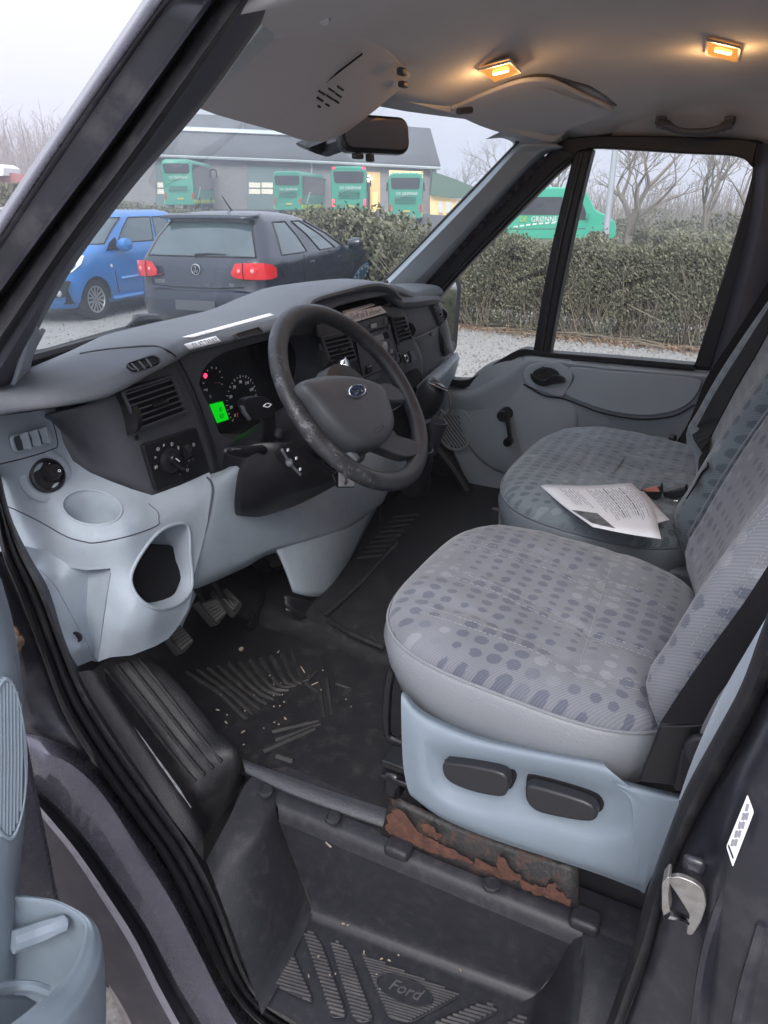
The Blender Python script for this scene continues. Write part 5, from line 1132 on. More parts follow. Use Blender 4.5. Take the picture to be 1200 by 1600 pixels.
# brown wiring plug in the hinge pillar
pl = mesh('wiring_plug', lathe([(.004, -.004), (.012, -.002), (.014, .006), (.010, .012), (.013, .016), (.006, .022), (.001, .023)], P(25, 1000, X=.592), (-.75, -.55, .1), 14), mat('brown_brittle_plastic', (.12, .07, .05), .5, var=.4, vscale=120), VAN)
mesh('plug_cap', lathe([(.009, 0), (.008, .006), (.001, .007)], P(20, 1000, X=.572), (-.75, -.55, .1), 12), M_['steel'], pl)
for dz in (-.012, .012): mesh('plug_lobe', lathe([(.001, -.006), (.009, -.004), (.010, .004), (.001, .009)], P(25, 1000, X=.588) + V((0, .004, dz)), (-.75, -.55, .1), 12), pl.data.materials[0], pl)
# ---- near B pillar
bi = [(935, 1640), (962, 1560), (992, 1470), (1012, 1395), (1040, 1315), (1072, 1235), (1118, 1150), (1158, 1075), (1186, 1000), (1204, 950), (1230, 860)]
bo = [(958, 1640), (984, 1570), (1018, 1480), (1042, 1390), (1062, 1340), (1095, 1270), (1140, 1195), (1175, 1135), (1202, 1075), (1226, 1010), (1255, 900)]
def bl_(t, X): return crom([P(a[0] + (b[0] - a[0]) * t, a[1] + (b[1] - a[1]) * t, X=X) for a, b in zip(bi, bo)], 4)
mesh('door_seal', loft([bl_(-.05, .68), bl_(.0, .650), bl_(.12, .634), bl_(.45, .626), bl_(.75, .628), bl_(.9, .636), bl_(1.02, .655)]), M_['rubber'], VAN, label='black rubber seal on the rear edge of the driver door opening', ang=50)
bq = [[(962, 1640), (1010, 1640), (1075, 1640), (1150, 1640), (1260, 1640)],
      [(990, 1570), (1030, 1565), (1085, 1560), (1150, 1550), (1260, 1520)],
      [(1022, 1482), (1048, 1475), (1095, 1465), (1150, 1440), (1260, 1400)],
      [(1044, 1392), (1075, 1380), (1108, 1380), (1150, 1340), (1260, 1280)],
      [(1064, 1342), (1090, 1325), (1122, 1300), (1165, 1250), (1260, 1180)],
      [(1098, 1272), (1120, 1250), (1150, 1215), (1190, 1170), (1260, 1090)],
      [(1142, 1197), (1165, 1180), (1190, 1140), (1220, 1100), (1270, 1020)],
      [(1204, 1080), (1215, 1070), (1230, 1050), (1250, 1020), (1290, 960)]]
bx = [.645, .632, .615, .585, .56]
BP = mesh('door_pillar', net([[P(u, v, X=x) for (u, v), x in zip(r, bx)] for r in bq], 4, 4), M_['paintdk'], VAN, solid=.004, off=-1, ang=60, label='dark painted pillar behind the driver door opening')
for px, xx in (([(1090, 1640), (1098, 1560), (1112, 1480), (1138, 1400), (1170, 1330), (1215, 1255)], .598), ([(1150, 1640), (1170, 1540), (1200, 1440)], .575)):
    mesh('pillar_crease', tube(crom(PX(xx, px), 4), (.006, .012), 8), M_['paintdk'], BP)
mesh('pillar_shoulder', box(P(1085, 1350, X=.618), .012, .022, .02), M_['paintdk'], BP, bevel=.006, seg=3)
# striker
s1 = PX(.602, [(1040, 1372), (1062, 1370), (1086, 1380), (1100, 1392), (1104, 1415), (1096, 1440), (1082, 1462), (1072, 1460), (1078, 1430), (1062, 1404)])
STK = mesh('door_striker', prism(roundpoly(s1, .004), (.006, 0, 0)), M_['steel'], BP, bevel=.001)
mesh('striker_arm', prism(roundpoly(PX(.594, [(1034, 1380), (1042, 1370), (1047, 1372), (1044, 1400), (1047, 1432), (1038, 1436), (1034, 1420)]), .003), (.018, 0, 0)), M_['steel'], STK, bevel=.001)
mesh('striker_pin', tube([P(1042, 1426, X=.594), P(1062, 1432, X=.600), P(1076, 1440, X=.606)], [.006, .0045, .004], 10), M_['chrome'], STK)
# plate label
pb = PX(.566, [(1168, 1241), (1178, 1268), (1145, 1354), (1135, 1322)])
lbm = mesh('data_label', prism(roundpoly(pb, .002), (-.0008, 0, 0)), M_['white'], BP, smooth=False, label='white printed data label on the dark door pillar')
pu, pv = pb[0] - pb[3], pb[1] - pb[0]
for k in range(9):
    c = pb[3] + pu * (.2 + .085 * k) + pv * (.35 + .25 * (k % 2)) + V((-.0011, 0, 0))
    mesh('label_print', box(c, .0004, .0022, .008), M_['greyink'], lbm, smooth=False)
mesh('label_bar', prism([pb[3] + pu * .05 + pv * .1 + V((-.001, 0, 0)), pb[3] + pu * .09 + pv * .1 + V((-.001, 0, 0)), pb[3] + pu * .09 + pv * .9 + V((-.001, 0, 0)), pb[3] + pu * .05 + pv * .9 + V((-.001, 0, 0))], (-.0005, 0, 0)), M_['ink'], lbm, smooth=False)
# trim behind the driver seat, passenger wheel-arch rubber
mesh('rear_quarter_trim', net([[P(1060, 1250, X=.70), P(1085, 1180, X=.70), P(1130, 1080, X=.70), P(1200, 960, X=.70)], [P(1110, 1260, X=.70), P(1130, 1180, X=.70), P(1180, 1080, X=.70), P(1250, 960, X=.70)]], 3, 3), M_['blue'], VAN)
pw = Q([[(575, 815, 1.12), (610, 770, 1.12), (650, 730, 1.10), (690, 700, 1.08)],
        [(600, 825, 1.10), (640, 800, 1.05), (675, 760, 1.02), (700, 720, 1.0)],
        [(640, 840, 1.04), (680, 822, .98), (712, 800, .96), (725, 770, .95)],
        [(680, 850, .98), (702, 840, .94), (730, 832, .92), (745, 820, .91)]])
mesh('wheel_arch_cover', net(pw, 4, 4), M_['mat'], VAN, label='black rubber wheel arch cover in the passenger footwell', ang=60)
mesh('door_seal', tube(crom(PX(2.19, [(676, 690), (700, 720), (722, 752), (742, 790), (752, 830), (756, 900)]), 4), (.016, .02), 8), M_['rubber'], VAN, label='black rubber seal along the lower passenger door edge')
# console foot bracket
FB_ = mesh('foot_bracket', net([[P(444, 930, Y=.885), P(480, 938, Y=.87), P(506, 938, Y=.875), P(524, 918, Y=.90)], [P(446, 946, Y=.878), P(480, 958, Y=.862), P(508, 956, Y=.868), P(530, 932, Y=.895)], [P(446, 952, Y=.868), P(480, 967, Y=.85), P(512, 963, Y=.858), P(536, 936, Y=.888)]], 3, 3), M_['black'], VAN, solid=.006)
mesh('bracket_tab', box(P(520, 926, Y=.885), .03, .02, .03), M_['black'], FB_, bevel=.004)
mesh('tunnel_side', net([[P(375, 870, Y=1.05), P(405, 890, Y=1.02), P(412, 925, Y=.99), P(388, 982, Y=.955)], [P(430, 865, Y=1.10), P(440, 905, Y=1.06), P(440, 940, Y=1.02), P(420, 985, Y=.98)]], 4, 4), M_['mat'], VAN)
mesh('shiny_edge', tube(crom([P(412, 925, Y=.985), P(408, 940, Y=.975), P(396, 965, Y=.96), P(388, 982, Y=.955)], 4), [.003, .005, .005, .006], 8), M_['gloss'], VAN)
mesh('column_joint', join(tube([P(395, 865, Y=1.0), P(420, 895, Y=1.08)], .02, 10), tube([P(430, 868, Y=1.02), P(452, 890, Y=1.1)], .03, 10)), M_['black'], VAN)

# ================================================================ PEDALS
PEDM = mat('worn_pedal_rubber', (.024, .023, .022), .6, bump=.3, bscale=300, dirt=(.07, .065, .06), dscale=60, damt=.5)
PG = 'pedals under the dashboard'
def pedal(name, px, y, label, arm, nr=6, long=False):
    C = QL([(u, v, yy) for (u, v), yy in zip(px, y)])
    c = sum(C, V()) / 4
    o = empty(name, tuple(c), label, 'pedal', PG)
    n_ = (C[1] - C[0]).cross(C[3] - C[0]).normalized()
    if n_.dot(CAMP - c) < 0: n_ = -n_
    mesh('pedal_pad', prism(roundpoly(C, .008), -n_ * .014), PEDM, o, bevel=.003)
    for k in range(nr):
        t = .18 + .66 * k / (nr - 1)
        if long: a, b = C[0].lerp(C[1], t), C[3].lerp(C[2], t)
        else: a, b = C[0].lerp(C[3], t), C[1].lerp(C[2], t)
        mesh('pad_rib', tube([a.lerp(b, .14) + n_ * .001, a.lerp(b, .86) + n_ * .001], (.0035, .0035), 6), M_['pedrib'], o)
    mesh('pedal_arm', tube(crom([c - n_ * .012, c + V((0, .05, .07)), P(*arm, Y=1.12)], 3), (.012, .006), 8), M_['black'], o)
    return o
M_['pedrib'] = mat('polished_pedal_rib', (.085, .082, .078), .5)
pedal('clutch_pedal', [(253, 982), (283, 976), (305, 1002), (283, 1024)], [.90, .90, .87, .87], 'ribbed black clutch pedal, the lowest and nearest of the three', (285, 930))
pedal('brake_pedal', [(305, 940), (340, 934), (356, 958), (338, 979)], [.93, .93, .90, .90], 'ribbed black brake pedal between the other two', (350, 890))
pedal('accelerator_pedal', [(330, 922), (352, 916), (380, 944), (368, 961)], [1.0, 1.0, .93, .93], 'long narrow black accelerator pedal beside the tunnel', (345, 880), 4, True)

# ================================================================ STEERING COLUMN AND WHEEL
WC = V((1.199, .674, 1.258)); AL = R_(37.66)
WN = V((0, -math.cos(AL), math.sin(AL))); WX = V((1, 0, 0)); WY = WN.cross(WX)      # WY points up the wheel
def PW(u, v, h=0):
    r = P(u, v, d=1) - CAMP; c = WC + WN * h
    return CAMP + r * ((c - CAMP).dot(WN) / r.dot(WN))
SW_ = empty('steering_wheel', tuple(WC), 'worn dark steering wheel with a blue oval badge on its hub', 'steering wheel')
rim = [WC + WX * (.183 * math.cos(2 * math.pi * i / 96)) + WY * (.183 * math.sin(2 * math.pi * i / 96)) for i in range(96)]
rmesh = mesh('rim', tube(rim, (.0155, .018), 20, True, flat=WN), M_['wheel'], SW_)
# hub pad
pad = [PW(u, v, .035) for u, v in [(470, 598), (490, 588), (520, 584), (560, 588), (597, 601), (610, 625), (619, 660), (612, 682), (596, 694), (570, 696), (548, 684), (520, 660), (494, 628)]]
padc = crom(pad, 3, True)
PADM = mat('hub_pad_plastic', (.056, .059, .069), .45, bump=.35, bscale=800, var=.06)
c0 = sum(padc, V()) / len(padc)
rings = [[c0 + (p - c0) * s_ + WN * h for p in padc] for s_, h in ((.97, -.05), (1.0, -.02), (.985, -.006), (.93, .002), (.8, .006), (.5, .009), (.02, .010))]
HUB = mesh('hub_pad', loft(rings, True, False), PADM, SW_, ang=70)
bc = PW(556, 612, .0435); bz = [bc + WN * .0005]
mesh('badge_rim', prism(ell(bc, WX * .033, WY * .0145, 32), WN * .003), PADM, HUB, bevel=.001)
BD = mesh('badge', prism(ell(bc + WN * .001, WX * .028, WY * .0112, 32), WN * .003), mat('badge_blue', (.012, .03, .10), .2, coat=.5), HUB, bevel=.0006)
mesh('badge_rim', tube(ell(bc + WN * .004, WX * .0276, WY * .0110, 36), .0010, 6, True), M_['chrome'], BD)
mesh('badge_script', text_vf('Ford', .0235, bc + WN * .0046, WX, WY, .0004, .35), M_['chrome'], BD, smooth=False)
ab = PW(590, 667, .0425)
mesh('hub_lettering', join(tube(rrect(ab, WX, WY, .034, .014, .002), .0006, 5, True), text_vf('AIRBAG', .0085, ab, WX, WY, .0004)), M_['trimdk'], HUB, smooth=False)
# spokes: two high, two low
def spoke(px, h0=.012, h1=.006, mt=None):
    top_ = crom([PW(u, v, h0) for u, v in px], 3, True)
    return mesh('spoke', prism(top_, -WN * .022), mt or M_['wheel'], SW_, bevel=.006, seg=3)
spoke([(586, 604), (598, 598), (612, 599), (628, 612), (634, 626), (622, 628), (604, 626)], .012)
spoke([(580, 690), (612, 672), (622, 680), (652, 690), (655, 706), (636, 714), (600, 702)], .010)
spoke([(476, 600), (492, 596), (506, 640), (496, 650), (470, 622), (462, 606)], .002, mt=M_['black'])
spoke([(540, 676), (560, 688), (574, 712), (560, 722), (546, 700), (528, 684)], .002)
mesh('hub_back', lathe([(.055, -.06), (.075, -.03), (.07, .0), (.03, .01)], WC, WN, 28), M_['black'], SW_)
mesh('side_switch_recess', prism([PW(u, v, .004) for u, v in [(468, 612), (480, 608), (548, 690), (536, 690)]], -WN * .02), M_['black'], SW_, bevel=.004)
mesh('lower_trim', prism([PW(u, v, .006) for u, v in [(535, 688), (548, 692), (566, 716), (558, 722), (546, 706)]], -WN * .02), M_['dashtop'], SW_, bevel=.006, seg=3)

COLM = empty('steering_column', tuple(WC - WN * .15), 'black steering column shroud with stalks and a heater slider', 'steering column')
def sec(t, w_, hu, hd, dx=0):
    c = WC - WN * t + V((dx, 0, 0)); r = []
    for i in range(20):
        a = 2 * math.pi * i / 20; ca, sa = math.cos(a), math.sin(a)
        r.append(c + WX * (w_ * math.copysign(abs(ca) ** .55, ca)) + WY * ((hu if sa > 0 else hd) * math.copysign(abs(sa) ** .55, sa)))
    return r
mesh('shroud', loft([sec(.035, .05, .05, .05), sec(.05, .066, .058, .06), (sec(.10, .075, .06, .065)), sec(.17, .085, .065, .070), sec(.24, .10, .07, .075), sec(.30, .10, .07, .08)], True, True), M_['black'], COLM, ang=60)
sd_ = Q([[(388, 694, .80), (430, 690, .76), (470, 700, .73), (520, 735, .70)], [(372, 740, .83), (420, 745, .78), (475, 755, .75), (535, 745, .72)], [(366, 790, .86), (415, 787, .82), (470, 770, .79), (538, 738, .76)], [(372, 808, .90), (415, 801, .87), (470, 782, .84), (535, 748, .80)]])
mesh('lower_cover', net(sd_, 4, 4), M_['black'], COLM, solid=.006, off=-1, ang=60)
hp_ = QL([(432, 712, .752), (444, 692, .738), (458, 692, .728), (486, 728, .712), (484, 740, .716), (466, 752, .738), (455, 748, .748)])
HPN = mesh('slider_panel', prism(roundpoly(hp_, .005), (.004, .006, 0)), M_['gloss'], COLM, bevel=.001)
def hpp(u, v): # on the slider panel
    n_ = (hp_[3] - hp_[0]).cross(hp_[5] - hp_[0]).normalized(); r = P(u, v, d=1) - CAMP
    if n_.dot(CAMP - hp_[0]) < 0: n_ = -n_
    return CAMP + r * ((hp_[0] + n_ * .003 - CAMP).dot(n_) / r.dot(n_)), n_
mesh('slider_slot', tube([hpp(441, 703)[0], hpp(452, 722)[0], hpp(469, 741)[0]], (.0045, .003), 8), M_['dashtop'], HPN)
mesh('slider_knob', lathe([(.007, -.002), (.0065, .006), (.003, .009), (.001, .0092)], hpp(452, 722)[0], hpp(452, 722)[1], 16), M_['dashtop'], HPN)
mesh('slider_symbols', join(*[box(hpp(u, v)[0], .005, .002, .005) for u, v in ((450, 703), (463, 716), (469, 733))]), M_['white'], HPN, smooth=False)
# indicator stalk with its broad head
hd_ = QL([(378, 632, .775), (384, 622, .765), (404, 619, .755), (420, 622, .748), (430, 636, .748), (430, 650, .752), (412, 654, .76), (392, 656, .77)])
STA = mesh('stalk', prism(roundpoly(hd_, .008, 3), (.012, .022, -.004)), M_['gloss'], COLM, bevel=.005, seg=3, label='dark indicator stalk with a broad glossy head')
mesh('stalk_neck', loft([[P(*q, Y=.765) for q in ((402, 650), (430, 640), (430, 655), (412, 662))], [P(*q, Y=.785) for q in ((408, 672), (431, 665), (430, 690), (408, 690))], [P(*q, Y=.80) for q in ((402, 690), (432, 690), (430, 705), (402, 708))]], True, True), M_['black'], STA, bevel=.004)
mesh('stalk_edge', tube(crom(QL([(378, 634, .774), (382, 644, .772), (390, 655, .768)]), 3), .0045, 8), M_['chrome'], STA)
hn = (hd_[4] - hd_[0]).normalized()
mesh('stalk_symbol', join(text_vf('<>', .017, P(418, 634, Y=.7455), (.95, -.3, .0), (.2, .3, .93), .0004)), M_['white'], STA, smooth=False)
ST2 = mesh('stalk', tube(crom(QL([(436, 704, .80), (418, 703, .785), (400, 702, .77), (384, 706, .76), (368, 706, .752), (352, 704, .745)]), 3), [.019, .019, .018, .016, .011, .0075, .007, .0075, .009, .010, .0105, .010, .009, .008, .006, .003], 12), M_['black'], COLM, label='short dark lower stalk with a rounded tip')
mesh('stalk_symbol', tube(QL([(362, 703, .743), (374, 703, .746)]), (.0012, .004), 6), M_['dashtop'], ST2)
mesh('stalk_button', lathe([(.009, -.006), (.010, .006), (.007, .010), (.001, .011)], P(434, 678, Y=.772), (-.6, -.75, .2), 16), M_['black'], COLM)
# key tag
KEY = empty('key_tag', tuple(P(541, 745, Y=.70)), 'white rectangular key tag hanging under the steering wheel rim', 'key tag')
kt = QL([(529, 733, .70), (553, 731, .70), (553, 760, .70), (529, 760, .70)])
mesh('tag_case', prism(roundpoly(shrink(kt, 1.14), .003), (0, .004, 0)), M_['gloss'], KEY, bevel=.001)
kf = mesh('tag_paper', prism([p + V((0, -.0012, 0)) for p in kt], (0, .001, 0)), M_['white'], KEY, smooth=False)
mesh('tag_lettering', text_vf('\u00a9psc', .016, P(541, 746, Y=.6975), (0, 0, 1), (-1, 0, 0), .0002), M_['ink'], kf, smooth=False)
mesh('key_ring', tube(QL([(532, 731, .70), (520, 742, .705), (524, 752, .705)]), .0015, 6), M_['steel'], KEY)

# ================================================================ GEAR LEVER
GL = empty('gear_lever', tuple(P(668, 660, X=1.56)), 'dark gear lever with a rounded knob on the centre console', 'gear lever')
kn2 = crom([P(650, 690, X=1.60), P(656, 664, X=1.58), P(664, 640, X=1.565), P(672, 618, X=1.555), P(681, 604, X=1.55), P(688, 598, X=1.55)], 4)
mesh('knob', tube(kn2[7:], [.022, .027, .031, .033, .034, .034, .033, .031, .029, .027, .024, .018, .010, .004], 18), M_['black'], GL)
cp_ = mesh('knob_cap', lathe([(.024, -.003), (.022, .004), (.014, .0075), (.001, .009)], P(684, 604, X=1.545), (.35, -.25, .9), 22), M_['gloss'], GL)
mesh('cap_ring', tube(ell(P(684, 604, X=1.545), V((.024, 0, -.009)), V((.004, .024, .006)), 26), .0012, 6, True), M_['steel'], cp_)
mesh('shift_pattern', join(text_vf('1 3 5', .010, P(684, 601, X=1.535), (.94, 0, -.33), (.2, .9, .2), .0003), text_vf('2 4 R', .010, P(685, 605, X=1.53), (.94, 0, -.33), (.2, .9, .2), .0003)), redg if False else mat('copper_print', (.6, .3, .15), .4), cp_, smooth=False)
mesh('boot', tube(crom([P(660, 655, X=1.58), P(657, 690, X=1.60), P(656, 720, X=1.62), P(648, 760, X=1.66)], 4), [.020, .026, .030, .034, .04], 14), M_['rubber'], GL)
mesh('boot_fold', tube(ell(P(657, 700, X=1.60), V((.03, 0, 0)), V((0, .03, .01)), 20), .005, 6, True), M_['rubber'], GL)
BH = mesh('bottle_holder', tube(crom(PX(1.85, [(690, 605), (700, 612), (704, 628), (703, 640), (697, 647), (688, 640)]), 4), .0035, 8), M_['dashtop'], DASH)
mesh('holder_cup', lathe([(.035, -.10), (.04, 0), (.036, 0), (.032, -.09)], P(678, 655, X=1.85), (.1, -.25, 1), 24), M_['trimdk'], DASH)
# ================================================================ SEATS
def superell(cx, cy, hx, hy, d, n=72, e=3.4):
    out = []
    for i in range(n):
        a = 2 * math.pi * i / n; ca, sa = math.cos(a), math.sin(a)
        out.append((cx + (hx - d) * math.copysign(abs(ca) ** (2 / e), ca), cy + (hy - d) * math.copysign(abs(sa) ** (2 / e), sa)))
    return out
def cushion(parent, cx, cy, hx, hy, zs, fab, vin, skirt=.12, e=3.4, crown=.042, grooves=()):
    def lev(lst):
        return [[V((x, y, zs(x, y) + dz)) for x, y in superell(cx, cy, hx, hy, d, e=e)] for d, dz in lst]
    k = crown / .042
    low = lev([(.035, -skirt), (.012, -skirt * .8), (.0, -skirt * .5), (-.006, -skirt * .2), (-.002, -.008), (.001, 0)])
    h_ = min(hx, hy); prof = [(.001, .001), (.003, .010), (.006, .015), (.010, .020), (.016, .025), (.026, .031), (.037, .035), (.05, .038), (.065, .040), (.08, .0415)]
    prof += [(.09 + (h_ - .092) * i / 24, .042 + .001 * math.sin(i / 24 * 3.1)) for i in range(25)]
    up = [[V((x, y, zs(x, y) + dz * k)) for x, y in superell(cx, cy, hx, hy, d, 144, e)] for d, dz in prof]
    def sew(p, dz):      # seams pull the cloth in; the seat is a little sunken and creased
        w_ = max(0, min(1, (dz - .022) / .015)); z = 0
        for ln, dp in grooves:
            dmin = 9
            for a, b in zip(ln, ln[1:]):
                ab = V((b[0] - a[0], b[1] - a[1])); ap_ = V((p.x - a[0], p.y - a[1])); t = max(0, min(1, ap_.dot(ab) / ab.dot(ab))); dmin = min(dmin, (ap_ - ab * t).length)
            z -= dp * math.exp(-(dmin / .008) ** 2)
        z += .0022 * math.sin(p.x * 61 + 2.1 * math.sin(p.y * 33)) * math.sin(p.y * 47 + 1.7 * math.sin(p.x * 29)) - .007 * math.exp(-((p.x - cx) ** 2 + (p.y - cy + .03) ** 2) / .012)
        return p + V((0, 0, z * w_))
    up = [[sew(p, dz) for p in r] for r, (d, dz) in zip(up, prof)]
    sk = mesh('cushion_skirt', loft(low, True, True), vin, parent, ang=70)
    cu = mesh('cushion', loft(up, True, True), fab, parent, ang=70)
    uvmap(cu, lambda p: (p.x * .95 + .3 * max(0, zs(p.x, p.y) + .02 - p.z), p.y + .5 * (p.z - 1)))
    seam = lev([(-.001, .0015)])[0]
    mesh('cushion_piping', tube(seam, .0022, 6, True), vin, parent)
    return cu, sk
def stitches(o, px, parent, step=.007, r=.0006, mt=None):
    line = []
    for a, b in zip(px, px[1:]):
        for k in range(8): line.append((a[0] + (b[0] - a[0]) * k / 8, a[1] + (b[1] - a[1]) * k / 8))
    pts = [h[0] for h in hits(o, line)]; out = []
    for a, b in zip(pts, pts[1:]):
        L_ = (b - a).length
        if L_ > .08 or L_ < 1e-5: continue
        n_ = max(1, int(L_ / step))
        for k in range(n_): out.append(tube([a.lerp(b, (k + .12) / n_), a.lerp(b, (k + .78) / n_)], r, 4))
    return out
def backrest(parent, cx, hx, Y0, Z0, slope, H, fab, vin, th=.13, bol=.03, skew=0):
    prof = [(-1.0, -th), (-1.03, -th * .6), (-1.02, -.015), (-.97, bol * .75), (-.86, bol), (-.70, bol * .55), (-.5, .004), (-.25, -.004), (0, -.006), (.25, -.004), (.5, .004), (.70, bol * .55), (.86, bol), (.97, bol * .75), (1.02, -.015), (1.03, -th * .6), (1.0, -th)]
    fw_ = V((0, 1, slope)).normalized(); upv = V((0, -slope, 1)).normalized()
    rows = []
    for i in range(12):
        s_ = i / 11; r = []
        sx = 1 - .10 * max(0, s_ - .6) ** 2 / .16 - .05 * max(0, .12 - s_) / .12
        lump = .012 * math.sin(math.pi * min(1, s_ * 1.6)) - (.05 * max(0, .06 - s_) / .06)
        for a, f in prof:
            r.append(V((cx + hx * a * sx, Y0 + skew * (a + 1) / 2, Z0)) + upv * (H * s_) + fw_ * (f + (lump if f > -.02 else 0)))
        rows.append(r)
    def sub(i0, i1): return [r[i0:i1] for r in rows]
    fb = mesh('backrest', net(sub(2, 15), 3, 3), fab, parent, ang=70)
    uvmap(fb, lambda p: (p.x * .98 + .02, p.z + .13))
    s1_ = mesh('backrest_side', net(sub(0, 3), 3, 3), vin, parent, ang=70)
    mesh('backrest_side', net(sub(14, 17), 3, 3), vin, parent, ang=70)
    mesh('backrest_shell', loft([[r[0] for r in rows], [r[0] * .5 + r[-1] * .5 + V((0, -.02, 0)) for r in rows], [r[-1] for r in rows]]), M_['black'], parent)
    return fb, s1_, rows

DS = empty('driver_seat', (1.03, .2, .66), 'grey dotted fabric driver seat with a pale blue side panel and two black switches', 'car seat')
zs1 = lambda x, y: .972 + .045 * (y / .45)
cu, sk = cushion(DS, 1.03, .222, .243, .232, zs1, M_['fabric'], M_['vinyl'], grooves=[([(1.158, .44), (1.144, .296), (1.115, .2), (1.095, .113), (1.05, .03)], .006), ([(1.034, .44), (1.011, .304), (.973, .216), (.945, .148), (.93, .03)], .006), ([(.905, .42), (.896, .349), (.88, .221), (.855, .137), (.85, .04)], .005), ([(1.25, .167), (1.058, .156), (.847, .142)], .005)])
bk, bs, brow = backrest(DS, 1.035, .235, .042, .975, .34, .70, M_['fabric'], M_['vinyl'])
S = []
for ln in ([(725, 842), (829, 867), (908, 898), (992, 919), (1058, 962)], [(704, 846), (783, 867), (867, 892), (942, 931), (1000, 942), (1054, 967)],
           [(700, 887), (783, 917), (858, 954), (921, 987), (971, 1002), (1045, 1028)], [(690, 895), (775, 925), (855, 965), (925, 996), (975, 1012), (1050, 1040)],
           [(660, 945), (700, 958), (825, 1000), (908, 1046), (1017, 1071)], [(655, 956), (700, 969), (825, 1012), (905, 1056), (1017, 1082)]):
    S += stitches(cu, ln, DS)
S += stitches(cu, [(965, 854), (940, 929), (919, 996), (904, 1042)], DS, .004)
mesh('stitching', join(*S), M_['stitch'], DS, smooth=False)['kind'] = 'stuff'
S = []
for ln in ([(1110, 800), (1160, 745), (1210, 700)], [(1118, 806), (1168, 752), (1215, 708)], [(1095, 905), (1150, 840), (1210, 780)], [(1100, 915), (1155, 850), (1210, 792)], [(1080, 1010), (1130, 935), (1205, 850)], [(1066, 1075), (1110, 1000), (1160, 920), (1205, 860)]):
    S += stitches(bk, ln, DS)
mesh('stitching', join(*S), M_['stitch'], DS, smooth=False)['kind'] = 'stuff'
mesh('side_seam', tube([brow[i][2] + V((-.003, .002, 0)) for i in range(12)], .0024, 6), M_['vinyl'], DS)
mesh('recliner_knob', lathe([(.014, 0), (.016, .008), (.008, .012), (.001, .013)], P(1197, 827, X=.83), (-.5, .85, .2), 14), M_['ink'], DS)
# blue side panel with the switch recess
def SP(r): return [P(u, v, X=x) for u, v, x in r]
spn = [SP([(632, 1080, .80), (664, 1112, .80), (742, 1146, .80), (840, 1168, .80), (925, 1184, .80), (946, 1188, .80)]),
       SP([(627, 1086, .782), (660, 1122, .776), (740, 1156, .772), (840, 1178, .772), (925, 1194, .772), (947, 1198, .774)]),
       SP([(627, 1120, .776), (658, 1150, .768), (690, 1166, .77), (840, 1198, .772), (950, 1222, .772), (990, 1236, .768)]),
       SP([(628, 1160, .776), (660, 1180, .766), (700, 1200, .784), (840, 1222, .786), (940, 1250, .784), (1000, 1262, .766)]),
       SP([(630, 1195, .776), (662, 1215, .766), (712, 1236, .783), (840, 1258, .786), (930, 1285, .783), (1000, 1290, .766)]),
       SP([(634, 1220, .776), (668, 1242, .767), (732, 1268, .769), (840, 1290, .770), (920, 1312, .769), (1000, 1322, .767)]),
       SP([(640, 1240, .778), (680, 1268, .771), (750, 1296, .77), (845, 1326, .77), (930, 1352, .77), (996, 1375, .77)]),
       SP([(648, 1248, .79), (690, 1278, .785), (760, 1308, .784), (850, 1338, .784), (935, 1366, .784), (1002, 1392, .784)])]
PAN = mesh('side_panel', net(spn, 5, 4), M_['blueshade'], DS, ang=60, label='pale blue-grey plastic seat side panel')
spr = [SP([(946, 1196, .80), (952, 1212, .80), (1000, 1226, .80), (1066, 1242, .80)]), SP([(940, 1200, .774), (951, 1219, .772), (1000, 1232, .772), (1062, 1248, .774)]), SP([(960, 1226, .772), (985, 1240, .768), (1010, 1250, .766), (1060, 1262, .77)]),
       SP([(985, 1250, .767), (1000, 1265, .766), (1022, 1278, .766), (1056, 1290, .77)]), SP([(990, 1300, .766), (1000, 1305, .766), (1022, 1310, .766), (1048, 1318, .77)]), SP([(992, 1350, .769), (1000, 1352, .769), (1015, 1352, .769), (1030, 1350, .772)]), SP([(996, 1376, .771), (1002, 1378, .771), (1008, 1380, .772), (1014, 1378, .775)]), SP([(1000, 1392, .784), (1003, 1394, .784), (1006, 1396, .784), (1008, 1394, .784)])]
mesh('panel_end', net(spr, 4, 4), M_['blueshade'], PAN, ang=60)
for px in ([(699, 1184), (712, 1180), (782, 1191), (801, 1205), (799, 1224), (786, 1231), (738, 1221), (706, 1205)], [(827, 1222), (838, 1214), (918, 1237), (937, 1253), (935, 1265), (916, 1268), (852, 1256), (831, 1241)]):
    a = PX(.778, px); b = PX(.779, [(u + (u - sum(q[0] for q in px) / 8) * .08, v + (v - sum(q[1] for q in px) / 8) * .10) for u, v in px])
    sw = mesh('seat_switch', prism(crom(a, 3, True), (-.020, 0, 0)), mat('soft_black_switch', (.020, .020, .024), .38), PAN, bevel=.007, seg=4)
    mesh('switch_well', prism(crom(b, 3, True), (.006, 0, 0)), M_['ink'], sw)
mesh('seat_frame_loop', tube(crom(PX(.83, [(612, 1045), (606, 1080), (604, 1135), (610, 1153), (640, 1166)]), 4), .007, 10), M_['gloss'], DS)
mesh('seat_rail', join(box(P(640, 1175, X=.86), .09, .06, .014), box(P(640, 1192, X=.86), .1, .06, .010)), M_['gloss'], DS, bevel=.003)
mesh('seat_base', box((1.05, .18, .79), .42, .36, .24), M_['black'], DS)

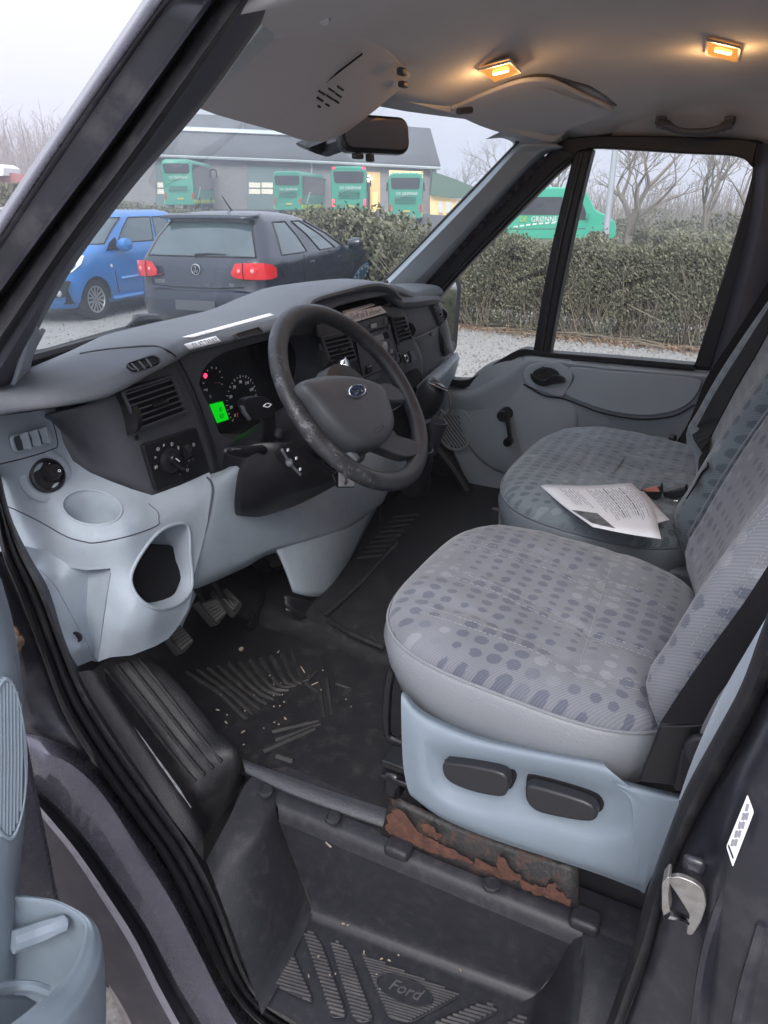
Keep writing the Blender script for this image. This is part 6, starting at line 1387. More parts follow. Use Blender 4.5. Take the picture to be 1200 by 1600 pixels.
PB = empty('passenger_bench', (1.75, .2, .66), 'blue-grey dotted fabric passenger bench seat beside the door', 'car seat')
zs2 = lambda x, y: .958 + .035 * (y / .45)
cu2, sk2 = cushion(PB, 1.735, .255, .352, .240, zs2, M_['fabric2'], M_['vinyldk'], e=2.9, grooves=[([(1.45, .30), (1.7, .33), (2.0, .36)], .005), ([(1.75, .47), (1.78, .3), (1.74, .05)], .005)])
bk2, bs2, br2 = backrest(PB, 1.755, .345, .082, .95, .365, .72, M_['fabric2'], M_['vinyldk'], bol=.03, skew=.05)
S = []
for ln in ([(815, 750), (880, 715), (950, 700), (1040, 720)], [(890, 690), (930, 720), (950, 752)], [(990, 690), (1005, 720), (1010, 752)], [(800, 790), (860, 800), (930, 815)]):
    S += stitches(cu2, ln, PB)
mesh('stitching', join(*S), M_['stitch'], PB, smooth=False)['kind'] = 'stuff'
for o_ in (0, .006): mesh('side_seam', tube([br2[i][2] + V((-.002 + o_, .003 + o_ * 1.6, 0)) for i in range(12)], .0022, 6), M_['stitch'], PB)
mesh('bench_base', box((1.74, .2, .81), .62, .38, .22), M_['vinyldk'], PB, bevel=.01)
mesh('bench_foot', box(P(790, 830, X=1.62), .06, .03, .14), M_['vinyldk'], PB, bevel=.01)
mesh('bench_lever', box(P(776, 812, X=1.60), .012, .03, .06), M_['black'], PB, bevel=.004)

# ================================================================ SEAT BELTS
def strap(pts_a, pts_b, n_, th=.0022, k=5):
    A, B = crom(pts_a, k), crom(pts_b, k)
    return loft([A, B, [p - n_ * th for p in B], [p - n_ * th for p in A], A])
BN = V((-.2, .9, .35)).normalized()
SB1 = empty('seat_belt', tuple(P(1055, 770, X=1.62)), 'black seat belt strap across the middle of the passenger bench backrest', 'seat belt', 'seat belts')
def along(pts, n_):
    q = crom([V((u, v, 0)) for u, v in pts], 8); return [(q[round(i * (len(q) - 1) / (n_ - 1))].x, q[round(i * (len(q) - 1) / (n_ - 1))].y) for i in range(n_)]
A = [h[0] for h in hits(bk2, along([(1038, 766), (1072, 700), (1114, 619), (1160, 545), (1196, 488)], 14), .014)]
B = [h[0] for h in hits(bk2, along([(1070, 764), (1106, 690), (1147, 611), (1178, 558), (1199, 520)], 14), .014)]
A.append(A[-1] * 2 - A[-2]); B.append(B[-1] + (A[-1] - A[-2]))
mesh('webbing', strap(A, B, BN), M_['webbing'], SB1)
mesh('anchor', prism(PX(1.585, [(1034, 770), (1072, 761), (1074, 775), (1040, 782)]), (.03, 0, 0)), M_['black'], SB1, bevel=.004)
mesh('anchor_plate', prism(PX(1.58, [(1036, 782), (1060, 782), (1056, 792), (1052, 800), (1046, 800), (1044, 790)]), (.003, 0, 0)), M_['chrome'], SB1, bevel=.001)
BU = mesh('buckle', prism(roundpoly(PX(1.56, [(1000, 765), (1032, 760), (1034, 775), (1024, 782), (1004, 772)]), .004), (.03, 0, 0)), M_['black'], SB1, bevel=.003)
mesh('release_button', prism(PX(1.557, [(1004, 765), (1026, 760), (1031, 768), (1011, 768)]), (.002, 0, 0)), mat('salmon_button', (.60, .20, .16), .5), BU)
SB2 = empty('seat_belt', tuple(P(1105, 590, X=2.12)), 'black seat belt hanging beside the passenger door post', 'seat belt', 'seat belts')
A = [P(1046, 708, X=2.06), P(1078, 655, X=2.09), P(1104, 590, X=2.12), P(1150, 520, X=2.13), P(1206, 430, X=2.13)]
B = [P(1056, 712, X=2.05), P(1090, 662, X=2.07), P(1126, 600, X=2.10), P(1180, 528, X=2.10), P(1212, 478, X=2.10)]
mesh('webbing', strap(A, B, V((-.8, .5, .2)).normalized()), M_['webbing'], SB2)
mesh('tongue', box(P(1050, 690, X=2.06), .03, .02, .035), M_['gloss'], SB2, bevel=.005)
SB3 = empty('seat_belt', tuple(P(1060, 1180, X=.74)), 'wide black seat belt running down behind the driver seat side panel', 'seat belt', 'seat belts')
A = [P(1031, 1130, X=.755), P(1062, 1082, X=.75), P(1105, 1020, X=.745), P(1160, 945, X=.74), P(1210, 868, X=.735)]
B = [P(1098, 1132, X=.735), P(1122, 1088, X=.73), P(1162, 1035, X=.725), P(1205, 965, X=.72), P(1245, 880, X=.715)]
mesh('webbing', strap(A, B, V((-1, .2, 0)).normalized()), M_['webbing'], SB3)
mesh('lower_sleeve', prism(PX(.758, [(1030, 1134), (1098, 1132), (1086, 1172), (1074, 1232), (1036, 1226), (998, 1222), (1010, 1186)]), (.012, 0, 0)), M_['gloss'], SB3, bevel=.003)
mesh('anchor_bolt', join(lathe([(.022, 0), (.020, .01), (.001, .011)], P(1100, 1172, X=.75), (-1, .1, .1), 18), box(P(1092, 1205, X=.76), .02, .045, .06)), M_['black'], SB3, bevel=.003)
mesh('anchor_plate', prism(PX(.74, [(1098, 1170), (1120, 1162), (1124, 1172), (1104, 1176)]), (.004, 0, 0)), M_['steel'], SB3)

# ================================================================ PRINTED SHEETS
def sheet(name, px, z, label, prints=True):
    rows = [[P(u, v, Z=zz) for (u, v), zz in zip(r, zr)] for r, zr in zip(px, z)]
    o = mesh(name, net(rows, 4, 4), M_['white'], None, smooth=True, solid=.0012, loc=sum((p for r in rows for p in r), V()) / 9)
    return o, rows
s2, r2 = sheet('printed_sheet', [[(880, 770), (930, 762), (1006, 768)], [(905, 785), (965, 785), (1030, 795)], [(940, 812), (990, 825), (1046, 812)]], [(1.02, 1.022, 1.03), (1.024, 1.028, 1.032), (1.03, 1.035, 1.04)], '')
tag(s2, 'lower of two printed white sheets lying on the passenger bench, mostly covered', 'paper', 'printed sheets on the bench')
s1b, r1 = sheet('printed_sheet', [[(842, 757), (920, 759), (987, 755)], [(880, 790), (950, 792), (1018, 788)], [(926, 823), (980, 834), (1033, 842)]], [(1.026, 1.034, 1.042), (1.032, 1.042, 1.046), (1.046, 1.05, 1.052)], '')
tag(s1b, 'top printed white sheet on the passenger bench, with a small dark photo', 'paper', 'printed sheets on the bench')
def onsheet(R, a, b, lift=.0016):
    C = [crom(r, 8) for r in R]; n_ = len(C[0]); i = min(n_ - 2, int(a * (n_ - 1))); fa = a * (n_ - 1) - i
    col = [r[i].lerp(r[i + 1], fa) for r in C]; cc_ = crom(col, 8); m_ = len(cc_); j = min(m_ - 2, int(b * (m_ - 1))); fb = b * (m_ - 1) - j
    return cc_[j].lerp(cc_[j + 1], fb) + V((0, 0, lift))
random.seed(11)
pr = []; pr2 = []
for k in range(26):
    a = .16 + .030 * k
    if 5 < k < 9: continue
    b0 = .10 + .03 * (k % 3); seg = 5 if k > 8 else 3
    for s_ in range(seg):
        b1 = b0 + random.uniform(.05, .15)
        if b1 > .9: break
        q = [onsheet(r1, a, b0), onsheet(r1, a, b1), onsheet(r1, a + .010, b1), onsheet(r1, a + .010, b0)]
        (pr2 if k in (15, 21) else pr).append((q, [(0, 1, 2, 3)])); b0 = b1 + .02
mesh('print', join(*pr), mat('light_print', (.42, .42, .47), .8), s1b, smooth=False)['kind'] = 'stuff'
mesh('headline', join(*pr2), M_['ink'], s1b, smooth=False)['kind'] = 'stuff'
mesh('printed_photo', ([onsheet(r1, a, b, .0018) for a, b in ((.02, .62), (.30, .66), (.36, .95), (.06, .92))], [(0, 1, 2, 3)]), mat('dark_photo_print', (.10, .105, .11), .6, var=.7, vscale=60), s1b, smooth=False)
pr = []
for k in range(6):
    q = [onsheet(r2, a, b) for a, b in ((.3 + .1 * k, .03), (.36 + .1 * k, .03), (.36 + .1 * k, .1), (.3 + .1 * k, .1))]
    pr.append((q, [(0, 1, 2, 3)]))
mesh('print', join(*pr), M_['greyink'], s2, smooth=False)['kind'] = 'stuff'

# ================================================================ OPEN DRIVER DOOR (part of the van)
dr = [[(-90, 860, .60), (-30, 880, .60), (-4, 900, .615), (2, 905, .66)],
      [(-90, 960, .60), (-20, 965, .60), (12, 968, .615), (20, 972, .66)],
      [(-90, 1050, .60), (-10, 1050, .605), (26, 1050, .615), (33, 1052, .66)],
      [(-90, 1160, .60), (-10, 1160, .605), (34, 1160, .615), (41, 1162, .66)],
      [(-90, 1280, .60), (-10, 1280, .605), (32, 1280, .615), (39, 1280, .66)],
      [(-90, 1380, .60), (-20, 1380, .60), (20, 1380, .61), (29, 1380, .65)],
      [(-90, 1480, .60), (-20, 1480, .60), (22, 1480, .61), (30, 1480, .65)],
      [(-90, 1600, .60), (-20, 1600, .60), (22, 1600, .61), (30, 1600, .65)]]
DDR = mesh('driver_door', net(Q(dr), 4, 4), M_['blueshade'], VAN, ang=60, label='open driver door with pale blue-grey trim and a storage bin')
b_ = Q(dr); a1, a2 = b_[0][3], b_[7][3]
mesh('door_shell', prism([V((a1.x, .665, 1.20)), V((a1.x - .02, .665, .55)), V((-.45, .665, .55)), V((-.45, .665, 1.20))], (0, .07, 0)), M_['paint'], DDR, bevel=.01)
mesh('door_window_frame', tube([V((.36, .70, 1.2)), V((.20, .66, 1.5)), V((-.05, .64, 1.78)), V((-.40, .64, 1.80)), V((-.45, .68, 1.2))], (.02, .03), 8), M_['frame'], DDR)
insr = crom(PY(.607, [(-24, 1180), (-14, 1090), (4, 1056), (20, 1075), (33, 1130), (38, 1190), (34, 1250), (22, 1298), (8, 1310), (-14, 1280)]), 4, True)
mesh('ribbed_insert', ringprism(insr, inset(insr, .005), (0, -.006, 0)), M_['blueshade'], DDR, bevel=.001)
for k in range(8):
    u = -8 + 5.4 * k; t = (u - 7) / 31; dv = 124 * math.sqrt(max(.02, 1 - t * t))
    mesh('insert_rib', tube([P(u + (0 if abs(t) < 1 else 0), 1183 - dv, Y=.604), P(u + 1.5, 1183, Y=.6025), P(u, 1183 + dv, Y=.604)], (.0017, .0030), 6), M_['blueshade'], DDR)
rin = Q([[(24, 1408, .615), (60, 1411, .60), (90, 1418, .585), (124, 1437, .56), (132, 1457, .545), (117, 1508, .515), (88, 1546, .50), (56, 1572, .49), (10, 1606, .485)]])[0]
rout = Q([[(22, 1399, .625), (62, 1403, .605), (96, 1410, .585), (136, 1432, .555), (151, 1460, .535), (150, 1500, .508), (128, 1550, .488), (96, 1590, .478), (40, 1640, .475)]])[0]
mid_ = [a.lerp(b, .5) + V((0, 0, .004)) for a, b in zip(rin, rout)]
dn_ = lambda r, z, f=0: [V((p.x, p.y, p.z - z)) for p in r]
BIN = mesh('door_bin', net([dn_(rin, .13), dn_(rin, .05), rin, mid_, rout, [p + V((.003, -.002, -.02)) for p in rout], [p + V((-.012, .0, -.12)) for p in rout], [p + V((-.03, .02, -.22)) for p in rout]], 4, 4), M_['blueshade'], DDR, ang=60)
mesh('bin_back', net(Q([[(20, 1404, .618), (70, 1408, .60), (132, 1440, .565)], [(24, 1480, .615), (70, 1485, .60), (130, 1500, .57)], [(20, 1560, .61), (70, 1570, .60), (130, 1580, .57)]]), 3, 3), M_['blueshade'], BIN)
mesh('bin_ridge', tube(crom(QL([(20, 1472, .60), (60, 1458, .59), (92, 1446, .575), (102, 1442, .575)]), 3), [.012, .012, .012, .012, .011, .010, .008, .004], 10), M_['blueshade'], BIN)
mesh('bin_shelf', tube(crom(QL([(-20, 1548, .56), (20, 1542, .56), (50, 1542, .55), (74, 1550, .54)]), 4), (.006, .006), 8), M_['blueshade'], BIN)
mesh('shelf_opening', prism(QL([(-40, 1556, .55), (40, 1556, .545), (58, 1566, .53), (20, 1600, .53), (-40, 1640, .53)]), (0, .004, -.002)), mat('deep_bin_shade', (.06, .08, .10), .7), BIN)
# ================================================================ OUTSIDE: ground, hedges, cars, coaches, buildings, trees
M_['gravel'] = mat('pale_gravel', (.27, .262, .25), .95, bump=1, bscale=55, var=.35, vscale=45, dirt=(.16, .15, .135), dscale=3, damt=.5, spec=.2)
def gz(x):      # the land falls a little beyond the first hedge
    t = max(0, min(1, (x - 12) / 6)); return -.55 * t * t * (3 - 2 * t)
g = mesh('ground', net([[V((x, y, gz(x))) for x in (-60, 3, 11, 12, 13.5, 15, 16.5, 18, 19, 30, 120, 420)] for y in (-200, -20, 10, 60, 400)], 2, 2), M_['gravel']); g['kind'] = 'structure'
yd = mesh('bus_yard', ([V((24, 14, -.5)), V((20, 60, -.5)), V((58, 66, 1.2)), V((64, 45, 1.05)), V((66, 26, .3)), V((62, 16, .1))], [(0, 1, 2, 3, 4, 5)]), mat('wet_asphalt', (.06, .06, .065), .7, var=.2), None); yd['kind'] = 'structure'
fl_ = mesh('field', prism([V((26, -60, -.54)), V((26, 12, -.54)), V((160, 30, .0)), V((160, -60, .0))], (0, 0, .02)), mat('winter_grass', (.11, .115, .055), .95, var=.3, vscale=1.5), None, smooth=False); fl_['kind'] = 'structure'
random.seed(21)
def leafmat(name, stops):
    m = bpy.data.materials.new(name); m.use_nodes = True; t = m.node_tree; b = t.nodes['Principled BSDF']; b.inputs['Roughness'].default_value = .6; b.inputs['Specular IOR Level'].default_value = .3
    g_ = t.nodes.new('ShaderNodeNewGeometry'); r_ = t.nodes.new('ShaderNodeValToRGB'); r_.color_ramp.interpolation = 'LINEAR'
    e = r_.color_ramp.elements; e[0].position = 0; e[0].color = (*stops[0], 1); e[1].position = 1; e[1].color = (*stops[-1], 1)
    for i, c in enumerate(stops[1:-1]): k = e.new((i + 1) / (len(stops) - 1)); k.color = (*c, 1)
    t.links.new(g_.outputs['Random Per Island'], r_.inputs[0]); t.links.new(r_.outputs[0], b.inputs['Base Color']); return m
M_['leaf'] = leafmat('hedge_leaf', [(.085, .095, .06), (.125, .132, .083), (.155, .16, .10), (.19, .182, .122), (.26, .235, .17)])
M_['twig'] = leafmat('hedge_stem', [(.10, .085, .062), (.18, .155, .115), (.26, .225, .17)])
M_['litter'] = leafmat('dead_leaf', [(.12, .07, .04), (.22, .14, .09), (.32, .24, .17)])
def leaves(n, fn, size, vs=None, fs=None):
    vs = [] if vs is None else vs; fs = [] if fs is None else fs
    for _ in range(n):
        p, k = fn(); s_ = size * k * random.uniform(.6, 1.3)
        a = V((random.gauss(0, 1), random.gauss(0, 1), random.gauss(0, .8))).normalized(); b = a.orthogonal().normalized(); c_ = a.cross(b)
        i = len(vs); vs += [p - b * s_, p + c_ * s_ * .45, p + b * s_, p - c_ * s_ * .45]; fs.append((i, i + 1, i + 2, i + 3))
    return vs, fs
def rawmesh(name, vf, mt, parent=None):
    me = bpy.data.meshes.new(name); me.from_pydata([tuple(v) for v in vf[0]], [], vf[1]); return link_mesh(name, me, mt, parent)
def hedge(path, hts, wd, nl, ns, label, size=.035, group=None, dens_low=True):
    """path along the front foot; the hedge stands wd deep behind it (away from the camera)"""
    o = empty('hedge', tuple(path[len(path) // 2]), label, 'hedge', group)
    P_ = crom([V(p) for p in path], 6); H_ = [hts[0] + (hts[-1] - hts[0]) * i / (len(P_) - 1) for i in range(len(P_))]
    ls_ = [(b - a).length for a, b in zip(P_, P_[1:])]; T = sum(ls_)
    def at(s_):
        i = 0
        while i < len(ls_) - 1 and s_ > ls_[i]: s_ -= ls_[i]; i += 1
        t = min(1, s_ / ls_[i]); d = (P_[i + 1] - P_[i]).normalized(); n_ = V((-d.y, d.x, 0))
        if n_.dot(P_[i]) < 0: n_ = -n_
        return P_[i].lerp(P_[i + 1], t), n_, H_[i] + (H_[i + 1] - H_[i]) * t
    def spot():
        q, n_, h = at(random.random() * T)
        hh = h * (1 + .05 * math.sin(q.y * 5.1 + q.x * 3) + .04 * math.sin(q.y * 13) + .03 * math.sin(q.y * 31))
        r = random.random(); k = 1
        if r < .62:
            z = hh * (random.random() ** .78 if dens_low else random.random()); dp = abs(random.gauss(0, .09)) + .10 * max(0, .45 - z / hh)
        elif r < .9: z = hh + random.gauss(0, .03) - .02; dp = random.random() * wd
        else: z = hh * random.random(); dp = random.random() * wd
        if random.random() < .03: z += random.random() * .13
        if math.sin(q.y * 7.3 + 2 * math.sin(z * 9)) * math.sin(z * 11 + q.y * 2.2) > .72 and z < hh * .85: dp += .14
        return q + n_ * (dp + .05 * math.sin(q.y * 9 + z * 7)) + V((0, 0, max(.08, z))), k
    rawmesh('foliage', leaves(nl, spot, size), M_['leaf'], o)['kind'] = 'stuff'
    tw = []
    for _ in range(ns):
        q, n_, h = at(random.random() * T); q = q + n_ * (random.random() * .3 + .02); z1 = h * random.uniform(.35, .95)
        m_ = q + V((random.gauss(0, .06), random.gauss(0, .10), z1 * .5)); e_ = q + V((random.gauss(0, .10), random.gauss(0, .2), z1))
        tw.append(tube([q, m_, e_], [.008, .006, .003], 3))
    if tw: rawmesh('stems', join(*tw), M_['twig'], o)['kind'] = 'stuff'
    # dark heart so that the far side does not show through everywhere
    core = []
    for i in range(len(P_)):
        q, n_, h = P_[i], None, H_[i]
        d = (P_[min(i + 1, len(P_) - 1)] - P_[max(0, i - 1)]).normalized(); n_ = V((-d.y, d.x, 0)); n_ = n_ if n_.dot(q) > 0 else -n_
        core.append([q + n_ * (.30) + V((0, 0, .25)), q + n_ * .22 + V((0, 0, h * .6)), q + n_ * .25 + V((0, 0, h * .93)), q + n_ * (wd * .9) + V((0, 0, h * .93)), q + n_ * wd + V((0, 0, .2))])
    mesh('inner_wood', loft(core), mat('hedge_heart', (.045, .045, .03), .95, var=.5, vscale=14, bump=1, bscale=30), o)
    return o
hedge([(8.9, -7, 0), (9.05, -4, 0), (9.25, -1.2, 0), (9.32, .7, 0), (9.45, 2.2, 0), (9.65, 3.7, 0), (10.3, 5.2, 0)], (1.06, 1.12), .6, 150000, 1700, 'clipped green-brown hedge with bare stems at its foot, along the gravel beside the passenger door', .019)
hedge([(10.4, 5.3, 0), (12.6, 7.6, gz(12.6)), (17, 13, gz(17)), (21, 19, -.55), (25, 26, -.55)], (1.20, 1.95), .8, 26000, 250, 'clipped hedge behind the parked cars, between them and the coach yard', .05, dens_low=False)
hedge([tuple(P(u, 380, d=d_).to_2d()) + (-.55,) for u, d_ in ((1340, 17), (1200, 20), (1080, 23), (985, 27))], (1.15, 1.1), 1.2, 12000, 120, 'farther low hedge to the right of the green minibus nose', .07, dens_low=False)
# dead leaves and twigs under the first hedge
def lit():
    y = random.uniform(-1.2, 5.0); x = 9.35 + .05 * y + .02 * y * y - abs(random.gauss(0, .2)); return V((x, y, .012 + random.random() * .02)), 1
lt = rawmesh('leaf_litter', leaves(5000, lit, .024), M_['litter']); lt['kind'] = 'stuff'
# fallen twigs
tw = []
for k in range(60):
    p, _ = lit(); a = random.uniform(-.5, .5) + 1.57; L_ = random.uniform(.2, .8); d = V((math.cos(a), math.sin(a), .06)) * L_
    tw.append(tube([p, p + d * .5 + V((0, 0, .03)), p + d], [.007, .006, .003], 4))
rawmesh('twigs', join(*tw), M_['twig'], lt)
# loose stones on the gravel
vs, fs = [], []
for _ in range(9000):
    x = random.uniform(5.0, 9.3); y = random.uniform(-.8, 5.2) if random.random() < .8 else random.uniform(5, 12); s_ = random.uniform(.008, .022); i = len(vs); p = V((x, y, 0))
    for q in ((1, 0, 0), (-.3, .9, 0), (-.5, -.8, 0), (0, 0, 1)): vs.append(p + V(q) * s_)
    fs += [(i, i + 1, i + 3), (i + 1, i + 2, i + 3), (i + 2, i, i + 3)]
st_ = rawmesh('gravel', (vs, fs), leafmat('gravel_stone', [(.12, .115, .11), (.21, .205, .195), (.34, .33, .315)])); st_['kind'] = 'stuff'

# ---------------------------------------------------------------- cars
def carpaint(name, col, r=.28): return mat(name, col, r, .0, coat=.45, var=.04, spec=.5)
M_['carglass'] = mat('car_glass', (.055, .085, .095), .08, 0, spec=.7, coat=.6, var=.25, vscale=1.5)
M_['tyre'] = mat('tyre', (.02, .02, .021), .8)
M_['alloy'] = mat('silver_wheel_trim', (.5, .5, .52), .35, .7)
def wheel(root, x, y, r, side, spokes):
    ax = V((0, side, 0)); c = V((x, y, r))
    o = mesh('wheel', lathe([(r * .62, -.09), (r * .93, -.10), (r, -.07), (r, .06), (r * .93, .095), (r * .66, .09), (r * .64, .06)], c, ax, 36, False), M_['tyre'], root)
    mesh('rim', lathe([(r * .66, .085), (r * .62, .07), (r * .58, .03), (.01, .02)], c, ax, 36), M_['ink'], o)
    sp__ = [lathe([(r * .66, .08), (r * .66, .092), (r * .60, .094), (r * .58, .08)], c, ax, 36, False), lathe([(.001, .085), (r * .14, .085), (r * .16, .06)], c, ax, 16, False)]
    for k in range(spokes):
        a = 2 * math.pi * k / spokes; d = V((math.cos(a), 0, math.sin(a))); t_ = V((-d.z, 0, d.x))
        for o_ in (-.028, .028):
            sp__.append(prism([c + ax * .07 + d * r * .1 + t_ * (o_ * .5 - .012), c + ax * .07 + d * r * .1 + t_ * (o_ * .5 + .012), c + ax * .07 + d * r * .61 + t_ * (o_ * 1.3 + .016), c + ax * .07 + d * r * .61 + t_ * (o_ * 1.3 - .016)], ax * .016))
    mesh('spokes', join(*sp__), M_['alloy'], o, smooth=False)
    return o
def slices(spec, rear_n=6, side=(0, .05, .13, .27, .40, .44, .62, .76, .86, .95, 1.0)):
    """spec: list of (z, x_rear, x_front, half width, corner r rear, corner r front) -> grid of outline points, right half first"""
    G = []
    for z, xr, xf, w_, cr_, cfr, bow in spec:
        h = []
        for k in range(rear_n): y = (w_ - cr_) * k / rear_n; h.append(V((xr - bow * (1 - (y / w_) ** 2), -y, z)))
        for k in range(5): a = R_(90 * k / 4); h.append(V((xr + cr_ - cr_ * math.cos(a), -(w_ - cr_) - cr_ * math.sin(a), z)))
        for f in side[1:-1]: h.append(V((xr + cr_ + (xf - cfr - xr - cr_) * f, -w_ - .012 * math.sin(math.pi * f), z)))
        for k in range(5): a = R_(90 * k / 4); h.append(V((xf - cfr + cfr * math.sin(a), -(w_ - cfr) - cfr * math.cos(a), z)))
        for k in range(1, rear_n): y = (w_ - cfr) * (1 - k / rear_n); h.append(V((xf + bow * (1 - (y / w_) ** 2), -y, z)))
        h.append(V((xf + bow, 0, z)))
        h += [V((p.x, -p.y, p.z)) for p in reversed(h[1:-1])]
        G.append(h)
    return G
def pick_faces(G, sel):
    """split a closed-loop grid into {key: (verts, faces)} by sel(k, i)"""
    n = len(G[0]); out = {}
    for k in range(len(G) - 1):
        for i in range(n):
            j = (i + 1) % n; key = sel(k, i)
            vs, fs = out.setdefault(key, ([], []))
            b = len(vs); vs += [G[k][i], G[k][j], G[k + 1][j], G[k + 1][i]]; fs.append((b, b + 1, b + 2, b + 3))
    return out
def weld(o):
    bm = bmesh.new(); bm.from_mesh(o.data); bmesh.ops.remove_doubles(bm, verts=bm.verts, dist=.0005); bmesh.ops.recalc_face_normals(bm, faces=bm.faces)
    bm.to_mesh(o.data); bm.free(); o.data.polygons.foreach_set('use_smooth', [True] * len(o.data.polygons))
    try: o.data.set_sharp_from_angle(angle=R_(42))
    except Exception: pass
    return o
def make_car(name, label, paint, spec, wins, L_, whl, roof_k, spokes, pane_off=.004):
    root = empty(name, (0, 0, 0), label, 'car', 'cars parked in front of the van')
    G = slices(spec); n = len(G[0])
    def sel(k, i):
        ii = i if i <= n // 2 else n - 1 - i
        for nm, k0, k1, i0, i1 in wins:
            if k0 <= k < k1 and i0 <= ii < i1: return (nm, i > n // 2 and nm not in ('rear_window', 'windscreen'))
        return 'body'
    parts = pick_faces(G, sel)
    body = weld(mesh('body', parts.pop('body'), paint, root))
    mesh('roof', (G[-1], [tuple(range(n))]), paint, root)
    for key, vf in parts.items():
        w_ = weld(mesh(key[0], vf, M_['carglass'], root))
        bm = bmesh.new(); bm.from_mesh(w_.data); es = [e for e in bm.edges if len(e.link_faces) == 1]
        # rubber surround along the open border
        loops = {}
        for e in es:
            for v in e.verts: loops.setdefault(v, []).append(e)
        v0 = es[0].verts[0]; seq = [v0]; used = set()
        while True:
            nxt = [e for e in loops[seq[-1]] if e not in used]
            if not nxt: break
            used.add(nxt[0]); seq.append(nxt[0].other_vert(seq[-1]))
            if seq[-1] is v0: break
        mesh('window_seal', tube([v.co.copy() for v in seq[:-1]], .012, 5, True), M_['rubber'], w_); bm.free()
    for x, r in whl:
        for s_ in (-1, 1):
            yy = s_ * (spec[1][3] - .10)
            cut(body, lathe([(r * 1.12, -.16), (r * 1.12, .2)], V((x, yy, r)), (0, s_, 0), 28))
            wheel(root, x, yy, r, s_, spokes)
    mesh('underside', box((L_ / 2, 0, .42), L_ * .9, spec[1][3] * 1.85, .3), M_['ink'], root)
    return root, G, body
# black hatchback, rear towards the van
bk_p = carpaint('black_car_paint', (.014, .018, .032), .22)
gs = [(.22, .10, 4.02, .80, .25, .35, .02), (.30, .0, 4.16, .86, .28, .40, .03), (.50, -.02, 4.20, .88, .28, .42, .03), (.60, .03, 4.19, .88, .25, .42, .03), (.70, .06, 4.16, .88, .22, .42, .03), (.86, .08, 4.05, .875, .20, .40, .03),
      (.95, .13, 3.55, .86, .18, .5, .03), (.985, .16, 3.02, .84, .17, .35, .03), (1.18, .28, 2.50, .765, .18, .3, .03), (1.355, .44, 1.95, .67, .19, .28, .03), (1.42, .44, 1.70, .61, .16, .3, .03), (1.46, .58, 1.45, .50, .24, .3, .02), (1.478, .80, 1.2, .30, .2, .2, .02)]
GOLF, G_, gb_ = make_car('parked_car', 'black five-door hatchback seen from behind, with red tail lamps', bk_p, gs,
    [('rear_window', 7, 9, 0, 7), ('side_window', 7, 9, 12, 14), ('side_window', 7, 9, 14, 15), ('door_window', 7, 9, 16, 18), ('windscreen', 7, 9, 20, 99)], 4.2, [(.78, .315), (3.36, .315)], 10, 5)
redl = mat('red_lamp_lens', (.55, .015, .02), .15, coat=.6, emit=(.9, .02, .03), estr=.08); redl2 = mat('lamp_inner', (.72, .30, .30), .2, coat=.5)
for s_ in (-1, 1):
    lp_ = [(-.012, .50, .83, .79), (-.014, .56, .925, .765), (.0, .66, .935, .755), (.04, .77, .935, .75), (.12, .865, .93, .745), (.25, .90, .905, .745), (.36, .905, .86, .76)]
    tl_ = mesh('tail_lamp', loft([[V((x - .006, s_ * y, zt)) for x, y, zt, zb in lp_], [V((x - .018, s_ * (y + .006), (zt + zb) / 2)) for x, y, zt, zb in lp_], [V((x - .006, s_ * y, zb)) for x, y, zt, zb in lp_], [V((x + .06, s_ * (y - .05), zb)) for x, y, zt, zb in lp_]]), redl, GOLF)
    mesh('lamp_split', tube([V((-.018, s_ * .655, .935)), V((-.03, s_ * .655, .845)), V((-.018, s_ * .655, .755))], .005, 5), M_['ink'], tl_)
    for yy, rr, xx in ((.60, .050, .0), (.75, .058, .045)):
        mesh('lamp_ring', lathe([(rr, 0), (rr * .9, .012), (rr * .55, .016), (.001, .02)], V((xx - .012, s_ * yy, .845)), (-1, s_ * .25, 0), 20), redl, tl_)
        mesh('lamp_centre', lathe([(rr * .5, .012), (rr * .35, .026), (.001, .03)], V((xx - .010, s_ * yy, .845)), (-1, s_ * .25, 0), 16), redl2, tl_)
mesh('bumper', loft([[V((x + .03 + (.32 * max(0, (abs(y) - .55) / .34) ** 2), y, z)) for y in (-.89, -.82, -.7, -.5, 0, .5, .7, .82, .89)] for x, z in ((-.05, .30), (-.09, .36), (-.09, .52), (-.07, .60), (-.02, .625))]), bk_p, GOLF, ang=40)
mesh('number_plate', box((-.082, -.02, .445), .012, .54, .115), mat('dusty_plate', (.07, .075, .08), .6), GOLF, bevel=.003)
mesh('tailgate_seam', tube([V((.035, -.62, .66)), V((.0, -.3, .645)), V((-.005, 0, .645)), V((.0, .3, .645)), V((.035, .62, .66)), V((.08, .66, .80))], .006, 5), M_['ink'], GOLF)
mesh('spoiler', loft([[V((.34 + dx, y, 1.425 + dz - .04 * abs(y) ** 3)) for y in (-.62, -.4, 0, .4, .62)] for dx, dz in ((.25, .03), (.02, .012), (.0, -.012), (.14, -.03))]), bk_p, GOLF, solid=.01)
mesh('rear_wiper', tube([V((.125, .05, 1.0)), V((.145, -.12, 1.015)), V((.15, -.36, 1.01))], [.02, .012, .008], 6), M_['ink'], GOLF)
mesh('aerial', tube([V((1.0, 0, 1.47)), V((.78, 0, 1.65))], [.012, .005], 6), M_['ink'], GOLF)
eb = mesh('maker_badge', lathe([(.062, 0), (.06, .01), (.001, .012)], V((.045, 0, .845)), (-1, 0, .05), 28), M_['ink'], GOLF)
mesh('badge_ring', tube(ell(V((.033, 0, .845)), V((0, .058, 0)), V((0, 0, .058)), 28), .006, 6, True), M_['chrome'], eb)
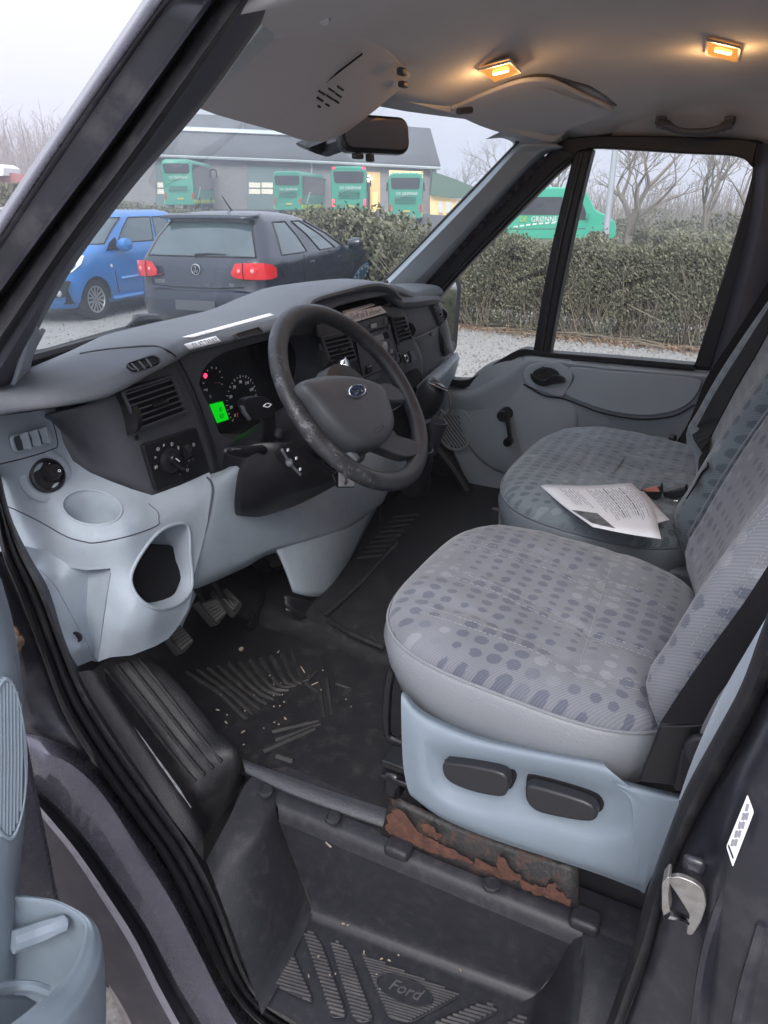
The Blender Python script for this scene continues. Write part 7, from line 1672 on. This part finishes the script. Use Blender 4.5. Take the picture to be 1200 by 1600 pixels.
mesh('badge_letters', join(text_vf('V', .062, V((.031, 0, .868)), (0, -1, 0), (0, 0, 1), .003), text_vf('W', .060, V((.031, 0, .822)), (0, -1, 0), (0, 0, 1), .003)), M_['chrome'], eb, smooth=False)
mesh('model_lettering', text_vf('GOLF', .055, V((.028, .50, .70)), (0, -1, 0), (0, 0, 1), .003), M_['chrome'], GOLF, smooth=False)
mesh('trim_lettering', text_vf('TDI', .045, V((.028, -.47, .68)), (0, -1, 0), (0, 0, 1), .003), M_['chrome'], GOLF, smooth=False)
for x in (1.42, 2.42):
    mesh('door_handle', box((x, -.895, .86), .15, .03, .028), bk_p, GOLF, bevel=.008); mesh('door_handle', box((x, .895, .86), .15, .03, .028), bk_p, GOLF, bevel=.008)
for s_ in (-1, 1):
    mesh('wing_mirror', lathe([(.001, -.11), (.06, -.09), (.085, 0), (.07, .08), (.001, .11)], V((2.78, s_ * .98, 1.02)), (.15, s_, .1), 14), bk_p, GOLF)
    for x0, z0, x1, z1 in ((1.15, .40, 1.22, .96), (2.08, .30, 2.05, .98), (3.05, .30, 3.0, .96)):
        mesh('door_seam', tube([V((x0, s_ * .888, z0)), V(((x0 + x1) / 2, s_ * .892, (z0 + z1) / 2)), V((x1, s_ * .872, z1))], .004, 5), M_['ink'], GOLF)
mesh('filler_flap', tube(ell(V((.60, -.892, .83)), V((.09, 0, 0)), V((0, 0, .09)), 24), .003, 5, True), M_['ink'], GOLF)
GOLF.location = (7.11, 6.14, 0); GOLF.rotation_euler.z = .1462
# blue city car facing the other way (its nose to the left of the picture)
bl_p = carpaint('blue_car_paint', (.035, .185, .50), .25)
cs_ = [(.20, .10, 3.28, .70, .22, .35, .02), (.30, .02, 3.38, .78, .25, .40, .04), (.45, .0, 3.43, .80, .25, .42, .05), (.60, .02, 3.41, .81, .25, .42, .05), (.72, .04, 3.36, .81, .22, .42, .05), (.86, .06, 3.22, .80, .20, .42, .05),
       (.96, .10, 2.95, .78, .18, .40, .05), (1.02, .13, 2.72, .75, .17, .32, .04), (1.20, .22, 2.40, .69, .17, .28, .04), (1.36, .32, 2.05, .62, .17, .25, .03), (1.42, .38, 1.92, .57, .16, .25, .03), (1.46, .52, 1.75, .46, .18, .22, .02)]
BLUE, G2_, bb_ = make_car('parked_car', 'bright blue small hatchback seen from the side behind the black car', bl_p, cs_,
    [('rear_window', 7, 9, 0, 7), ('side_window', 7, 9, 12, 14), ('door_window', 7, 9, 15, 18), ('windscreen', 7, 9, 20, 99)], 3.43, [(.55, .285), (2.75, .285)], 10, 7)
for s_ in (-1, 1):
    hl = [V((3.24, s_ * .40, .68)), V((3.16, s_ * .50, .84)), V((2.98, s_ * .66, .90)), V((2.86, s_ * .755, .88)), V((2.98, s_ * .785, .78)), V((3.14, s_ * .74, .68)), V((3.24, s_ * .58, .64))]
    h_ = mesh('headlamp', loft([[p + V((.03, s_ * .03, .01)) for p in hl], [p - V((.05, s_ * .05, 0)) for p in hl]], True, True), mat('clear_lamp', (.75, .77, .75), .12, coat=.6), BLUE)
    mesh('lamp_bowl', lathe([(.06, 0), (.05, .02), (.001, .03)], V((3.12, s_ * .64, .78)), (1, s_ * .6, .3), 16), M_['chrome'], h_)
    mesh('wing_mirror', lathe([(.001, -.12), (.07, -.09), (.10, 0), (.085, .08), (.001, .11)], V((2.16, s_ * .92, 1.0)), (.15, s_, .1), 16), bl_p, BLUE)
    mesh('mirror_foot', box((2.14, s_ * .80, .955), .12, .14, .06), M_['ink'], BLUE, bevel=.01)
    mesh('corner_trim', prism([V((2.12, s_ * .785, .93)), V((2.42, s_ * .79, .93)), V((2.30, s_ * .77, 1.03)), V((2.14, s_ * .745, 1.10))], (0, s_ * .012, 0)), M_['ink'], BLUE)
    mesh('side_moulding', tube([V((1.05, s_ * .818, .55)), V((2.2, s_ * .822, .54))], (.008, .03), 6), bl_p, BLUE)
    mesh('sill_trim', tube([V((.9, s_ * .80, .27)), V((2.4, s_ * .80, .27))], (.02, .035), 6), bl_p, BLUE)
    mesh('indicator', lathe([(.03, 0), (.02, .012), (.001, .015)], V((2.38, s_ * .81, .72)), (0, s_, 0), 12), mat('clear_indicator', (.7, .68, .6), .2), BLUE)
    mesh('door_seam', tube([V((1.18, s_ * .815, .33)), V((1.10, s_ * .825, .7)), V((1.16, s_ * .77, 1.0))], .005, 5), M_['ink'], BLUE)
    mesh('door_seam', tube([V((2.28, s_ * .812, .33)), V((2.32, s_ * .82, .6)), V((2.22, s_ * .79, .95))], .005, 5), M_['ink'], BLUE)
    mesh('lamp_recess', prism([V((3.36, s_ * .56, .36)), V((3.30, s_ * .72, .38)), V((3.22, s_ * .78, .58)), V((3.34, s_ * .62, .60))], (.03, s_ * .025, 0)), M_['ink'], BLUE, bevel=.01)
    mesh('fog_lamp', lathe([(.045, 0), (.03, .02), (.001, .025)], V((3.36, s_ * .665, .42)), (1, s_ * .5, 0), 14), M_['alloy'], BLUE)
mesh('grille', box((3.475, 0, .42), .03, .9, .16), M_['ink'], BLUE, bevel=.01)
hx = 3.2788; bx_, by_ = 7.80, 9.45
BLUE.rotation_euler.z = hx; BLUE.location = (bx_ - 2.75 * math.cos(hx), by_ - 2.75 * math.sin(hx), 0)

# ---------------------------------------------------------------- coaches
M_['coach'] = mat('coach_green', (.035, .30, .20), .35, var=.05); M_['coachdk'] = mat('coach_dark_green', (.012, .09, .065), .4); M_['lime'] = mat('lime_paint', (.42, .58, .08), .5)
M_['busglass'] = mat('coach_glass', (.03, .035, .04), .1, coat=.5)
M_['letter'] = mat('white_letter', (.75, .78, .75), .6)
def make_coach(h, lit, label, sign=False):
    o = empty('coach', (0, 0, 0), label, 'coach', 'green coaches in the yard'); L_, w_ = 9.0, 1.22
    pr_ = [(-w_ + .06, .35), (-w_, .6), (-w_, h - .35), (-w_ + .12, h - .08), (-w_ + .4, h), (w_ - .4, h), (w_ - .12, h - .08), (w_, h - .35), (w_, .6), (w_ - .06, .35)]
    mesh('body', loft([[V((x + (0.05 if 0 else 0), y * s_, (z - 1.5) * s_ + 1.5)) for y, z in pr_] for x, s_ in ((.0, .955), (.08, .985), (.25, 1), (L_ - .3, 1), (L_, .97))], True, True), M_['coach'], o, ang=50)
    mesh('skirt', box((L_ / 2 + .06, 0, .62), L_ + .1, 2 * w_ + .05, .32), M_['lime'], o, bevel=.05)
    mesh('rear_window', prism(roundpoly([V((-.01, -w_ * .80, h - 1.05)), V((-.01, w_ * .80, h - 1.05)), V((-.01, w_ * .86, h - .32)), V((-.01, -w_ * .86, h - .32))], .15), (-.02, 0, 0)), M_['busglass'], o)
    for k in range(5): mesh('louvre', box((-.02, 0, 1.35 + .10 * k), .03, 1.5, .035), M_['coachdk'], o)
    for s_ in (-1, 1):
        mesh('tail_lamp', box((-.015, s_ * (w_ - .14), 1.05), .05, .13, .5), redg if lit else redl, o, bevel=.02)
        if lit: mesh('high_lamp', box((-.015, s_ * (w_ - .2), h - .12), .05, .22, .12), redg, o, bevel=.02)
        mesh('side_window', prism(roundpoly([V((.35, s_ * (w_ + .005), 1.55)), V((L_ - .6, s_ * (w_ + .005), 1.55)), V((L_ - .3, s_ * (w_ + .005), h - .35)), V((.35, s_ * (w_ + .005), h - .35))], .1), (0, s_ * .02, 0)), M_['busglass'], o)
        mesh('mirror_arm', tube([V((L_, s_ * 1.1, h - .4)), V((L_ + .3, s_ * 1.5, h - .5)), V((L_ + .25, s_ * 1.55, h - 1.1))], .07, 6), M_['ink'], o)
        for x in (1.9, 7.2): mesh('wheel', lathe([(.02, .10), (.26, .10), (.30, .13), (.46, .13), (.48, 0), (.46, -.13)], V((x, s_ * (w_ - .10), .48)), (0, s_, 0), 20), M_['tyre'], o)
        for k in range(4): mesh('side_stripe', prism([V((1.2 + .35 * k, s_ * (w_ + .03), .9 + .22 * k)), V((1.55 + .35 * k, s_ * (w_ + .03), .9 + .22 * k)), V((1.75 + .35 * k, s_ * (w_ + .03), 1.1 + .22 * k)), V((1.4 + .35 * k, s_ * (w_ + .03), 1.1 + .22 * k))], (0, s_ * .01, 0)), M_['letter'], o)
    mesh('coach_lettering', text_vf('DE GRØNNE', .26, V((-.03, -.1, h - 1.35)), (0, -1, 0), (0, 0, 1), .01), M_['letter'], o, smooth=False)
    mesh('swoosh', tube(crom([V((-.03, .75, h - 1.75)), V((-.03, .3, h - 1.55)), V((-.03, -.3, h - 1.48))], 4), (.01, .05), 5), M_['letter'], o)
    mesh('number_plate', box((-.05, -.1, .85), .02, .5, .12), mat('yellow_plate', (.6, .5, .1), .5), o)
    return o
def put(o, u, v, d, tilt=0):
    p = P(u, v, d=d); o.location = p; o.rotation_euler.z = math.atan2(p.y, p.x) + tilt
    return o
put(make_coach(3.75, False, 'tall green coach at the left end of the row, nearest the building corner'), 282, 328, 60, -.22)
put(make_coach(3.3, False, 'green coach with dark rear lamps, second from the left in the yard'), 451, 336, 61, -.26)
put(make_coach(3.35, True, 'green coach with its red tail lamps lit, outside the bright bay'), 546, 343, 51, -.02)
put(make_coach(3.35, False, 'green coach under the yellow sign board at the right of the building'), 633, 350, 53, -.0)

# ---------------------------------------------------------------- garage building, annex, signs
M_['brick'] = mat('grey_brick_wall', (.19, .18, .175), .9, var=.12, vscale=3, bump=.6, bscale=14); M_['roofing'] = mat('grey_fibre_roof', (.075, .082, .086), .9, var=.12, vscale=1.2)
GAR = empty('garage_building', tuple(P(440, 330, d=68)), 'long grey coach garage with a dark roof, roof light strip and green doors', 'building')
D0, D1 = 68, 84
def Pd(pts, d): return [P(u, v, d=d) for u, v in pts]
bk_v = V((FW.x, FW.y, 0)).normalized()
def wallq(name, px, d, mt, th=.3, parent=None, **k): return mesh(name, prism(Pd(px, d), bk_v * th), mt, parent or GAR, smooth=False, **k)
wallq('wall', [(180, 242), (280, 246), (480, 254), (682, 264), (682, 352), (480, 350), (280, 345), (180, 342)], D0, M_['brick'])
rf0, rf1 = Pd([(170, 240), (260, 244), (470, 252), (688, 263)], D0 - .8), Pd([(186, 176), (260, 180), (470, 190), (672, 204)], D1)
mesh('roof', net([rf0, [a.lerp(b, .5) for a, b in zip(rf0, rf1)], rf1], 2, 2), M_['roofing'], GAR, solid=.25, off=-1)
sk0 = [a.lerp(b, .47) + V((0, 0, .45)) for a, b in zip(rf0, rf1)]; sk1 = [a.lerp(b, .56) + V((0, 0, .45)) for a, b in zip(rf0, rf1)]
mesh('roof_light_strip', net([sk0[:3], sk1[:3]], 2, 1), mat('pale_roof_light', (.62, .68, .70), .5), GAR, solid=.1)
mesh('gutter', tube(rf0, .13, 6), mat('pale_gutter', (.42, .45, .46), .5), GAR)
for u, v0, v1 in ((487, 254, 350), (674, 262, 352)): mesh('downpipe', tube(Pd([(u, v0), (u, v1)], D0 - .2), .08, 6), mat('pale_pipe', (.38, .4, .41), .5), GAR)
doorm = mat('green_shutter', (.03, .085, .08), .5)
for px in ([(386, 256), (449, 259), (449, 350), (386, 348)], [(243, 250), (262, 251), (262, 346), (243, 345)]):
    d_ = wallq('bay_door', px, D0 - .12, doorm, .1)
    (u0, v0), (u1, v1) = px[0], px[2]
    for r in range(2):
        for c_ in range(3 if u1 - u0 > 30 else 1):
            n_ = 3 if u1 - u0 > 30 else 1; a = u0 + 2 + (u1 - u0 - 4) * c_ / n_ + 1; b = u0 + 2 + (u1 - u0 - 4) * (c_ + 1) / n_ - 1; t = 285 + 10 * r
            mesh('pane', prism(Pd([(a, t), (b, t + .4), (b, t + 8.4), (a, t + 8)], D0 - .18), bk_v * .04), mat('lit_pane', (.4, .36, .28), .3, emit=(.9, .72, .5), estr=.15), d_, smooth=False)
bay = wallq('open_bay', [(567, 268), (594, 269), (594, 346), (567, 345)], D0 - .1, mat('lit_bay', (.45, .30, .12), .8, emit=(1, .62, .25), estr=.25), .05)
wallq('bay_post', [(573, 285), (578, 285), (578, 340), (573, 340)], D0 - .4, M_['ink'], .1, bay)
wallq('bay_gate', [(582, 300), (590, 300), (590, 340), (582, 340)], D0 - .4, mat('yellow_gate', (.6, .42, .14), .6, emit=(1, .7, .3), estr=.3), .1, bay)
mesh('bay_lamp', lathe([(.001, -.3), (.3, 0), (.001, .3)], P(577, 279, d=D0 - .6), (0, 0, 1), 12), mat('bay_lamp_glow', (1, .9, .7), .5, emit=(1, .9, .7), estr=4), bay)
SG = mesh('sign_board', prism(Pd([(608, 266), (661, 268), (661, 280), (608, 278)], 56), bk_v * .2), mat('lit_yellow_sign', (.75, .55, .22), .6, emit=(1, .75, .32), estr=.35), None, smooth=False, loc=P(635, 275, d=56)); tag(SG, 'lit yellow sign board lettered DE GRØNNE above the right-hand coach', 'sign')
mesh('sign_lettering', text_vf('DE GRØNNE', .42, P(637, 272.5, d=55.9), RT, UP, .01), M_['coachdk'], SG, smooth=False)
ANX = empty('annex_building', tuple(P(705, 330, d=66)), 'low annex with a green roof and a lit yellow front', 'building')
wallq('wall', [(672, 305), (760, 318), (760, 350), (672, 350)], 66, mat('yellow_lit_wall', (.60, .43, .20), .8, emit=(1, .68, .3), estr=.25), .3, ANX)
mesh('roof', prism(Pd([(676, 268), (712, 280), (750, 296), (770, 312), (700, 309), (673, 306)], 65.5), bk_v * 5), mat('green_sheet_roof', (.055, .11, .07), .8), ANX, smooth=False)
for a, b in ((685, 692), (697, 706), (712, 716)): mesh('window', prism(Pd([(a, 315), (b, 316), (b, 333), (a, 332)], 65.8), bk_v * .1), M_['busglass'], ANX, smooth=False)
# red fence and white car roof glimpsed at the left edge
RF = mesh('red_fence', prism(Pd([(-60, 268), (20, 270), (60, 277), (60, 302), (-60, 300)], 60), bk_v * .1), mat('faded_red_boards', (.26, .09, .085), .85, var=.2, vscale=3), None, smooth=False, loc=P(0, 300, d=60)); tag(RF, 'faded red board fence below the bare trees', 'fence')
GB_ = mesh('site_hut', prism(Pd([(-30, 268), (-6, 256), (5, 262), (5, 274), (-30, 276)], 59), bk_v * 3), mat('white_hut', (.75, .76, .78), .6), None, smooth=False, loc=P(-10, 276, d=59)); tag(GB_, 'white gable end just inside the left edge beyond the red fence', 'hut')
hedge([tuple(P(-60, 324, d=40)), tuple(P(10, 324, d=40)), tuple(P(60, 326, d=40)), tuple(P(100, 330, d=40))], (1.15, 1.15), 1.5, 5000, 0, 'low hedge at the left edge in front of the red fence', .11, dens_low=False)

# ---------------------------------------------------------------- green minibus and lamp post
MB_ = empty('minibus', (0, 0, 0), 'green minibus with dark windows, lettered along its side, beyond the hedge', 'minibus')
hb = 2.35; Lb = 6.9
sdp = [(0, .45), (0, 1.9), (.12, 2.25), (.5, hb), (4.9, hb), (5.25, 2.2), (5.75, 1.50), (6.6, 1.18), (6.85, .95), (Lb, .5), (6.8, .35), (.1, .35)]
sdp3 = [V((x, 0, z)) for x, z in sdp]
mesh('body', prism([p + V((0, -.95, 0)) for p in roundpoly(sdp3, .15)], (0, 1.9, 0)), mat('bright_green_paint', (.03, .40, .26), .3, coat=.4), MB_, bevel=.06, seg=3)
for s_ in (-1, 1):
    Y_ = s_ * .952
    def side(px, mt, nm, t_=.02): return mesh(nm, prism(roundpoly([V((x, Y_, z)) for x, z in px], .06), (0, s_ * t_, 0)), mt, MB_)
    side([(.25, 1.30), (4.15, 1.30), (4.15, 1.98), (.25, 1.98)], M_['busglass'], 'side_window'); side([(4.45, 1.08), (5.35, 1.12), (5.30, 1.45), (4.95, 2.02), (4.45, 2.05)], M_['busglass'], 'door_window')
    side([(.25, 1.5), (.27, 1.5), (.27, 1.9), (.25, 1.9)], M_['ink'], 'window_bar')
    mesh('wing_mirror', box((5.35, s_ * 1.10, 1.28), .14, .16, .26), M_['coach'], MB_, bevel=.03)
    for x in (1.5, 5.75): mesh('wheel', lathe([(.02, .06), (.2, .06), (.22, .1), (.33, .1), (.35, 0), (.33, -.1)], V((x, s_ * .88, .35)), (0, s_, 0), 20), M_['tyre'], MB_)
    mesh('headlamp', box((6.66, s_ * .74, .98), .22, .26, .14), M_['letter'], MB_, bevel=.04)
    mesh('body_line', tube([V((.1, Y_, .75)), V((5.4, Y_, .78))], .02, 5), M_['coachdk'], MB_)
    for k in range(7): mesh('stripe_block', prism([V((1.9 + .3 * k, Y_, .80 + .16 * (1 - (1 - k / 7) ** 2))), V((2.1 + .3 * k, Y_, .82 + .16 * (1 - (1 - k / 7) ** 2))), V((2.12 + .3 * k, Y_, .88 + .16 * (1 - (1 - k / 7) ** 2))), V((1.93 + .3 * k, Y_, .87 + .16 * (1 - (1 - k / 7) ** 2)))], (0, s_ * .02, 0)), M_['letter'], MB_)
    mesh('lime_flash', prism([V((.5, Y_, .95)), V((1.0, Y_, .95)), V((.8, Y_, 1.2)), V((.3, Y_, 1.2))], (0, s_ * .02, 0)), M_['letter'], MB_)
mesh('side_lettering', text_vf('DE', .30, V((2.35, -.975, 1.13)), (1, 0, 0), (0, 0, 1), .01), M_['lime'], MB_, smooth=False)
mesh('side_lettering', text_vf('GRØNNE', .30, V((3.35, -.975, 1.13)), (1, 0, 0), (0, 0, 1), .01), M_['letter'], MB_, smooth=False)
pa, pb_ = P(738, 330, d=36), P(978, 330, d=36); MB_.scale = (1, 1, 1.16); MB_.location = (pa.x, pa.y, -.55); MB_.rotation_euler.z = math.atan2(pb_.y - pa.y, pb_.x - pa.x)
LPb = P(946, 372, d=19); LP = mesh('lamp_post', tube([V((LPb.x, LPb.y, -.55)), V((LPb.x, LPb.y, 6.5))], [.085, .06], 12), mat('galvanised_post', (.42, .45, .48), .5, .4), None, loc=V((LPb.x, LPb.y, 0))); tag(LP, 'grey galvanised lamp post behind the hedge', 'lamp post')
mesh('lamp_arm', tube([V((LPb.x, LPb.y, 6.4)), V((LPb.x - .8, LPb.y, 6.6))], .05, 8), LP.data.materials[0], LP)
for u, v, d, lb in ((932, 366, 22, 'small dark bollard lamp behind the hedge, left of the farther one'), (1066, 380, 11, 'small dark bollard top showing over the hedge at the right')):
    q = P(u, v, d=d); b_o = mesh('bollard_lamp', lathe([(.05, -.9), (.05, -.05), (.09, -.03), (.08, .05), (.001, .08)], q, (0, 0, 1), 12), M_['ink'], None, loc=V((q.x, q.y, 0))); tag(b_o, lb, 'bollard')

# ---------------------------------------------------------------- bare trees
M_['bark'] = mat('grey_bark', (.17, .155, .13), .95, var=.25, vscale=9); M_['branch'] = leafmat('bare_branch', [(.15, .135, .12), (.22, .20, .17), (.29, .26, .225)])
def tree(u, v, d, h, label, seed, lean=0, spread=.55, depth=6, r0=.16, group='bare trees beyond the hedge', base=None):
    rnd = random.Random(seed); q = P(u, v, d=d); z0 = base if base is not None else -.5; o = empty('bare_tree', (q.x, q.y, z0), label, 'tree', group)
    tr_l, br_l = [], []
    def grow(p, dr, L_, r, k):
        n_ = 3; pts = [p]; d_ = dr
        for i in range(n_):
            d_ = (d_ + V((rnd.gauss(0, .10), rnd.gauss(0, .10), rnd.gauss(.03, .08)))).normalized(); pts.append(pts[-1] + d_ * L_ / n_)
        rs = [r * (1 - .35 * i / n_) for i in range(n_ + 1)]
        (tr_l if k == 0 else br_l).append(tube(pts, rs, 7 if k == 0 else 5 if k < 3 else 3))
        if k >= depth: return
        m_ = 2 if k else 3
        for i in range(m_ + (rnd.random() < .55)):
            ax = V((rnd.gauss(0, 1), rnd.gauss(0, 1), rnd.gauss(0, .35))).normalized()
            nd = (d_ + ax * spread * rnd.uniform(.7, 1.25)).normalized(); grow(pts[-1 if rnd.random() < .7 else 2], nd, L_ * rnd.uniform(.62, .85), r * rnd.uniform(.5, .68), k + 1)
    grow(V((q.x, q.y, z0 - .1)), (V((0, 0, 1)) + RT * lean).normalized(), h * .27, r0, 0)
    mesh('trunk', join(*tr_l), M_['bark'], o); rawmesh('crown', join(*br_l), M_['branch'], o)
    return o
tree(985, 345, 26, 5.6, 'spreading bare tree right behind the lamp post', 4, .10, .72, 7, .17)
tree(1106, 345, 27, 6.2, 'upright bare tree at the right of the passenger window', 9, .0, .5, 7, .13)
tree(885, 345, 40, 6.0, 'bare tree rising behind the minibus roof', 12, -.05, .7, 6, .16)
tree(1180, 345, 24, 5.6, 'bare tree at the right edge of the passenger window', 17, -.1, .6, 6, .12)
tree(790, 330, 70, 12, 'bare tree seen beyond the green-roofed annex', 23, .05, .65, 7, .25)
tree(735, 330, 95, 9, 'small far bare tree beyond the annex roof', 31, 0, .6, 6, .2)
# thickets far off: one mass each
def thicket(name, a, b, d, n, h, mt, base, label=None, spread=3):
    tw = []
    for _ in range(n):
        t = random.random(); dd = d * random.uniform(.9, 1.25); q = P(a[0] + (b[0] - a[0]) * t, a[1] + (b[1] - a[1]) * t, d=dd); q.z = base; hh = h * random.uniform(.45, 1.05)
        p1 = q + V((random.gauss(0, .2), random.gauss(0, .2), hh * .5)); p2 = p1 + V((random.gauss(0, .35), random.gauss(0, .35), hh * .5)); tw.append(tube([q, p1, p2], [.05 * d / 60, .03 * d / 60, .008 * d / 60], 3))
        for _k in range(spread):
            s_ = q.lerp(p1, random.uniform(.5, 1)) if random.random() < .4 else p1.lerp(p2, random.random())
            tw.append(tube([s_, s_ + V((random.gauss(0, .6), random.gauss(0, .6), random.uniform(.3, 1.3))) * (h / 7)], [.02 * d / 60, .006 * d / 60], 3))
    o = rawmesh(name, join(*tw), mt); o['kind'] = 'stuff'; return o
thicket('far_wood', (860, 345), (1260, 345), 60, 800, 3.6, M_['branch'], -.5)
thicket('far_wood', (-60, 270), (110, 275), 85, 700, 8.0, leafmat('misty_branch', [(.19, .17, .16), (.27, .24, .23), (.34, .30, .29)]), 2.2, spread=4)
M_['scrub'] = leafmat('scrub_leaf', [(.06, .075, .035), (.10, .11, .06), (.16, .15, .09), (.20, .18, .12)])
def shrub(u, v, d, r, h, n, label):
    q = P(u, v, d=d); o = empty('shrub', (q.x, q.y, -.5), label, 'shrub', 'shrubs beyond the hedge')
    def f():
        a = random.random() * 6.283; z = random.random(); rr = r * math.sqrt(random.random()) * (1 - .6 * z ** 2) * (1 + .25 * math.sin(3 * a + q.x)); return V((q.x + rr * math.cos(a), q.y + rr * math.sin(a), (h + .5) * z - .5)), 1
    rawmesh('foliage', leaves(n, f, .10), M_['scrub'], o)
    tw = [tube([V((q.x, q.y, -.5)), V((q.x + random.gauss(0, r * .35), q.y + random.gauss(0, r * .35), h * random.uniform(.7, 1.2)))], [.03, .006], 3) for _ in range(40)]
    rawmesh('stems', join(*tw), M_['branch'], o)
for k, (u, d, r, h) in enumerate([(1055, 34, 1.6, .75), (1125, 30, 1.8, 1.1), (985, 38, 1.6, .75), (1170, 28, 1.6, 1.0), (1015, 50, 3, 1.1)]):
    shrub(u, 345, d, r, h, 900, ['brown-green shrub between the two bare trees', 'rounded shrub at the foot of the upright bare tree', 'low shrub ahead of the minibus nose', 'shrub at the right edge of the passenger window', 'broad pale shrub farthest back in the gap between the trees'][k])
# windscreen toll sticker (stuck on the glass)
sc0 = P(562, 431, Y=1.055)
WSK = mesh('windscreen_sticker', prism(ell(sc0, V((.036, .0, .0)), V((.0, -.025, .036)), 28), (0, -.001, -.0006)), mat('blue_film', (.06, .22, .32), .3), VAN, label='round blue toll sticker with white dashes and a red flag on the windscreen')
sd = []
for k in range(14):
    a = 2 * math.pi * k / 14; c = sc0 + V((.029, 0, 0)) * math.cos(a) + V((0, -.020, .029)) * math.sin(a) + V((0, -.0022, -.0012)); sd.append(box(c, .007, .001, .006))
mesh('sticker_dashes', join(*sd), M_['letter'], WSK, smooth=False)
mesh('sticker_flag', prism([sc0 + V((-.004, -.0025, .004)), sc0 + V((.014, -.0075, .010)), sc0 + V((.010, -.012, .020)), sc0 + V((-.006, -.010, .016))], (0, -.0006, 0)), M_['red'], WSK, smooth=False)
mesh('sticker_pole', box(sc0 + V((-.014, -.004, .002)), .004, .001, .030), M_['letter'], WSK, smooth=False)

# ---------------------------------------------------------------- the misty air
hz = mesh('haze', box((180, 100, 7.7), 486, 606, 19.6), None, None, smooth=False); hz['kind'] = 'stuff'
hm = bpy.data.materials.new('mist'); hm.use_nodes = True; t_ = hm.node_tree; t_.nodes.clear()
pv_ = t_.nodes.new('ShaderNodeVolumePrincipled'); pv_.inputs['Color'].default_value = (.90, .91, 1, 1); pv_.inputs['Density'].default_value = .0032
ho = t_.nodes.new('ShaderNodeOutputMaterial'); t_.links.new(pv_.outputs[0], ho.inputs['Volume']); hz.data.materials.append(hm)
